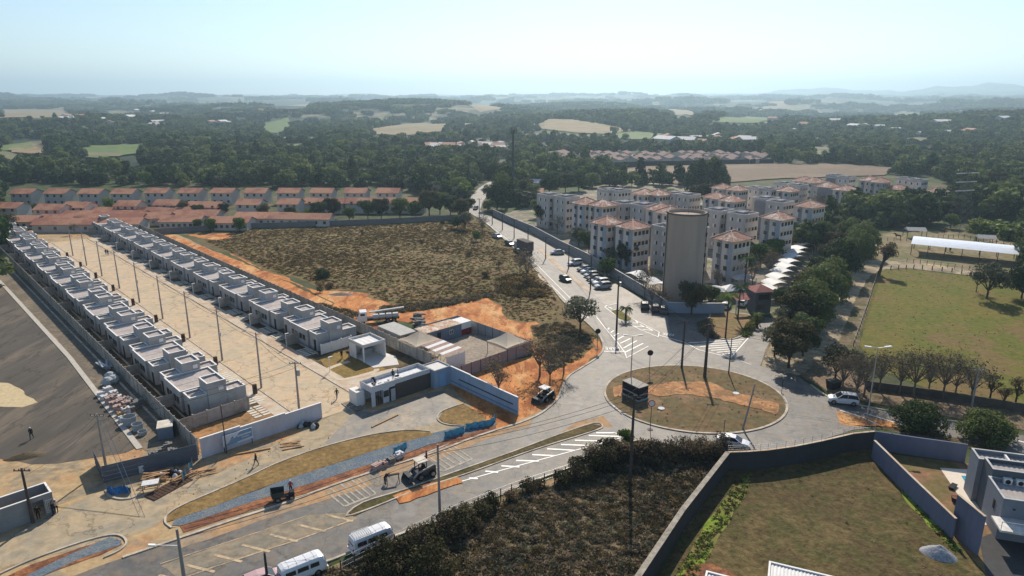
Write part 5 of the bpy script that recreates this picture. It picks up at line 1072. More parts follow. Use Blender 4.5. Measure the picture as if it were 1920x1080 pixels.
struct('pool_water', patch('pool_water', [(1802,893),(1838,895),(1850,925),(1822,925)], 0.09, mat('pool_water_m', (0.02, 0.26, 0.34), rough=0.06, spec=0.7, var=0.03), 0, 2).data) if False else patch('pool_water', [(1802,893),(1838,895),(1850,925),(1822,925)], 0.09, mat('pool_water_m', (0.02, 0.26, 0.34), rough=0.06, spec=0.7, var=0.03), 0, 2)
# the pool house: boxes with sunken roofs
c0 = G(1822, 838, 5.6); t = thing('pool_house', 'modern grey house with sunken flat roofs at the right edge', 'house', (c0.x, c0.y, 0), rad(-17))
hw = mat('house_grey', (0.20, 0.22, 0.25), var=0.05, scale=0.7); hwd = mat('house_dark', (0.10, 0.115, 0.13), var=0.05, scale=0.7)
def pb_(nm_, x0, x1, y0, y1, h, wm, rm=None):
    w = obj(nm_, pbox(x0, x1, y0, y1, h, nm_, wm, mat('house_coping', (0.42, 0.43, 0.43))), t)
    obj('roof', corr(x0+0.18, x1-0.18, y0+0.18, y1-0.18, h-0.6, h-0.5, 'roof', rm or mat('house_roof', (0.36, 0.33, 0.31), var=0.1, scale=1), 0.5, 'y', 0.06), w)
pb_('upper_block', 0, 14, -2.6, 0, 5.5, hw); pb_('middle_block', 0.5, 14, -5.3, -2.63, 5.8, hwd); pb_('lower_block', 0.2, 14, -9.9, -5.33, 4.9, hw)
obj('roof_divider', MB().box(3.2, 3.4, -2.4, -0.2, 4.9, 5.35).box(7.0, 7.2, -2.4, -0.2, 4.9, 5.35).mesh('roof_divider', capm), t)
obj('balcony', MB().box(-0.6, 14, -12.6, -9.93, 2.5, 2.72).mesh('balcony', mat('balcony_slab', (0.62, 0.60, 0.55))), t)
mb = MB()
for i in range(12): mb.box(-0.6+i*1.1, -0.56+i*1.1, -12.6, -12.56, 2.72, 3.7)
mb.box(-0.6, 14, -12.6, -12.56, 3.66, 3.72); obj('railing', mb.mesh('railing', steel), t)
obj('glazing', MB().box(2.4, 6.5, -9.97, -9.91, 2.8, 4.3).mesh('glazing', glass), t); obj('wall_light', MB().box(1.2, 1.4, -10.0, -9.91, 3.7, 3.85).mesh('wall_light', darkm), t)
obj('side_opening', MB().box(0.14, 0.2, -8.2, -7.8, 2.6, 3.6).mesh('side_opening', darkm), t)
for x in (1.5, 2.7): obj('air_unit', MB().box(x, x+0.8, -5.9, -5.45, 4.42, 5.1).cyl((x+0.4, -5.93, 4.76), (x+0.4, -5.9, 4.76), 0.26, n=10, m=1).mesh('air_unit', [w_white, darkm]), t)
# corner of white roofs at the bottom
t = thing('white_roof_building', 'corner of a white corrugated roof at the bottom edge', 'building', G(1443, 1052, 3.0) - Vector((0, 0, 3.0)), 0)
d1 = (G(1560, 1080, 3) - G(1443, 1052, 3)); t.rotation_euler = (0, 0, math.atan2(d1.y, d1.x))
obj('walls', MB().box(0, 9, -8, 0, 0, 2.7).mesh('walls', w_white), t); obj('parapet', pbox(-0.02, 9.02, -8.02, 0.02, 3.0, 'parapet', w_white, capm, 0.12, under=2.7), t); obj('roof', corr(0.16, 8.8, -7.8, -0.16, 2.82, 2.82, 'roof', w_white, 0.3, 'y', 0.07), t)
t = thing('white_roof_building', 'tiny corner of a second white roof at the bottom edge', 'building', G(1325, 1070, 3.0) - Vector((0, 0, 3.0)), t.rotation_euler[2])
obj('walls', MB().box(0, 4, -6, 0, 0, 2.7).mesh('walls', w_white), t); obj('parapet', pbox(-0.02, 4.02, -6.02, 0.02, 3.0, 'parapet', w_white, capm, 0.12, under=2.7), t); obj('roof', corr(0.16, 3.8, -5.8, -0.16, 2.82, 2.82, 'roof', w_white, 0.3, 'y', 0.07), t)
# barn
bp = G(1705, 478); t = thing('open_barn', 'long open barn with a bright white metal roof in the paddock', 'barn', bp, rad(-34))
Lb = 26; Wb = 11; mb = MB(); h = 3.4
rg = [[(x, Wb*i/8, h + 1.3*math.sin(math.pi*i/8)) for i in range(9)] for x in (0, Lb)]; mb.add(rg[0]+rg[1], [(i, i+1, 9+i+1, 9+i) for i in range(8)]); obj('roof', mb.mesh('roof', mat('bright_metal_roof', (0.78, 0.82, 0.86), rough=0.35, metal=0.2, var=0.04)), t)
bpst = MB().box(-0.1, 0.1, -0.1, 0.1, 0, 3.4).mesh('post', barkg)
for i in range(7):
    for y in (0.1, Wb-0.1): obj('post', bpst, t, (0.3 + i*4.2, y, 0))
for lb, px, w, rr in (('small open hay shelter with a grey roof left of the barn', (1700,447), 6, -10), ('tiny open shelter behind the barn', (1832,462), 5, -20)):
    t = thing('shelter', lb, 'shelter', G(*px), rad(rr)); obj('roof', MB().add([(0,0,2.6),(w,0,2.6),(w,4,2.6),(0,4,2.6),(0,2,3.5),(w,2,3.5)], [(0,1,5,4),(4,5,2,3),(0,4,3),(1,2,5)]).mesh('roof', mat('grey_sheet', (0.42,0.41,0.38))), t)
    for x in (0.1, w-0.1):
        for y in (0.1, 3.9): obj('post', MB().box(x-0.08, x+0.08, y-0.08, y+0.08, 0, 2.6).mesh('post', barkg), t)
# ================================================================ TREES ONE CAN TELL APART
TM = {}
def tm(k):
    if k in TM: return TM[k]
    spec = dict(
      dense=dict(h=9, cr=5.0, nl=14, n=5200, ls=0.3, m=L_olive, inner=0.4, lr=1.7, base=0.22), dense2=dict(h=8, cr=4.2, nl=13, n=4600, ls=0.3, m=L_mid, inner=0.5, lr=1.7, base=0.2),
      airy=dict(h=8, cr=4.6, nl=10, n=1700, ls=0.34, m=L_grey, inner=0.5, base=0.25, lr=1.7, flat_=0.6), bare=dict(h=8, cr=3.8, nl=9, n=350, ls=0.26, m=L_dry, inner=0.3, base=0.3, bare=True, bm=barkg),
      bare2=dict(h=8.5, cr=4.4, nl=11, n=260, ls=0.2, m=L_dry, inner=0.35, base=0.32, bare=True, bm=barkg, tr=0.17, lr=1.9), bare3=dict(h=8, cr=4.2, nl=10, n=240, ls=0.2, m=L_grey, inner=0.35, base=0.32, bare=True, bm=barkg, tr=0.17, lr=1.8),
      thin=dict(h=5.5, cr=1.8, nl=6, n=260, ls=0.25, m=L_dry, inner=0.3, base=0.35, bare=True, lr=0.9), bush=dict(h=3.6, cr=3.6, nl=14, n=5000, ls=0.22, m=L_mid, inner=0.6, base=0.02, flat_=0.7),
      darkbush=dict(h=2.1, cr=1.6, nl=9, n=1500, ls=0.15, m=L_olive, inner=0.4, base=0.02), drybush=dict(h=2.0, cr=1.5, nl=8, n=1000, ls=0.14, m=L_dry, inner=0.35, base=0.05, bare=True),
      drybush2=dict(h=2.8, cr=1.5, nl=9, n=380, ls=0.15, m=L_dry, inner=0.3, base=0.1, bare=True), green=dict(h=6.5, cr=3.2, nl=9, n=1900, ls=0.4, m=L_green, inner=0.6, base=0.2),
      cone=dict(h=14, cr=2.6, nl=10, n=1300, ls=0.7, m=L_dark, inner=0.6, base=0.02, flat_=1.7, lr=1.9), lean=dict(h=9, cr=3.6, nl=8, n=700, ls=0.3, m=L_dry, inner=0.3, base=0.45, bare=True, lean=(3.0, 1.0), lr=1.4, tr=0.42),
      grove=dict(h=11, cr=5.8, nl=17, n=6000, ls=0.36, m=L_dark, inner=0.5, lr=2.3, base=0.2))[k]
    TM[k] = tree_meshes(sum(map(ord, k)), **spec); return TM[k]
def T_(kind, px, py, s, label, group=None, name='tree', cat='tree', rz=None, zs=None):
    t = thing(name, label, cat, G(px, py), random.uniform(0, 6.28) if rz is None else rz, group, scale=(s, s, zs or s)); m = tm(kind)
    obj('trunk', m[0], t); obj('crown', m[1], t); return t
T_('airy', 1088, 618, 1.0, 'grey-green spreading tree on the corner between clay and avenue', zs=0.85)
T_('drybush', 1062, 650, 1.0, 'low dry bush just in front of the spreading corner tree', name='bush', cat='bush')
for i, (x, y, s, k) in enumerate(((1012,705,.85,'bare'),(1031,722,.8,'bare3'),(1057,700,.9,'bare3'),(935,742,.75,'bare'),(988,528,1.0,'bare2'),(975,512,.7,'bare3'))):
    T_(k, x, y, s, ['thin bare tree on the clay slope, left of a pair','thin grey tree on the clay slope above the black machine','twiggy tree at the kerb below the corner tree','lone bare tree before the pinkish sheet fence','bare twiggy tree leaning over the avenue by the dry field','small twiggy tree behind the one leaning over the avenue'][i])
RT = [(1452,668,.8,'airy'),(1478,690,.95,'dense'),(1505,668,.9,'dense2'),(1470,640,.9,'airy'),(1492,630,1.0,'dense'),(1518,622,1.0,'grove'),(1500,598,.9,'dense'),(1540,585,1.0,'grove'),(1475,600,.8,'dense2'),(1520,565,.9,'dense'),(1555,560,.9,'grove'),(1535,535,.9,'dense2'),(1570,528,1.0,'grove'),(1600,505,1.0,'grove'),(1580,490,.9,'dense'),(1615,480,.95,'grove'),(1555,500,.85,'dense'),(1590,468,.9,'grove'),(1620,458,.8,'dense2'),(1560,478,.8,'dense'),(1540,462,.7,'dense2')]
for i, (x, y, s, k) in enumerate(RT):
    T_(k, x, y, s, 'dark leafy tree between carports and dirt road, %s from the roundabout' % (nm[i] if i < 20 else 'last'), 'dark trees between the carports and the dirt road')
T_('lean', 1647, 517, 1.0, 'dark leaning tree with a forked trunk at the bend of the dirt road', rz=0.2)
T_('airy', 1850, 560, 1.1, 'spreading tree in front of the right end of the white barn'); T_('grove', 1915, 560, .75, 'dark tree cut by the right edge beside the paddock'); T_('bare3', 1830, 548, .8, 'twiggy tree beside the parked grey car in the paddock')
T_('green', 1782, 428, .8, 'bright green round tree left of the cane field')
for i, (x, y, s, k) in enumerate(((1578,738,.95,'bare2'),(1604,752,1.0,'bare2'),(1620,742,1.0,'bare3'),(1648,734,.95,'bare2'),(1686,738,1.0,'bare3'),(1712,744,1.1,'bare2'),(1740,738,.9,'bare3'),(1767,748,1.1,'bare2'),(1790,745,.9,'bare3'),(1819,755,1.0,'bare3'),(1855,752,.9,'thin'),(1903,760,.9,'thin'),(1565,715,.9,'airy'),(1880,765,.7,'thin'))):
    T_(k, x, y, s, 'bare brown tree at the near edge of the meadow, %s of its row' % nm[i], 'bare brown trees along the near edge of the meadow', zs=s*0.92)
T_('bush', 1716, 800, 1.0, 'big round green bush beside the east road, left of two', name='bush', cat='bush'); T_('bush', 1842, 822, 1.05, 'big round green bush beside the east road, right of two', name='bush', cat='bush')
hb = []
path = smoothpath([Vector(q) for q in ((755,1050),(800,1022),(850,992),(900,958),(980,925),(1040,900),(1110,868),(1150,858))], 6)
for i, q in enumerate(path):
    if i % 2: continue
    for r_ in range(2 if q.x < 900 or q.x > 1080 else 1):
        k = random.choice(('darkbush','drybush','drybush2','darkbush')); T_(k, q.x+random.uniform(-14, 14), q.y+random.uniform(-2, 14)+r_*12, random.uniform(.6, 1.1)*(1.2 if (q.x < 870 or q.x > 1080) else 0.85), 'dark bush in the rough hedge between the scrub lot and the avenue', 'bushes of the rough hedge along the avenue', 'bush', 'bush')
for i in range(30):
    x = 1160 + i*6.6; T_(random.choice(('drybush2','drybush2','drybush')), x+random.uniform(-3, 3), 868 - (x-1160)*0.05 + random.uniform(-6, 6), random.uniform(.85, 1.15), 'leafless grey shrub in the fence line below the roundabout', 'leafless grey shrubs below the roundabout', 'shrub', 'shrub')
for i in range(12): T_(random.choice(('darkbush','drybush')), random.uniform(690, 860), random.uniform(1056, 1095), random.uniform(.9, 1.4), 'dark bush in the corner of the scrub lot behind the vans', 'dark bushes behind the vans', 'bush', 'bush')
T_('green', 1172, 835, .35, 'small bright green bush in the rough hedge', name='bush', cat='bush')
T_('dense', 1296, 590, .82, 'dark round tree standing before the foot of the water tower')
FT_ = [(1175,505,.8,'dense','dark tree between the two wings of the nearest flats'),(1150,500,.7,'airy','grey tree below the nearest flats'),(1125,488,.75,'bare2','brown tree behind the middle of the grey wall'),(1104,474,.8,'dense2','green tree behind the grey wall, left of the nearest flats'),(1085,462,.8,'airy','grey tree behind the grey wall near the white sun shelter'),(1045,440,.9,'bare3','brown tree beside the small dome shelters'),(1060,425,.8,'dense2','tree at the foot of the blue flats'),(1018,425,.9,'dense','dark tree left of the blue flats'),(1010,408,.9,'dense2','tree behind the left end of the blue flats'),(1138,520,.8,'green','olive tree below the nearest flats by the wall'),(1208,560,.95,'bare2','bare tree before the arched white carport'),(1222,575,.7,'bare3','twiggy tree left of the water tower foot'),(1240,580,.6,'bare2','small bare tree touching the wall near the tower'),(1200,425,1.0,'green','green trees on the roofline behind the nearest flats'),(1225,420,1.0,'dense2','tree mass behind the nearest flats'),(1330,575,.6,'dense2','small dark tree right of the water tower'),(1345,548,.7,'bare2','brown tree right of the beige flats'),(1410,540,.85,'bare2','brown leafy tree in the middle of the garden'),(1392,520,.8,'airy','grey tree beside the beige flats'),(1425,500,1.0,'green','fresh green tree beside the hip-roofed flats'),(1450,490,1.0,'green','fresh green tree left of the white carports'),(1442,520,.9,'bare2','brown tree left of the carport line'),(1400,480,.7,'green','young green tree under the grey flats'),(1325,388,1.1,'dense','dark hedge tree in the middle of the estate'),(1305,384,.9,'dense','dark hedge tree left of its pair'),(1160,385,.9,'dense2','tree between the back rows at left'),(1260,382,.8,'dense2','low tree in front of the hip roofs'),(1500,470,.9,'airy','pale grey tree at the top of the carport line'),(1480,470,.8,'dense2','tree behind the pale grey tree'),(1520,405,1.0,'bare3','bare tree in front of the last flats'),(1535,400,1.0,'bare2','wide bare tree in front of the last flats'),(1560,412,.8,'dense','dark tree right of the last flats'),(1600,412,.7,'grove','dark tree at the edge of the wood, left'),(1640,410,.7,'grove','dark tree at the edge of the wood, middle'),(1690,405,.6,'dense','dark tree before the small tiled house'),(1350,575,.5,'bush','low shrub beside the white canopy')]
for x, y, s, k, lb in FT_: T_(k, x, y, s, lb)
for i, (x, y, s) in enumerate(((1298,356,1.0),(1312,354,1.15),(1322,356,.95),(1335,354,1.2),(1345,355,1.1),(1352,357,.9),(1288,358,.7),(1362,356,.6),(1168,343,.75))):
    T_('cone', x, y, s, 'tall dark conifer in the clump before the ploughed field, %s from the left' % nm[i] if i < 8 else 'single dark conifer beside the yellow field', 'dark conifers before the ploughed field')
for i, (x, y, s, k) in enumerate(((932,392,1.1,'grove'),(945,378,1.2,'grove'),(952,362,1.3,'grove'),(930,352,1.2,'grove'),(985,372,1.0,'dense'),(1000,380,1.0,'dense2'),(1030,365,1.0,'grove'),(1060,360,1.0,'dense'),(1085,358,1.0,'grove'),(915,398,.6,'dense2'),(878,402,.8,'dense2'),(862,412,.9,'dense'),(845,405,1.0,'dense2'),(872,430,.8,'airy'),(905,438,.9,'bare3'),(893,452,.5,'green'),(858,428,.7,'green'),(830,420,.3,'bush'))):
    T_(k, x, y, s, 'tree beside the far stretch of the avenue, %s of the cluster' % nm[i], 'trees along the far stretch of the avenue')
tt = [(395,434,.7,'green'),(450,434,.75,'green'),(372,432,.5,'dense2'),(205,394,.8,'green'),(235,398,.8,'green'),(330,405,.8,'dense2'),(345,407,.7,'dense'),(375,412,.7,'dense2'),(420,408,.6,'dense'),(495,408,.6,'dense'),(545,412,.6,'dense2'),(60,405,.6,'dense2'),(20,432,.8,'airy'),(150,428,.6,'bare2'),(600,414,.9,'dense2'),(625,410,.9,'dense'),(655,414,.8,'green'),(690,411,.9,'dense2'),(715,412,.9,'dense'),(750,410,1.0,'dense2'),(780,408,1.0,'green'),(805,404,1.1,'dense'),(825,402,1.1,'dense2'),(0,438,.9,'bare2'),(140,440,.5,'bare2'),(205,436,.4,'bare2'),(580,414,.7,'green'),(555,410,.5,'green'),(270,402,.5,'dense')]
for i, (x, y, s, k) in enumerate(tt):
    T_(k, x, y, s, 'garden tree among the red-roofed houses, %s along the row' % (nm[i] if i < 20 else 'rear ' + nm[i-20]), 'garden trees among the red-roofed houses')
for i, (x, y, s, k) in enumerate(((600,548,.8,'drybush2'),(605,520,.6,'bush'),(790,455,.55,'drybush'),(520,470,.5,'drybush'),(870,428,.6,'drybush2'),(745,470,.7,'drybush'),(820,470,.7,'drybush2'),(910,520,.8,'drybush'),(680,440,.7,'drybush2'),(620,540,.7,'drybush'),(880,480,.8,'drybush'),(935,500,.8,'drybush2'))):
    T_(k, x, y, s, 'scrubby bush in the dry field, %s one' % nm[i], 'scrubby bushes in the dry field', 'bush', 'bush')
brush('tall_dry_grass', [(945,520),(985,515),(1020,545),(1015,558),(960,555),(940,548)], 1.6, TB, 1.4, 2.4, 'tall golden grass clumps beside the avenue')
# palms
def frond(mb, a, L, droop, rise, m=0):
    P = []; n = 7
    for i in range(n+1):
        t = i/n; P.append(Vector((math.cos(a)*L*t*(1-0.18*t), math.sin(a)*L*t*(1-0.18*t), rise*t*2 - droop*t*t*2)))
    sd_ = Vector((-math.sin(a), math.cos(a), 0))
    for i in range(n):
        for q in (0.25, 0.75):
            p = P[i].lerp(P[i+1], q); w = L*0.24*math.sin(math.pi*min(0.95, (i+q)/n*0.85+0.12)); d = (P[i+1]-P[i]).normalized()
            for s in (-1, 1): mb.add([p, p+d*L*0.05, p + sd_*s*w + d*w*0.5 - Vector((0, 0, w*0.55))], [(0, 1, 2)], m)
    for i in range(n): mb.beam(P[i], P[i+1], 0.05, 0.04, m)
def palm(label, px, py, h, L=2.2, n=22, tr=0.14):
    t = thing('palm_tree', label, 'palm', G(px, py), random.uniform(0, 6)); mb = MB(); mb.cyl((0, 0, 0), (0, 0, h), tr*1.3, tr*0.9, 8, caps=False); obj('trunk', mb.mesh('trunk', bark), t)
    f = MB()
    for i in range(n): frond(f, i*2.4+random.uniform(-.2, .2), L*random.uniform(.85, 1.1), random.uniform(.5, 1.3)*L*0.45, random.uniform(0.25, .9)*L*0.5)
    obj('fronds', f.mesh('fronds', L_green), t, (0, 0, h)); return t
palm('short palm on the traffic island beside the dark pole', 1173, 600, 2.6, 1.9, 26, 0.2)
palm('tall slender palm in the oval flower bed', 1360, 634, 8.6, 2.6); palm('palm behind the flower bed, left of the gate lodge', 1383, 600, 7.0, 2.4); palm('palm with a yellowish crown beside the beige flats', 1395, 545, 8, 2.6); palm('small palm at the hedge of the flower bed', 1420, 612, 2.5, 1.8)
brush('clipped_hedge', [(1392,628),(1404,612),(1418,594),(1424,596),(1412,616),(1398,632)], 30, TG, .9, 1.3, 'clipped green hedge on the right side of the flower bed', 0.3)
brush('clipped_hedge', [(1314,606),(1330,600),(1332,622),(1345,634),(1330,632),(1316,622)], 25, TD, .7, 1.0, 'dark low hedge on the left of the flower bed', 0.2)
cane = proto_collection('cane', [tuft(80+i, 40, 1.6, 3.6, 0.9, G_green) for i in range(3)])
brush('cane_field', [(1815,434),(1830,428),(1960,440),(1960,462),(1880,450)], 0.5, cane, .8, 1.2, 'bright yellow-green cane crop at the right edge')
# ================================================================ POLES, LAMPS, SIGNS
polec = mat('pole_concrete', (0.30, 0.27, 0.25), var=0.1, scale=2); poled = mat('old_pole', (0.075, 0.06, 0.055), var=0.15, scale=2)
def fit_h(bx, by, ty):
    v0 = (by-540)/FPX; v1 = (ty-540)/FPX; s = CAMH/(SP+v0*CP); return (v0-v1)*s/(CP - v1*SP)
TOPS = {}
def pole(key, label, bx, by, ty, m=polec, r=0.14, arms=1, lamp=None, tx=None, rz=0.0, cat='utility pole', group=None, box=False):
    p = G(bx, by); h = fit_h(bx, by, ty); t = thing('utility_pole', label, cat, p, rz, group); dx = 0
    if tx is not None: q = G(tx, ty, h); dx = q.x-p.x
    mb = MB(); mb.cyl((0, 0, -0.2), (dx, 0, h), r*1.25, r*0.75, 10); obj('shaft', mb.mesh('shaft', m), t)
    for k in range(arms):
        z = h-0.35-k*0.9; mb = MB(); mb.box(dx-0.9, dx+0.9, -0.05, 0.05, z, z+0.1); obj('crossarm', mb.mesh('crossarm', m), t)
        mb = MB()
        for x in (-0.8, -0.3, 0.3, 0.8): mb.cyl((dx+x, 0, z+0.1), (dx+x, 0, z+0.28), 0.05, n=6)
        obj('insulators', mb.mesh('insulators', darkm), t)
    if box: obj('transformer', MB().cyl((0.35, 0, h-2.2), (0.35, 0, h-1.3), 0.24, n=10).mesh('transformer', steel), t)
    if lamp:
        lx, ly = lamp; q = G(lx, ly, h*0.72) - p; mb = MB(); a = Vector((dx*0.7, 0, h*0.68)); e = Vector((q.x, q.y, h*0.78)); d = e-a; L = min(d.length, 3.2); e = a + d.normalized()*L; mb.cyl(a, e, 0.035, n=6); obj('lamp_arm', mb.mesh('lamp_arm', steel), t)
        mb = MB(); mb.beam(e, e + d.normalized()*0.6, 0.28, 0.14); obj('lamp_head', mb.mesh('lamp_head', w_white), t)
    TOPS[key] = p + Vector((dx, 0, h)); return t
pole('a', 'concrete pole at the edge of the avenue left of the hedge', 825, 972, 833, arms=0, lamp=None)
pole('b', 'dark wooden pole rising from the hedge in front of the black kiosk', 1181, 905, 741, poled, 0.17, 1, lamp=(1145, 767))
pole('c', 'concrete pole with guy wires beside the stacked pallets', 199, 876, 776, arms=1)
pole('d', 'dark pole in front of the small unfinished building', 62, 980, 878, poled, 0.15, 1)
pole('e', 'concrete pole with a street lamp at the bottom left', 346, 1088, 992, arms=0, lamp=(292, 1028), r=0.16)
pole('f', 'short dark post at the bottom beside the nearest van', 503, 1100, 1036, poled, 0.13, 0)
pole('g', 'pole with a small transformer in the new estate street', 561, 768, 678, arms=1, box=True)
pole('h', 'thin dark pole standing in front of the lilac wall', 425, 850, 759, poled, 0.07, 0); pole('i', 'thin dark pole behind the gatehouse', 748, 745, 691, poled, 0.06, 0)
pole('j', 'dark pole at the far side of the roundabout, leftmost of three', 1278, 690, 601, poled, 0.17, 1); pole('k', 'thickest dark pole on the far side of the roundabout', 1321, 709, 608, poled, 0.23, 1)
pole('l', 'thin pole at the far side of the roundabout, rightmost of three', 1366, 702, 634, poled, 0.09, 0); pole('m', 'leaning pole at the near side of the roundabout', 1392, 806, 720, polec, 0.12, 0, tx=1416)
pole('n', 'dark pole beside the short palm on the traffic island', 1156, 618, 517, poled, 0.17, 1, box=True)
for i, (x, y, ty) in enumerate(((1107,543,478),(1066,503,460),(1023,485,444),(990,456,424),(964,447,411),(942,431,400),(923,421,393),(899,408,372))):
    pole('o%d' % i, 'dark pole along the avenue car park, %s from the roundabout' % nm[i], x, y, ty, poled, 0.14, 1, group='dark poles along the avenue')
pole('p', 'pole beside the row of bare trees on the right', 1818, 782, 690, polec, 0.13, 1); pole('q', 'pole in front of the barn', 1830, 452, 405, poled, 0.13, 1)
for i in range(9):
    x, y = PX(*Wc(15.1 - 0.05*i, 15.6 + 16.25*i)); h = 9.4; t = thing('utility_pole', 'concrete pole in the new street, %s from the front wall' % nm[i], 'utility pole', Wc(15.1, 15.6+16.25*i), CA, 'concrete poles of the new street')
    obj('shaft', MB().cyl((0, 0, 0), (0, 0, h), 0.17, 0.10, 10).mesh('shaft', polec), t); TOPS['c%d' % i] = Wc(15.1, 15.6+16.25*i, h)
    obj('crossarm', MB().box(-0.1, 0.9, -0.05, 0.05, h-0.4, h-0.3).mesh('crossarm', polec), t)
    if i % 3 == 1: obj('meter_box', MB().box(-0.2, 0.2, -0.35, -0.1, 4.6, 5.3).mesh('meter_box', steel), t)
    t2 = thing('meter_post', 'dark brick meter post beside the %s street pole' % nm[i], 'post', Wc(13.4, 14.0+16.25*i), CA, 'meter posts in the new street'); obj('pillar', MB().box(-0.3, 0.3, -0.2, 0.2, 0, 1.6).mesh('pillar', mat('meter_brown', (0.10, 0.06, 0.045), var=0.2)), t2); obj('meter', MB().box(-0.15, 0.15, -0.24, -0.2, 0.9, 1.3).mesh('meter', darkm), t2)
    t3 = thing('garden_lamp', 'short white garden lamp on the right pavement, %s from the gatehouse' % nm[i], 'lamp', Wc(26.4, 14+16.25*i), CA, 'short white lamps on the right pavement')
    obj('post', MB().cyl((0, 0, 0), (0, 0, 2.6), 0.06, n=8).mesh('post', w_white), t3); obj('head', MB().box(-0.1, 0.6, -0.12, 0.12, 2.6, 2.72).mesh('head', w_white), t3)
def wires(label, keys, off=((0.8, 0), (-0.8, 0), (0.3, -1)), r=0.026, name='power_line', m=darkm, sag=0.6):
    o = TOPS[keys[0]]; t = thing(name, label, 'wires', (o.x, o.y, 0))
    for ox, oz in off:
        mb = MB()
        for a, b_ in zip(keys[:-1], keys[1:]):
            A = TOPS[a] - Vector((o.x, o.y, 0)) + Vector((ox, 0, oz)); B = TOPS[b_] - Vector((o.x, o.y, 0)) + Vector((ox, 0, oz)); n = 8; pr = None
            for i in range(n+1):
                q = i/n; p = A.lerp(B, q) - Vector((0, 0, sag*4*q*(1-q)))
                if pr is not None: mb.cyl(pr, p, r, n=3, caps=False)
                pr = p
        obj('wire', mb.mesh('wire', m), t)
wires('wires from the front street up the avenue over the roundabout', ['e', 'a', 'b', 'k', 'j', 'n', 'o0', 'o1', 'o2', 'o3', 'o4', 'o5', 'o6', 'o7'])
wires('wires strung along the new street', ['g'] + ['c%d' % i for i in range(9)], off=((0.0, -0.2), (0.0, -1.0)))
wires('wires between the dark pole and the guyed pole', ['d', 'c', 'g'], off=((0, -0.2), (0, -1)))
TOPS['x1'] = G(265, 975, 0); TOPS['x2'] = G(250, 955, 0); wires('two slanting guy wires of the concrete pole', ['c', 'x1'], off=((0, -0.3), (0.6, -0.3)), sag=0.0, m=steel, r=0.03)
wires('wires from the thick pole towards the right edge', ['k', 'p'], off=((0, -.2), (0, -.8)))
def lampT(label, bx, by, ty, w=1.6):
    p = G(bx, by); h = fit_h(bx, by, ty); t = thing('street_lamp', label, 'street lamp', p); obj('post', MB().cyl((0, 0, 0), (0, 0, h), 0.11, 0.06, 8).mesh('post', steel if w < 2 else polec), t)
    for s in (-1, 1): mb = MB(); mb.beam((0, 0, h-0.05), (s*w*0.6, 0, h+0.12), 0.07, 0.07); obj('arm', mb.mesh('arm', steel), t); mb = MB(); mb.beam((s*w*0.5, 0, h+0.1), (s*w, 0, h+0.22), 0.36, 0.14); obj('lamp_head', mb.mesh('lamp_head', w_white), t)
lampT('tall double-headed street lamp at the left rim of the roundabout', 1182, 722, 630); lampT('tall street lamp with two white heads among the bare trees', 1625, 790, 652, 1.9)
def sign(label, bx, by, ty, face, r=0.42, ty2=0):
    p = G(bx, by); h = fit_h(bx, by, ty); t = thing('road_sign', label, 'road sign', p); obj('post', MB().cyl((0, 0, 0), (0, 0, h-0.1), 0.045, n=8).mesh('post', darkm), t)
    mb = MB(); mb.cyl((0, -0.07, h-r), (0, -0.05, h-r), r, n=24, m=0); mb.cyl((0, -0.09, h-r), (0, -0.07, h-r), r*0.78, n=24, m=1); obj('disc', mb.mesh('disc', [face[0], face[1]]), t)
    obj('foot', MB().cyl((0, 0, 0), (0, 0, 0.08), 0.4, n=12).mesh('foot', darkm), t)
rd = mat('sign_red', (0.45, 0.03, 0.04), var=0.05)
sign('round sign seen from behind at the far left of the roundabout', 1217, 701, 656, (darkm, darkm), 0.5); sign('round red-rimmed white sign at the near left of the roundabout', 1219, 806, 750, (rd, w_white), 0.5); sign('round sign seen from behind on the corner of the avenue', 1120, 655, 616, (darkm, darkm), 0.5)
sign('small post with a plate behind the white car', 1357, 812, 787, (darkm, steel), 0.15); sign('thin post with a small plate at the right rim of the roundabout', 1465, 740, 706, (darkm, steel), 0.18)
# mast and pylon
p = G(962, 380); h = fit_h(962, 380, 243); t = thing('telecom_mast', 'tall dark telephone mast beside the avenue', 'mast', p); obj('pole', MB().cyl((0, 0, 0), (0, 0, h), 0.75, 0.35, 12).mesh('pole', mat('mast_grey', (0.07, 0.08, 0.085), rough=0.6)), t)
mb = MB()
for k in range(6): a = k*1.047; mb.box(math.cos(a)*1.3-0.15, math.cos(a)*1.3+0.15, math.sin(a)*1.3-0.1, math.sin(a)*1.3+0.1, h-1.8, h+1.0)
mb.cyl((0, 0, h-1.3), (0, 0, h-1.2), 1.3, n=10); mb.cyl((0, 0, h), (0, 0, h+2), 0.05, n=4); obj('antennas', mb.mesh('antennas', darkm), t)
def pylon(label, px, py, ty, base=3.2):
    p = G(px, py); h = fit_h(px, py, ty); t = thing('power_pylon', label, 'pylon', p, 0.3); mb = MB(); N_ = 9; pr = None
    for k in range(N_+1):
        z = h*k/N_; w = base*(1-k/N_)**1.2 + 0.5; c = [Vector((sx*w, sy*w, z)) for sx, sy in ((-1,-1),(1,-1),(1,1),(-1,1))]
        if pr:
            for i in range(4): mb.beam(pr[i], c[i], 0.12, 0.12); mb.beam(pr[i], c[(i+1) % 4], 0.07, 0.07); mb.beam(c[i], c[(i+1) % 4], 0.06, 0.06)
        pr = c
    obj('lattice', mb.mesh('lattice', mat('pylon_steel', (0.13, 0.13, 0.125), var=0.1)), t)
    for k, z in enumerate((h-0.5, h-3.5, h-6.5)): mb = MB(); mb.beam((-5+k*0.4, 0, z), (5-k*0.4, 0, z), 0.25, 0.3); obj('arm', mb.mesh('arm', steel), t)
pylon('lattice power pylon against the dark wood on the right', 1796, 432, 322)
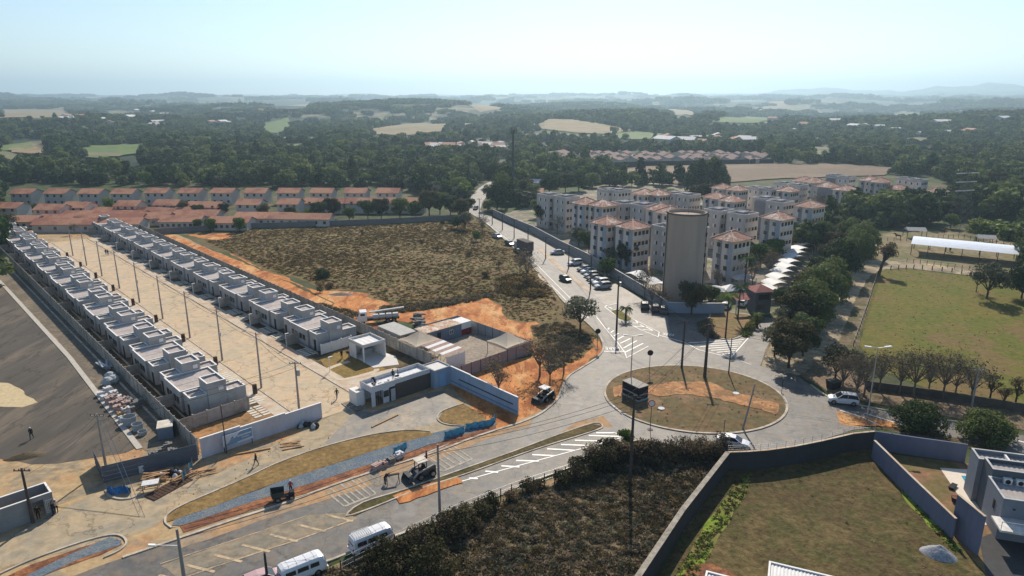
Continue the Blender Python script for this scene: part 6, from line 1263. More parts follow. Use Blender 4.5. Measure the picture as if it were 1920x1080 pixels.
for i, (x, y) in enumerate(((354,196),(450,196),(462,196),(508,195),(515,195),(578,195))): 
    q = GT(x, y); t = thing('power_pylon', 'tiny power pylon on the horizon, %s from the left' % nm[i], 'pylon', q, 0, 'tiny pylons on the horizon'); hh = 34 
    mb = MB(); mb.beam((-3, 0, 0), (0, 0, hh), 0.6, 0.6); mb.beam((3, 0, 0), (0, 0, hh), 0.6, 0.6); mb.box(-9, 9, -0.4, 0.4, hh-3, hh-2.3); mb.box(-7, 7, -0.4, 0.4, hh-9, hh-8.3); obj('lattice', mb.mesh('lattice', steel), t)
# fence posts
def postline(label, pts, n, h=1.2, r=0.07, m=poled, wire=True, name='post_fence'):
    P = [G(*q) for q in pts]; seg = [(P[i+1]-P[i]).length for i in range(len(P)-1)]; tot = sum(seg); o = P[0]; t = thing(name, label, 'fence', o); pm = MB().cyl((0, 0, 0), (0, 0, h), r, n=6).mesh('post', m); L = []
    for k in range(n):
        d = tot*k/(n-1); i = 0
        while i < len(seg)-1 and d > seg[i]: d -= seg[i]; i += 1
        q = P[i].lerp(P[i+1], min(1, d/seg[i])) - o; obj('post', pm, t, q); L.append(q)
    if wire:
        mb = MB()
        for a, b_ in zip(L[:-1], L[1:]):
            for z in (0.5, 0.8, 1.1): mb.beam(a+Vector((0, 0, z*h)), b_+Vector((0, 0, z*h)), 0.015, 0.015)
        obj('wires', mb.mesh('wires', steel), t)
postline('wooden posts of the fence between scrub lot and avenue', [(640,1078),(700,1048),(860,972),(960,932),(1060,898),(1150,862),(1345,862)], 34, 1.7)
postline('dark post fence on the left edge of the meadow', [(1600,650),(1625,580),(1645,518)], 24, 1.4)
postline('short wooden posts along the top of the meadow', [(1670,506),(1720,504),(1780,510),(1840,520)], 11, 1.2, 0.12)
postline('paddock fence under the barn', [(1700,492),(1760,500),(1850,512),(1900,520)], 16, 1.3); postline('paddock fence behind the barn', [(1640,452),(1700,452),(1800,446),(1920,468)], 26, 1.3)
wall('low_wall', 'low dark wall running along the near edge of the meadow', [G(x, y) for x, y in ((1622,728),(1700,738),(1820,756),(1960,780))], 1.3, 0.25, mat('low_wall_dark', (0.10, 0.085, 0.07), var=0.2, scale=1), None)
# ================================================================ VEHICLES
tyre = mat('tyre', (0.02, 0.02, 0.02), rough=0.8); hub = mat('hub', (0.3, 0.3, 0.31), metal=0.7, rough=0.4)
def carpaint(n, c): return mat('paint_'+n, c, rough=0.28, spec=0.6, var=0.02)
PW, PB, PS, PG = carpaint('white', (0.66, 0.67, 0.68)), carpaint('black', (0.02, 0.02, 0.023)), carpaint('silver', (0.34, 0.35, 0.36)), carpaint('graphite', (0.07, 0.075, 0.08))
lampm = mat('headlight', (0.6, 0.6, 0.58), rough=0.2); lampr = mat('tail_light', (0.35, 0.02, 0.02), rough=0.3)
wheelm = {}
def wheel(r, w=0.2):
    if (r, w) not in wheelm:
        wheelm[(r, w)] = (MB().cyl((0, -w/2, 0), (0, w/2, 0), r, n=16).mesh('wheel', tyre), MB().cyl((0, -w/2-0.01, 0), (0, w/2+0.01, 0), r*0.62, n=12).mesh('rim', hub))
    return wheelm[(r, w)]
def ringx(x, w, zb, zt, cw=0.82, n=1):
    """a rounded car cross-section at station x"""
    h = zt-zb; return [(x, -w, zb+h*0.12), (x, -w*1.0, zb+h*0.55), (x, -w*0.97, zb+h*0.82), (x, -w*cw, zt), (x, w*cw, zt), (x, w*0.97, zb+h*0.82), (x, w, zb+h*0.55), (x, w, zb+h*0.12), (x, w*0.9, zb), (x, -w*0.9, zb)]
CARM = {}
def car_meshes(kind, paintm):
    key = (kind, paintm.name)
    if key in CARM: return CARM[key]
    if kind == 'hatch': st = [(-1.95,.70,.35,.70),(-1.9,.80,.25,.92),(-1.4,.84,.2,.97),(0.55,.85,.2,.95),(1.3,.84,.2,.88),(1.85,.76,.24,.74),(1.98,.62,.34,.6)]; cab = [(-1.85,.95,.72,.95),(-1.6,1.40,.66,.95),(-0.5,1.48,.64,.95),(0.3,1.42,.64,.95),(1.05,.93,.74,.92)]
    elif kind == 'suv': st = [(-2.1,.75,.4,.85),(-2.05,.86,.3,1.05),(-1.5,.9,.25,1.08),(0.6,.9,.25,1.06),(1.5,.88,.25,1.0),(2.05,.8,.3,.86),(2.18,.66,.4,.7)]; cab = [(-2.05,1.1,.78,1.05),(-1.8,1.6,.7,1.05),(-0.5,1.68,.68,1.05),(0.3,1.62,.68,1.05),(1.05,1.04,.78,1.02)]
    else: st = [(-2.15,.70,.4,.78),(-2.1,.82,.25,.95),(-1.5,.86,.2,.97),(0.6,.86,.2,.95),(1.5,.84,.2,.88),(2.0,.78,.24,.76),(2.15,.62,.34,.6)]; cab = [(-1.75,.95,.74,.95),(-1.1,1.38,.64,.95),(-0.3,1.45,.63,.95),(0.3,1.4,.63,.95),(1.1,.93,.74,.92)]
    mb = MB(); mb.loft([ringx(x, w, zb, zt) for x, w, zb, zt in st]); body = mb.mesh('body', paintm, smooth=False, fix=True)
    def cr(x, z, w, b): return [(x, -w*1.1, b), (x, -w, z), (x, w, z), (x, w*1.1, b)]
    mb = MB(); mb.loft([cr(x, z, w, b-0.06) for x, z, w, b in cab]); gl = mb.mesh('windows', glass, fix=True)
    mb = MB(); k = cab[1:4]; rg = [[(x, -w-0.01, z-0.05), (x, -w*0.9, z+0.02), (x, w*0.9, z+0.02), (x, w+0.01, z-0.05)] for x, z, w, b in k]; mb.loft(rg)
    for s in (-1, 1):
        for a, b_ in ((1, 0), (3, 4)): mb.beam((cab[a][0], s*cab[a][2], cab[a][1]-0.02), (cab[b_][0], s*(cab[b_][2]*1.08), cab[b_][3]), 0.09, 0.05)
        mb.beam((-0.45, s*(cab[2][2]+.02), cab[2][1]-0.05), (-0.45, s*cab[2][2]*1.12, cab[2][3]-0.05), 0.09, 0.04)
    roof = mb.mesh('roof', paintm, fix=True)
    hl = MB().box(-0.05, 0.06, -0.16, 0.16, -0.07, 0.07).mesh('headlight', lampm); tl = MB().box(-0.05, 0.05, -0.13, 0.13, -0.1, 0.1).mesh('tail_light', lampr)
    CARM[key] = (body, gl, roof, hl, tl, st); return CARM[key]
def car(label, px, py, ang, kind='hatch', paintm=PW, group=None, p=None):
    b_, gl, rf, hl, tl, st = car_meshes(kind, paintm); t = thing('car', label, 'car', (p or G(px, py)) + Vector((0, 0, 0.035)), rad(ang), group)
    obj('body', b_, t); obj('windows', gl, t); obj('roof', rf, t); r = 0.31 if kind != 'suv' else 0.36; wm = wheel(r); W_ = st[3][1]-0.08; F_ = st[-2][0]-0.6; B_ = -F_+0.12
    for x in (F_, B_):
        for s in (-1, 1): w = obj('wheel', wm[0], t, (x, s*W_, r)); obj('rim', wm[1], w)
    for s in (-1, 1): obj('headlight', hl, t, (st[-1][0]-0.07, s*0.52, st[-1][2]+0.28)); obj('tail_light', tl, t, (st[0][0]+0.04, s*0.58, st[1][3]-0.2)); obj('mirror', MB().box(0.6, 0.72, s*0.95, s*0.8, 0.95, 1.07).mesh('mirror', paintm), t)
    return t
car('white sedan on the near side of the roundabout', 1374, 836, -24, 'sedan', PW); car('white hatchback parked under the bare trees right of the roundabout', 1580, 756, 166, 'suv', PW)
PK = [(1045,477,10,'sedan',PS,'pale silver car parked alone at the far end of the car park'),(1078,497,28,'suv',PW,'white car parked second from the far end of the car park'),(1095,508,26,'hatch',PG,'dark car between two white cars in the car park'),(1103,512,26,'sedan',PW,'white car right of the dark car in the car park'),(1108,519,26,'hatch',PS,'silver hatchback in the middle of the parked line'),(1113,525,26,'hatch',PB,'black car in the middle of the parked line'),(1119,530,26,'sedan',PG,'graphite car beside the black parked car'),(1126,534,26,'suv',PW,'white car next to the last of the parked line'),(1130,541,20,'suv',PS,'large silver car at the near end of the parked line')]
for x, y, a, k, pm_, lb in PK: car(lb, x, y, 180+a, k, pm_, 'cars parked in the avenue car park')
for x, y, a, lb, pm_ in ((1209,578,90,'black car parked at the wall, leftmost of three',PB),(1229,583,90,'black car parked at the wall, middle of three',PB),(1244,586,90,'black car with a shiny roof parked at the wall, rightmost of three',PG)): car(lb, x, y, a-10, 'suv', pm_, 'black cars parked at the wall by the water tower')
car('black car driving down the avenue towards the roundabout', 1060, 527, 118-180, 'hatch', PB); car('dark car on the avenue beside the truck', 955, 460, -62, 'hatch', PB); car('silver car following on the avenue', 932, 446, -60, 'sedan', PS); car('small dark car far up the avenue', 892, 393, -100, 'hatch', PB)
car('grey pickup parked at the meadow corner on the right', 1871, 523, 170, 'suv', PS); car('white car under the canopy right of the water tower', 1361, 577, 60, 'hatch', PW); car('dark car under the canopy beside the tower', 1328, 580, 60, 'hatch', PG)
car('white car half hidden beside the gate lodge', 1392, 572, 60, 'hatch', PW)
# small red-white car cut by the bottom edge
car('pink-white car roof cut off by the bottom edge', 495, 1096, 34, 'hatch', carpaint('pinkish', (0.5, 0.33, 0.32)))
# minibuses
def kombi(label, px, py, ang, rack=False):
    t = thing('van', label, 'van', G(px, py) + Vector((0, 0, 0.03)), rad(ang), 'white minibuses on the avenue'); mb = MB()
    def rg(x, w, zb, zt, r=0.3): return [(x, -w*0.94, zb), (x, -w, zb+0.25), (x, -w, 1.02), (x, -w*0.93, zt-r), (x, -w*0.78, zt-0.07), (x, -w*0.4, zt), (x, w*0.4, zt), (x, w*0.78, zt-0.07), (x, w*0.93, zt-r), (x, w, 1.02), (x, w, zb+0.25), (x, w*0.94, zb)]
    def mk_(stn): m_ = MB(); m_.loft([rg(*s) for s in stn]); return m_
    stn = [(-2.2,.74,.5,1.62),(-2.12,.82,.36,1.86),(-1.8,.86,.3,1.95),(1.5,.86,.3,1.95),(1.9,.83,.34,1.88),(2.12,.76,.42,1.6),(2.25,.68,.5,1.15)]
    obj('body', mk_(stn).mesh('body', PW, fix=True), t)
    obj('roof_skin', MB().add([(x, y, z+0.012) for x, w, zb, z in stn[2:5] for y in (-w*0.4, w*0.4)], [(0, 1, 3, 2), (2, 3, 5, 4)]).mesh('roof_skin', PW, fix=True), t)
    wn_ = lambda x0, x1, s: MB().add([(x0, s*0.875, 1.1), (x1, s*0.875, 1.1), (x1-0.03, s*0.835, 1.55), (x0+0.03, s*0.835, 1.55)], [(0, 1, 2, 3)]).mesh('side_window', glass, fix=False)
    for s in (-1, 1):
        for x0, x1 in ((-1.85, -0.85), (-0.7, 0.4), (0.55, 1.45)): obj('side_window', wn_(x0, x1, s), t)
    obj('rear_window', MB().add([(-2.215, -0.55, 1.15), (-2.215, 0.55, 1.15), (-2.17, 0.5, 1.62), (-2.17, -0.5, 1.62)], [(0, 1, 2, 3)]).mesh('rear_window', glass), t)
    obj('windscreen', MB().add([(2.25, -0.62, 1.2), (2.25, 0.62, 1.2), (2.09, 0.62, 1.66), (2.09, -0.62, 1.66)], [(0, 1, 2, 3)]).mesh('windscreen', glass), t)
    wm = wheel(0.33)
    for x in (-1.35, 1.25):
        for s in (-1, 1): w = obj('wheel', wm[0], t, (x, s*0.78, 0.33)); obj('rim', wm[1], w)
    for s in (-1, 1): obj('headlight', MB().cyl((2.2, s*0.5, 0.85), (2.3, s*0.5, 0.85), 0.12, n=12).mesh('headlight', lampm), t); obj('tail_light', MB().box(-2.26, -2.2, s*0.6-0.07, s*0.6+0.07, 0.65, 0.85).mesh('tail_light', lampr), t)
    obj('bumper', MB().box(2.25, 2.36, -0.8, 0.8, 0.4, 0.55).mesh('bumper', PW), t); obj('bumper', MB().box(-2.36, -2.24, -0.8, 0.8, 0.4, 0.55).mesh('bumper', PW), t)
    mb = MB()
    for x in (-1.4, -0.6, 0.3, 1.1): mb.box(x, x+0.02, -0.6, 0.6, 1.955, 1.965)
    obj('roof_seam', mb.mesh('roof_seam', darkm), t)
    if rack:
        mb = MB()
        for i in range(9): mb.box(-1.9+i*0.22, -1.86+i*0.22, -0.65, 0.65, 2.0, 2.03)
        for s in (-0.65, 0.62): mb.box(-1.9, 0.0, s, s+0.03, 1.97, 2.03)
        obj('roof_rack', mb.mesh('roof_rack', steel), t); obj('window_sticker', MB().add([(-1.45, -0.885, 1.2), (-1.2, -0.885, 1.2), (-1.2, -0.87, 1.4), (-1.45, -0.87, 1.4)], [(0, 1, 2, 3)]).mesh('window_sticker', lampr), t)
    return t
kombi('white minibus with a plain roof, nearest the bottom edge', 568, 1080, 36); kombi('white minibus with a roof rack, ahead of the other one', 697, 1024, 36, True)
# box truck on the avenue
def truck(label, px, py, ang, L=6.5, H=3.0, boxm=None):
    t = thing('truck', label, 'truck', G(px, py), rad(ang)); obj('cargo_box', MB().box(-L+1.2, 1.0, -1.2, 1.2, 0.9, H+0.6).mesh('cargo_box', boxm or mat('truck_box', (0.12, 0.10, 0.09), var=0.1)), t)
    mb = MB(); mb.loft([[(x, -w, zb), (x, -w, zt), (x, w, zt), (x, w, zb)] for x, w, zb, zt in ((1.1, 1.15, .6, 2.7), (2.4, 1.15, .6, 2.7), (2.9, 1.12, .6, 1.7), (3.0, 1.1, .6, 1.2))]); obj('cab', mb.mesh('cab', PS, fix=True), t)
    obj('windscreen', MB().add([(2.45, -1.0, 2.6), (2.45, 1.0, 2.6), (2.93, 1.0, 1.72), (2.93, -1.0, 1.72)], [(0, 1, 2, 3)]).mesh('windscreen', glass), t)
    wm = wheel(0.48, 0.3)
    for x in (-L+2.2, -L+3.4, 2.1):
        for s in (-1, 1): w = obj('wheel', wm[0], t, (x, s*1.0, 0.48)); obj('rim', wm[1], w)
truck('dark box truck on the avenue beside the estate wall', 978, 470, 118)
# white works truck with a conveyor boom
t = thing('works_truck', 'white truck with a long boom and grey drums on the clay', 'truck', G(690, 606), rad(196)); 
mb = MB(); mb.loft([[(x, -1.15, 0.6), (x, -1.2, 1.6), (x, -w, zt), (x, w, zt), (x, 1.2, 1.6), (x, 1.15, 0.6)] for x, w, zt in ((0.2, 1.05, 2.75), (1.6, 1.05, 2.75), (2.05, 1.0, 1.7), (2.15, 1.0, 1.3))]); obj('cab', mb.mesh('cab', PW, fix=True), t)
obj('windscreen', MB().add([(1.66, -0.95, 2.62), (1.66, 0.95, 2.62), (2.08, 0.95, 1.7), (2.08, -0.95, 1.7)], [(0, 1, 2, 3)]).mesh('windscreen', glass), t)
for s in (-1, 1): obj('side_window', MB().box(0.6, 1.5, s*1.13, s*1.15, 1.75, 2.45).mesh('side_window', glass), t)
obj('chassis', MB().box(-6.4, 0.2, -0.9, 0.9, 0.75, 1.15).mesh('chassis', darkm), t)
for i in range(4): obj('drum', MB().cyl((-1.0-i*1.35, 0.75, 1.5), (-2.1-i*1.35, 0.75, 1.5), 0.62, n=14).mesh('drum', steel), t)
obj('boom', MB().beam((-0.4, -0.5, 2.2), (-7.6, -0.5, 2.7), 0.7, 0.22).beam((-3, -0.5, 1.2), (-3, -0.5, 2.35), 0.2, 0.2).mesh('boom', mat('boom_grey', (0.45, 0.44, 0.42))), t)
wm = wheel(0.5, 0.32)
for x in (1.1, -4.0, -5.3):
    for s in (-1, 1): w = obj('wheel', wm[0], t, (x, s*1.0, 0.5)); obj('rim', wm[1], w)
# skid loader
yel = mat('machine_grey', (0.10, 0.10, 0.095), rough=0.5, var=0.1); cream_ = mat('canopy_cream', (0.55, 0.50, 0.42))
def loader(label, px, py, ang, s=1.0, bodym=None, bucket=True, canopy=cream_):
    t = thing('wheel_loader', label, 'loader', G(px, py), rad(ang), scale=s); bm_ = bodym or yel
    mb = MB(); mb.loft([[(x, -w, 0.35), (x, -w, zt), (x, w, zt), (x, w, 0.35)] for x, w, zt in ((-1.7, .55, 1.1), (-1.5, .65, 1.35), (-0.4, .65, 1.35), (-0.3, .6, 0.95), (0.7, .6, 0.8), (0.85, .5, 0.6))]); obj('body', mb.mesh('body', bm_, fix=True), t)
    mb = MB()
    for x in (-0.45, 0.55):
        for y in (-0.55, 0.55): mb.box(x-0.04, x+0.04, y-0.04, y+0.04, 0.8, 2.1)
    obj('cage', mb.mesh('cage', darkm), t); obj('canopy', MB().box(-0.65, 0.7, -0.7, 0.7, 2.1, 2.2).mesh('canopy', canopy), t); obj('seat', MB().box(-0.35, 0.1, -0.3, 0.3, 0.9, 1.1).box(-0.4, -0.3, -0.3, 0.3, 1.1, 1.6).mesh('seat', darkm), t)
    wm = wheel(0.42, 0.3)
    for x in (-1.1, 0.45):
        for y in (-1, 1): w = obj('wheel', wm[0], t, (x, y*0.82, 0.42)); obj('rim', wm[1], w)
    if bucket:
        for y in (-0.72, 0.72): mb = MB(); mb.beam((-1.3, y, 1.45), (0.7, y, 1.0), 0.12, 0.16); mb.beam((0.7, y, 1.0), (1.45, y, 0.4), 0.12, 0.16); obj('arm', mb.mesh('arm', steel), t)
        mb = MB(); mb.add([(1.4, -.85, .15), (2.2, -.85, .05), (1.9, -.85, .75), (1.4, -.85, .8), (1.4, .85, .15), (2.2, .85, .05), (1.9, .85, .75), (1.4, .85, .8)], [(0, 4, 5, 1), (3, 7, 4, 0), (0, 1, 2, 3), (7, 6, 5, 4), (3, 2, 6, 7)]); obj('bucket', mb.mesh('bucket', yel), t)
    return t
loader('small loader with a cream canopy and open bucket on the avenue', 790, 893, 214, 1.05)
loader('black wheeled machine with a white canopy on the red clay', 1021, 750, 225, 1.0, mat('machine_black', (0.012, 0.012, 0.012), rough=0.5), True, w_white)
# dumper
t = thing('mini_dumper', 'small dark dumper with a square skip beside the trench', 'dumper', G(533, 936), rad(20), scale=0.85)
obj('skip', MB().add([(-1.5,-.7,.7),(0,-.6,.6),(0,.6,.6),(-1.5,.7,.7),(-1.7,-.85,1.6),(0.1,-.75,1.6),(0.1,.75,1.6),(-1.7,.85,1.6)], [(3,2,1,0),(0,1,5,4),(1,2,6,5),(2,3,7,6),(3,0,4,7)]).mesh('skip', mat('skip_green', (0.05, 0.06, 0.055), rough=0.5)), t)
obj('chassis', MB().box(-1.2, 1.4, -.35, .35, .45, .65).box(.8, 1.4, -.4, .4, .65, 1.1).mesh('chassis', darkm), t); wm = wheel(.38, .28)
for x in (-0.8, 1.0):
    for s in (-1, 1): w = obj('wheel', wm[0], t, (x, s*.62, .38)); obj('rim', wm[1], w)
# black kiosk
Q = [G(1171, 718, 2.3), G(1198, 731, 2.3), G(1215, 727, 2.3), G(1189, 714, 2.3)]
o = Q[1]; dx = (Q[0]-Q[1]); L1 = dx.length; a1 = math.atan2(dx.y, dx.x); t = thing('kiosk', 'black box-shaped kiosk with a pale roof on the roundabout', 'kiosk', (o.x, o.y, 0.3), a1); L1 = 3.6; L2 = 2.0; s = -1
kb = mat('kiosk_black', (0.016, 0.017, 0.022), rough=0.35); mb = MB(); mb.box(0, L1, 0, s*L2, 0.25, 2.2, 0); obj('body', mb.mesh('body', kb), t)
obj('roof', MB().box(-0.05, L1+0.05, 0.05, -L2-0.05, 2.2, 2.3).mesh('roof', mat('kiosk_roof', (0.36, 0.33, 0.29), var=0.2, scale=3)), t); obj('plinth', MB().box(-0.1, L1+0.1, 0.1, -L2-0.1, 0, 0.25).mesh('plinth', w_grey), t)
obj('counter_strip', MB().box(0.2, L1-0.2, 0.0, 0.12, 0.95, 1.1).box(-0.1, 0.0, -0.2, -L2+0.2, 0.95, 1.1).mesh('counter_strip', w_grey), t)
t = thing('dumpster', 'dark rubbish container under the trees near the white hatchback', 'dumpster', G(1562, 728), rad(20)); obj('bin', MB().add([(-.8,-.6,0),(.8,-.6,0),(.8,.6,0),(-.8,.6,0),(-.95,-.75,1.3),(.95,-.75,1.3),(.95,.75,1.3),(-.95,.75,1.3)], [(3,2,1,0),(0,1,5,4),(1,2,6,5),(2,3,7,6),(3,0,4,7)]).mesh('bin', darkm), t); obj('lid', MB().box(-1, 1, -.8, .8, 1.3, 1.4).mesh('lid', yel), t)
# ================================================================ PEOPLE
def person(label, px, py, shirt, pants, pose='stand', rz=0.0, helmet=None, z=0.0, p=None):
    J = {'pel': (0, 0, .95), 'chest': (0, 0, 1.32), 'neck': (0, 0, 1.50), 'head': (0, 0.02, 1.66), 'top': (0, 0.0, 1.76)}
    if pose == 'bend': J.update(chest=(0, .34, 1.12), neck=(0, .5, 1.16), head=(0, .64, 1.12), top=(0, .72, 1.06))
    for s, n_ in ((-1, 'l'), (1, 'r')):
        st_ = 0.0 if pose in ('stand', 'bend') else 0.28*s
        J['hip'+n_] = (s*.10, 0, .9); J['kn'+n_] = (s*.11, st_*0.6+.02, .50); J['an'+n_] = (s*.12, st_, .09); J['to'+n_] = (s*.13, st_+.17, .05)
        c = Vector(J['chest']); J['sh'+n_] = (s*.20, c.y, c.z+.12); 
        if pose == 'bend': J['el'+n_] = (s*.24, c.y+.10, c.z-.2); J['ha'+n_] = (s*.20, c.y+.28, c.z-.42)
        else: J['el'+n_] = (s*.27, -st_*0.5, 1.14); J['ha'+n_] = (s*.29, -st_*0.9+.08, .88)
    E_ = [('pel','chest'),('chest','neck'),('neck','head'),('head','top')]
    for n_ in 'lr': E_ += [('pel','hip'+n_),('hip'+n_,'kn'+n_),('kn'+n_,'an'+n_),('an'+n_,'to'+n_),('chest','sh'+n_),('sh'+n_,'el'+n_),('el'+n_,'ha'+n_)]
    R_ = dict(pel=.14, chest=.16, neck=.06, head=.105, top=.07, hip=.10, kn=.065, an=.045, to=.04, sh=.07, el=.045, ha=.04)
    ks = list(J); me = bpy.data.meshes.new('person'); me.from_pydata([J[k] for k in ks], [(ks.index(a), ks.index(b_)) for a, b_ in E_], [])
    o = bpy.data.objects.new('person', me); COL.objects.link(o); md = o.modifiers.new('s', 'SKIN'); 
    for i, k in enumerate(ks):
        r = R_.get(k, R_.get(k[:-1], .05)); me.skin_vertices[0].data[i].radius = (r, r); me.skin_vertices[0].data[i].use_root = (k == 'pel')
    o.modifiers.new('u', 'SUBSURF').levels = 1; dg = bpy.context.evaluated_depsgraph_get(); m2 = bpy.data.meshes.new_from_object(o.evaluated_get(dg)); bpy.data.objects.remove(o)
    m2.materials.clear(); skin = mat('skin', (0.25, 0.14, 0.09), var=0.05); sm = mat('cloth_%02d%02d%02d' % tuple(int(c*99) for c in shirt), shirt, var=0.1); pm = mat('cloth_%02d%02d%02d' % tuple(int(c*99) for c in pants), pants, var=0.1)
    for m_ in (skin, sm, pm, darkm): m2.materials.append(m_)
    hv = Vector(J['head']); cv = Vector(J['chest'])
    for f in m2.polygons:
        c = f.center; f.material_index = 0 if ((c-hv).length < .2 or ((c-Vector(J['hal'])).length < .12) or ((c-Vector(J['har'])).length < .12)) else 2 if (c.z < .95 and (abs(c.x) < .24)) else 1
        if c.z < .1: f.material_index = 3
        f.use_smooth = True
    t = thing('person', label, 'person', (p or G(px, py, z)), rz); obj('body', m2, t)
    mb = MB(); tv = Vector(J['top']); mb.cyl(hv+Vector((0, -.01, .03)), tv+Vector((0, 0, .02)), .115, .07, 10); obj('helmet' if helmet else 'hair', mb.mesh('hair', helmet or darkm), t); return t
navy = (0.02, 0.03, 0.06); dk = (0.02, 0.02, 0.022); HW = w_white
person('worker in dark clothes and a white helmet walking on the asphalt, far left', 60, 823, dk, navy, 'walk', rad(200), HW)
person('worker in dark clothes crossing the concrete before the lilac wall', 481, 872, navy, dk, 'walk', rad(120), mat('helmet_yellow', (0.5, 0.4, 0.1)))
person('person in dark clothes walking in the new street near the gatehouse', 632, 748, dk, (0.2, 0.22, 0.25), 'walk', rad(30))
person('dark figure standing in the doorway of the unfinished room', 73, 974, dk, dk, 'stand', rad(30)); person('person in a pale shirt at the corner of the unfinished room', 101, 966, dk, navy, 'stand', rad(100)); person('worker in a white cap beside the unfinished room corner', 107, 962, (0.5, 0.4, 0.35), dk, 'stand', rad(60), HW)
person('worker bending over a trestle on the avenue', 722, 908, dk, navy, 'bend', rad(-40)); person('worker in red standing behind the loader', 800, 868, (0.3, 0.05, 0.06), navy, 'stand', rad(80))
person('driver in a red shirt seated behind the dumper skip', 546, 925, (0.35, 0.08, 0.07), navy, 'stand', rad(20), HW)
person('worker standing on the gatehouse roof near its middle', 733, 712, dk, dk, 'stand', 0, None, p=Wc(28.9, -1.6, 2.7)); person('worker on the left end of the gatehouse roof', 700, 730, dk, dk, 'bend', 1, HW, p=Wc(25.7, -1.5, 2.7))
person('dark figure beside the white yard wall near the pavilion', 641, 673, dk, dk, 'stand', rad(40)); person('second dark figure by a bicycle near the pavilion', 655, 672, dk, (0.3, 0.3, 0.3), 'bend', rad(60))
person('person in red near the flower bed of the flats', 1423, 608, (0.5, 0.06, 0.05), dk, 'walk', rad(60)); person('walker in dark clothes at the kerb of the flower bed', 1417, 612, dk, dk, 'walk', rad(60))
for i, (x, y) in enumerate(((199, 478), (203, 479))): person('distant worker at the far end of the new street, %s' % ('left' if i == 0 else 'right'), x, y, dk, navy, 'stand', i)
# horses in the paddock
hm = mat('horse_brown', (0.09, 0.045, 0.025), var=0.1)
def horse(label, px, py, ang, m=hm):
    V = {'a': (-.7,0,1.25), 'b': (-.2,0,1.22), 'c': (.5,0,1.25), 'n': (.95,0,1.55), 'h': (1.15,0,1.8), 'm': (1.5,0,1.55), 't': (-.95,0,1.15), 't2': (-1.1,0,.6)}; E_ = [('a','b'),('b','c'),('c','n'),('n','h'),('h','m'),('a','t'),('t','t2')]
    R_ = dict(a=.32, b=.30, c=.30, n=.17, h=.12, m=.07, t=.06, t2=.05)
    for s in (-1, 1):
        for k, x, at in (('f', .5, 'c'), ('r', -.7, 'a')):
            n1 = k+'1'+str(s); n2 = k+'2'+str(s); n3 = k+'3'+str(s); V[n1] = (x, s*.17, .95); V[n2] = (x-(.12 if k == 'r' else -.02), s*.17, .5); V[n3] = (x, s*.17, .05); E_ += [(at, n1), (n1, n2), (n2, n3)]; R_[n1] = .13; R_[n2] = .06; R_[n3] = .05
    ks = list(V); me = bpy.data.meshes.new('horse'); me.from_pydata([V[k] for k in ks], [(ks.index(a), ks.index(b_)) for a, b_ in E_], []); o = bpy.data.objects.new('h', me); COL.objects.link(o); o.modifiers.new('s', 'SKIN')
    for i, k in enumerate(ks): me.skin_vertices[0].data[i].radius = (R_[k],)*2; me.skin_vertices[0].data[i].use_root = (k == 'b')
    o.modifiers.new('u', 'SUBSURF').levels = 1; m2 = bpy.data.meshes.new_from_object(o.evaluated_get(bpy.context.evaluated_depsgraph_get())); bpy.data.objects.remove(o); m2.materials.clear(); m2.materials.append(m)
    t = thing('horse', label, 'horse', G(px, py), ang); obj('body', m2, t); obj('mane', MB().beam((.55, 0, 1.55), (1.12, 0, 1.92), .06, .14).mesh('mane', darkm), t)
for x, y, a, lb in ((1768,438,.4,'brown horse grazing behind the hay shelter'),(1683,448,2.5,'dark horse left of the hay shelter'),(1781,472,1,'brown horse standing under the barn roof'),(1903,455,2,'horse near the cane field at the right')): horse(lb, x, y, a)
# ================================================================ SITE CLUTTER
struct('kerb', strip_mesh([G(*q) for q in ((-40,500),(0,528),(130,670),(262,842))], 0.75, 0.0, 0.10, mat('pale_kerb', (0.45, 0.42, 0.36), var=0.12, scale=2), 'kerb'))
struct('kerb', strip_mesh([Wc(-0.9, 14), Wc(-1.1, 172)], 0.3, 0.0, 0.12, kerbm, 'kerb'))
def mound(label, px, py, rx_, ry_, h, m, rz, name='gravel_pile', cat='pile', seed=1, px2=None):
    mb = MB(); n = 40; K = 12; rings = []
    for k in range(K+1):
        f = k/K; rg = []
        for i in range(n):
            a = 2*math.pi*i/n; w = 1 + 0.10*noise.noise((math.cos(a)*1.5+seed, math.sin(a)*1.5, seed)) ; r = f*w
            z = h*(1-f**1.25) + 0.13*h*noise.noise((math.cos(a)*f*3+seed, math.sin(a)*f*3, 2.0))*(1-f)
            rg.append((rx_*r*math.cos(a), ry_*r*math.sin(a), max(z, 0)-0.02))
        rings.append(rg)
    mb.loft(rings, caps=False); t = thing(name, label, cat, G(px, py), rz); obj('heap', mb.mesh('heap', m, fix=True, smooth=False), t)
gpm = mat('pale_gravel', (0.30, 0.31, 0.33), var=0.35, scale=7, bump=0.06)
mound('pale blue-grey gravel pile on the walled grass lot', 1760, 1040, 1.75, 1.25, 1.1, gpm, rad(-30))
mound('dark earth heap on the edge of the asphalt at the far left', 48, 856, 2.5, 1.1, 0.6, mat('dark_heap', (0.12, 0.095, 0.06), var=0.3, scale=5, bump=0.08), rad(20), 'earth_heap')
mound('grey sand heap in the clearing of the dry field', 640, 552, 3.2, 1.3, 0.5, mat('grey_heap', (0.20, 0.17, 0.15), var=0.2, scale=3), 0, 'sand_heap')
blk = mat('grey_blocks', (0.20, 0.195, 0.18), var=0.2, scale=3); pink = mat('pink_blocks', (0.42, 0.31, 0.27), var=0.2, scale=3); wrap = mat('white_wrap', (0.58, 0.58, 0.58), var=0.12, scale=3); okr = mat('ochre_blocks', (0.45, 0.29, 0.14), var=0.2, scale=3)
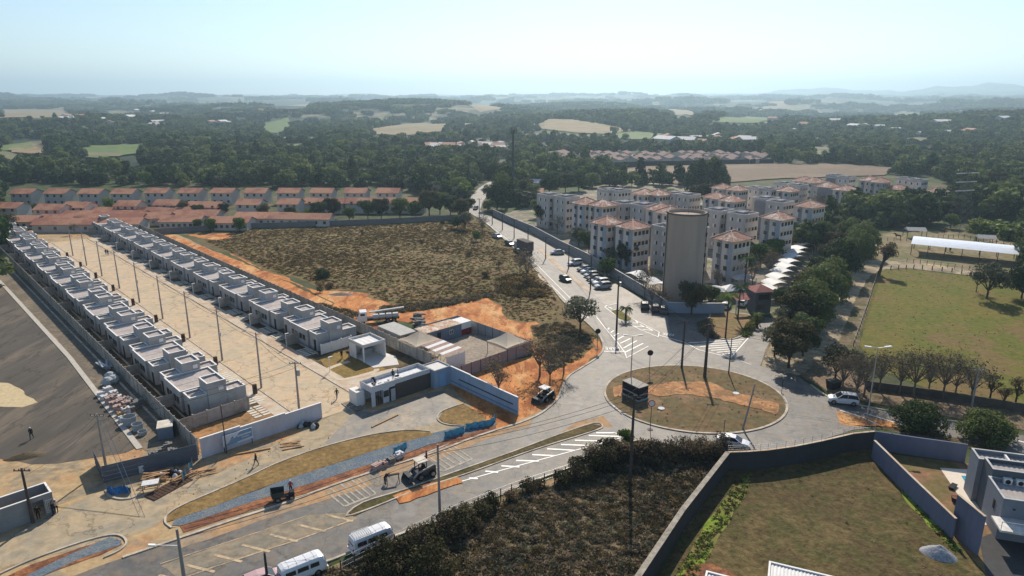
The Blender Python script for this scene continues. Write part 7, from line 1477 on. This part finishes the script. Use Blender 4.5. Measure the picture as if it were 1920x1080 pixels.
def palletme(m, nx=4, ny=3, nz=3, s=(1.1, 0.95, 0.95), nb=''):
    mb = MB(); bx, by, bz = s[0]/nx, s[1]/ny, s[2]/nz; bd = MB()
    for i in range(3): bd.box(-s[0]/2, s[0]/2, -s[1]/2 + i*(s[1]-0.1)/2, -s[1]/2 + i*(s[1]-0.1)/2 + 0.1, 0, 0.12)
    me = MB().box(-bx/2+.012, bx/2-.012, -by/2+.012, by/2-.012, 0, bz-0.012).mesh('block', m); return me, bd.mesh('pallet', wood), (nx, ny, nz, bx, by, bz, s)
PMS = [palletme(m) for m in (pink, wrap, okr, blk)]
def pallet(label, px, py, k, rz=None, top=None):
    me, pd, (nx, ny, nz, bx, by, bz, s) = PMS[k]; t = thing('block_pallet', label, 'pallet', G(px, py), CA + (rz or random.uniform(-.2, .2)), 'pallets of blocks by the precast wall'); obj('pallet_base', pd, t)
    nzz = top or nz
    for i in range(nx):
        for j in range(ny):
            for q in range(nzz):
                if 0 < i < nx-1 and 0 < j < ny-1 and q < nzz-1: continue
                if q == nzz-1 and random.random() < 0.25: continue
                obj('block', me, t, (-s[0]/2 + (i+.5)*bx, -s[1]/2 + (j+.5)*by, 0.12 + q*bz))
pl_ = [(190,734,1),(203,729,1),(197,741,1),(214,733,1),(206,748,0),(214,744,0),(222,742,1),(214,757,0),(224,753,0),(231,749,0),(221,764,0),(230,760,2),(238,756,0),(228,772,2),(237,768,1),(246,763,3),(232,781,1),(252,757,3),(243,752,3),(262,752,3),(240,744,3),(288,848,3),(304,841,3),(316,836,3),(297,856,3),(312,852,3),(325,846,3),(308,864,3),(268,876,1)]
for i, (x, y, k) in enumerate(pl_): pallet('pallet of %s blocks beside the precast wall, %s along the line' % (('pink', 'white wrapped', 'ochre', 'grey')[k], nm[i] if i < 20 else nm[i-20] + ' past twenty'), x, y+8, k, top=random.choice((2, 3, 3)))
tank = mat('tank_grey', (0.33, 0.36, 0.37), rough=0.5, var=0.08)
for lb, x, y, r_, h in (('grey open water tank beside the pallets, left of two', 244, 795, .95, 1.25), ('grey open water tank beside the pallets, right of two', 259, 806, .75, 1.0), ('bulky grey bag pile below the first tank', 268, 815, .6, .6)):
    t = thing('water_tank', lb, 'tank', G(x, y)); n = 20; rr = lambda r, z: [(r*math.cos(6.283*i/n), r*math.sin(6.283*i/n), z) for i in range(n)]
    obj('shell', MB().loft([rr(r_*.9, 0), rr(r_, h), rr(r_*.92, h), rr(r_*.84, 0.1)], caps=False).mesh('shell', tank), t); obj('base', MB().loft([rr(r_*.9, 0.02), rr(r_*.84, 0.12)]).mesh('base', tank), t)
t = thing('site_box', 'blue-grey site container with a cream lid at the end of the precast wall', 'container', G(297, 826), CA-rad(20)); obj('body', MB().box(0, 1.9, 0, 2.4, 0, 1.7).mesh('body', mat('box_blue', (0.18, 0.23, 0.28), var=0.05)), t); obj('lid', MB().box(-.05, 1.95, -.05, 2.45, 1.7, 1.8).mesh('lid', cream_), t)
for i, (x, y) in enumerate(((208,706),(214,712),(203,716))): t = thing('sack_pile', 'bulging pale sacks beside the asphalt kerb, %s of three' % nm[i], 'sacks', G(x, y+5)); obj('sack', tree_meshes(1, 1, 1, nl=1, n=1)[0] if False else MB().loft([[(r*math.cos(6.283*k/10), r*math.sin(6.283*k/10), z) for k in range(10)] for r, z in ((.7,0),(.95,.4),(.85,.9),(.4,1.25))]).mesh('sack', tank), t)
def pile_of(name, label, cat, px, py, n, L, m, rz, spread=0.6, w=0.14, h=0.07, zz=0.5):
    t = thing(name, label, cat, G(px, py), rz); random.seed(int(px*3+py))
    me = MB().box(-L/2, L/2, -w/2, w/2, 0, h).mesh('board', m)
    for i in range(n): obj('board', me, t, (random.uniform(-.3, .3)*spread, random.uniform(-1, 1)*spread, 0.03 + zz*i/n), rot=(random.uniform(-.05, .05), random.uniform(-.1, .1), random.gauss(0, 0.16)))
pile_of('timber_pile', 'stack of pale timber boards beside the hoarding', 'timber', 293, 900, 16, 2.6, wood, rad(15), 0.9, zz=1.0); pile_of('timber_pile', 'leaning pale boards right of the brown panel', 'timber', 345, 897, 10, 3.0, wood, rad(60), 0.5)
pile_of('timber_pile', 'scattered boards in front of the lilac wall, left', 'timber', 385, 885, 7, 2.4, wood, rad(30), 0.9, zz=.1); pile_of('timber_pile', 'scattered boards in front of the lilac wall, right', 'timber', 545, 836, 7, 2.6, wood, rad(20), 1.0, zz=.1)
pile_of('steel_pile', 'pile of grey formwork panels near the kerb', 'steel', 198, 690, 14, 3.6, steel, rad(130), 0.9, w=.3, zz=.9); pile_of('scrap_pile', 'dark scrap heap in the corner of the tent yard', 'scrap', 850, 620, 18, 3.2, darkm, rad(50), 1.4, zz=.8); pile_of('scrap_pile', 'rubble and red pipes behind the precast wall', 'scrap', 712, 618, 16, 2.6, tilem, rad(20), 1.2, zz=.7)
pile_of('scrap_pile', 'grey rubble line above the tan container roof', 'scrap', 785, 604, 22, 1.8, blk, rad(10), 3.2, w=.4, h=.3, zz=.8)
t = thing('mesh_panel', 'brown reinforcing mesh panel lying beside the hoarding', 'panel', G(318, 915), rad(62)); mb = MB()
for i in range(12): mb.box(-2.6+i*.45, -2.57+i*.45, -.9, .9, .12, .15)
for i in range(7): mb.box(-2.6, 2.5, -.9+i*.3, -.88+i*.3, .15, .18)
obj('mesh', mb.mesh('mesh', mat('rust_brown', (0.12, 0.07, 0.05), var=0.2)), t); obj('sheet', MB().box(-2.6, 2.5, -.95, .95, 0.02, .1).mesh('sheet', mat('brown_sheet', (0.10, 0.065, 0.05), var=0.2)), t)
blu = mat('blue_tarp', (0.03, 0.16, 0.42), rough=0.45, var=0.2, scale=4, bump=0.05, col2=(0.12, 0.28, 0.45), scale2=0.8); cyn = mat('blue_net', (0.10, 0.36, 0.50), rough=0.6, var=0.2, scale=3)
def curtain(name, label, pts, h, m, cat='netting', amp=0.12):
    P = smoothpath([G(*q) for q in pts], 6); o = P[0]; t = thing(name, label, cat, (o.x, o.y, 0)); mb = MB(); n = len(P); vs = []
    for k in (0, 1, 2):
        for i, p in enumerate(P): vs.append((p.x-o.x + amp*math.sin(i*1.7+k), p.y-o.y + amp*math.cos(i*2.1+k*2), h*k/2*(1-.12*abs(math.sin(i*.8)))))
    mb.add(vs, [(k*n+i, k*n+i+1, (k+1)*n+i+1, (k+1)*n+i) for k in (0, 1) for i in range(n-1)]); obj('sheet', mb.mesh('sheet', m), t)
    pm = MB().cyl((0, 0, 0), (0, 0, h+.1), .03, n=5).mesh('stake', wood)
    for i in range(0, n, 6): obj('stake', pm, t, (P[i].x-o.x, P[i].y-o.y, 0))
curtain('blue_tarpaulin', 'crumpled bright blue tarpaulin inside the small kerb below the hoarding', [(200,922),(212,928),(232,924),(246,926)], 1.0, blu, 'tarpaulin', .2); curtain('blue_netting', 'light blue plastic netting on stakes beside the grass bed', [(833,822),(850,818),(870,811)], 1.1, cyn)
curtain('blue_netting', 'light blue netting trailing towards the blue wall end', [(872,806),(900,801),(920,797),(930,786)], 1.0, cyn); curtain('blue_netting', 'light blue netting behind the pallets on the trench', [(737,852),(752,846),(762,840)], 1.0, cyn); curtain('blue_netting', 'blue-grey sheet fence standing between the hoarding and the boards', [(343,905),(352,893),(362,880)], 1.5, mat('net_dark', (0.07, 0.14, 0.20), rough=0.6), amp=.05)
kp = smoothpath([G(*q) for q in [(198,920),(205,930),(222,936),(245,935),(262,927)]], 5); struct('kerb', strip_mesh(kp, .25, 0, .15, kerbm, 'kerb'))
for i, (x, y, k) in enumerate(((748,858,1),(732,868,3),(706,880,0),(718,875,0))): pallet('small stack of %s blocks on the edge of the red trench, %s from the right' % (('pink', 'white', 'ochre', 'grey')[k], ('first', 'second', 'fourth', 'third')[i]), x, y, k, top=2)
t = thing('bag_heap', 'heap of black and white rubbish bags by the hoarding', 'bags', G(318, 892)); random.seed(5)
for i in range(14): r = random.uniform(.25, .5); x, y = random.uniform(-1.3, 1.3), random.uniform(-.8, .8); obj('bag', MB().loft([[(r*q*math.cos(6.283*k/8), r*q*math.sin(6.283*k/8), z*r) for k in range(8)] for q, z in ((.7,0),(1,.5),(.8,1.1),(.25,1.6))]).mesh('bag', (darkm, wrap)[i % 3 == 0]), t, (x, y, 0))
t = thing('bag_heap', 'heap of dark sacks at the right end of the lilac wall', 'bags', G(580, 800))
for i in range(12): r = random.uniform(.3, .5); x, y = random.uniform(-1.5, 1.2), random.uniform(-.6, .6); obj('bag', MB().loft([[(r*q*math.cos(6.283*k/8), r*q*math.sin(6.283*k/8), z*r) for k in range(8)] for q, z in ((.7,0),(1,.5),(.8,1.1),(.25,1.6))]).mesh('bag', (darkm, tank)[i % 3 == 0]), t, (x, y, 0))
t = thing('table', 'timber work table with a white sheet beside the hoarding', 'table', G(284, 918), rad(20)); obj('table_top', MB().box(-.9, .9, -.6, .6, .95, 1.02).mesh('table_top', wrap), t); lg = MB().box(-.05, .05, -.05, .05, 0, .95).mesh('leg', wood)
for x in (-.8, .8):
    for y in (-.5, .5): obj('leg', lg, t, (x, y, 0))
for lb, x, y, a, l in (('long timber beam lying on the grey forecourt', 722, 790, 52, 5.0), ('thin timber plank along the lilac wall', 470, 848, 22, 5)): t = thing('timber_beam', lb, 'beam', G(x, y), rad(a)); obj('beam', MB().box(-l/2, l/2, -.12, .12, .02, .18).mesh('beam', wood), t)
t = thing('gate_leaf', 'brown sheet gate leaf lying beside the gatehouse', 'gate', G(662, 762), rad(-50)); obj('sheet', MB().box(-1.9, 1.9, -.9, .9, .05, .13).mesh('sheet', mat('gate_brown', (0.22, 0.17, 0.13), var=0.15, scale=2)), t); obj('frame', MB().box(-1.95, 1.95, -.95, -.9, .04, .18).box(-1.95, 1.95, .9, .95, .04, .18).box(-.03, .03, -.9, .9, .13, .17).mesh('frame', steel), t)
t = thing('trestle', 'steel trestle frame standing on the avenue beside the bending worker', 'trestle', G(737, 905), rad(20)); mb = MB()
for x in (-.7, .7):
    for s in (-1, 1): mb.beam((x, 0, 1.1), (x*1.05, s*.45, 0), .06, .06)
mb.beam((-.8, 0, 1.1), (.8, 0, 1.1), .3, .12); obj('frame', mb.mesh('frame', darkm), t)
t = thing('tar_patch', 'rough dug grey patch in the upper carriageway beside the worker', 'patch', G(700, 895)); t.location.z = 0; bpy.data.objects.remove(t)
patch('dug_patch', [(682,888),(706,878),(712,894),(722,905),(708,912),(694,903)], 0.046, mat('dug_asphalt', (0.24, 0.21, 0.17), var=0.35, scale=4, bump=0.08), 0.4, .5)
for lb, x, y in (('manhole cover on the near part of the roundabout', 1240, 766), ('small pale slab on the clay of the roundabout', 1380, 738)):
    p = G(x, y, 0.25); q = onisl(p); t = thing('manhole_cover', lb, 'manhole', (p.x, p.y, q)); obj('lid', MB().cyl((0, 0, 0), (0, 0, .05), .5, n=16).mesh('lid', wrap), t)
t = thing('bench', 'dark lounger on the pool deck', 'lounger', G(1786, 915), rad(40)); obj('seat', MB().box(-.7, .7, -.3, .3, .25, .35).mesh('seat', darkm), t); obj('leg', MB().box(-.6, -.5, -.25, .25, 0, .25).mesh('leg', darkm), t); obj('leg', MB().box(.5, .6, -.25, .25, 0, .25).mesh('leg', darkm), t)
t = thing('planter', 'black round planter on the edge of the pool deck', 'planter', G(1791, 941)); obj('pot', MB().cyl((0, 0, 0), (0, 0, .6), .35, .5, 14).mesh('pot', darkm), t); obj('soil', MB().cyl((0, 0, .55), (0, 0, .61), .42, n=14).mesh('soil', red), t)
# rubble stones on the clay and verge
random.seed(3); mb = MB()
for i in range(700):
    x, y = random.choice(((random.uniform(620, 1000), random.uniform(560, 640)), (random.uniform(880, 1040), random.uniform(700, 780)), (random.uniform(330, 900), random.uniform(820, 1000)), (random.uniform(160, 360), random.uniform(700, 870)))); p = G(x, y); s = random.uniform(.02, .07)
    if inpoly(np.array([x]), np.array([y]), AVL + AVR)[0]: continue
    mb.box(p.x-s, p.x+s*random.uniform(.5, 1), p.y-s*random.uniform(.5, 1), p.y+s, 0.02, .03+s)
o = obj('rubble', mb.mesh('rubble', mat('rubble', (0.25, 0.19, 0.14), var=0.3, scale=3))); tag(o, 'small stones and clods strewn over the site', None, None, 'stuff')
# wood edge on the right: big individual crowns
random.seed(21); WOOD = [(1562,428),(1600,422),(1700,428),(1790,412),(1930,415),(1930,345),(1810,352),(1790,392),(1700,404),(1650,408),(1600,412)]
k = 0
while k < 62:
    x, y = random.uniform(1562, 1930), random.uniform(345, 428)
    if not inpoly(np.array([x]), np.array([y]), WOOD)[0] or (x > 1800 and y > 405): continue
    T_(random.choice(('grove', 'dense', 'dense2', 'grove', 'green' if y < 390 else 'dense')), x, y, random.uniform(.6, .85) if x < 1800 else random.uniform(.8, 1.2), 'big dark crown at the edge of the wood behind the barn', 'crowns at the edge of the wood behind the barn'); k += 1
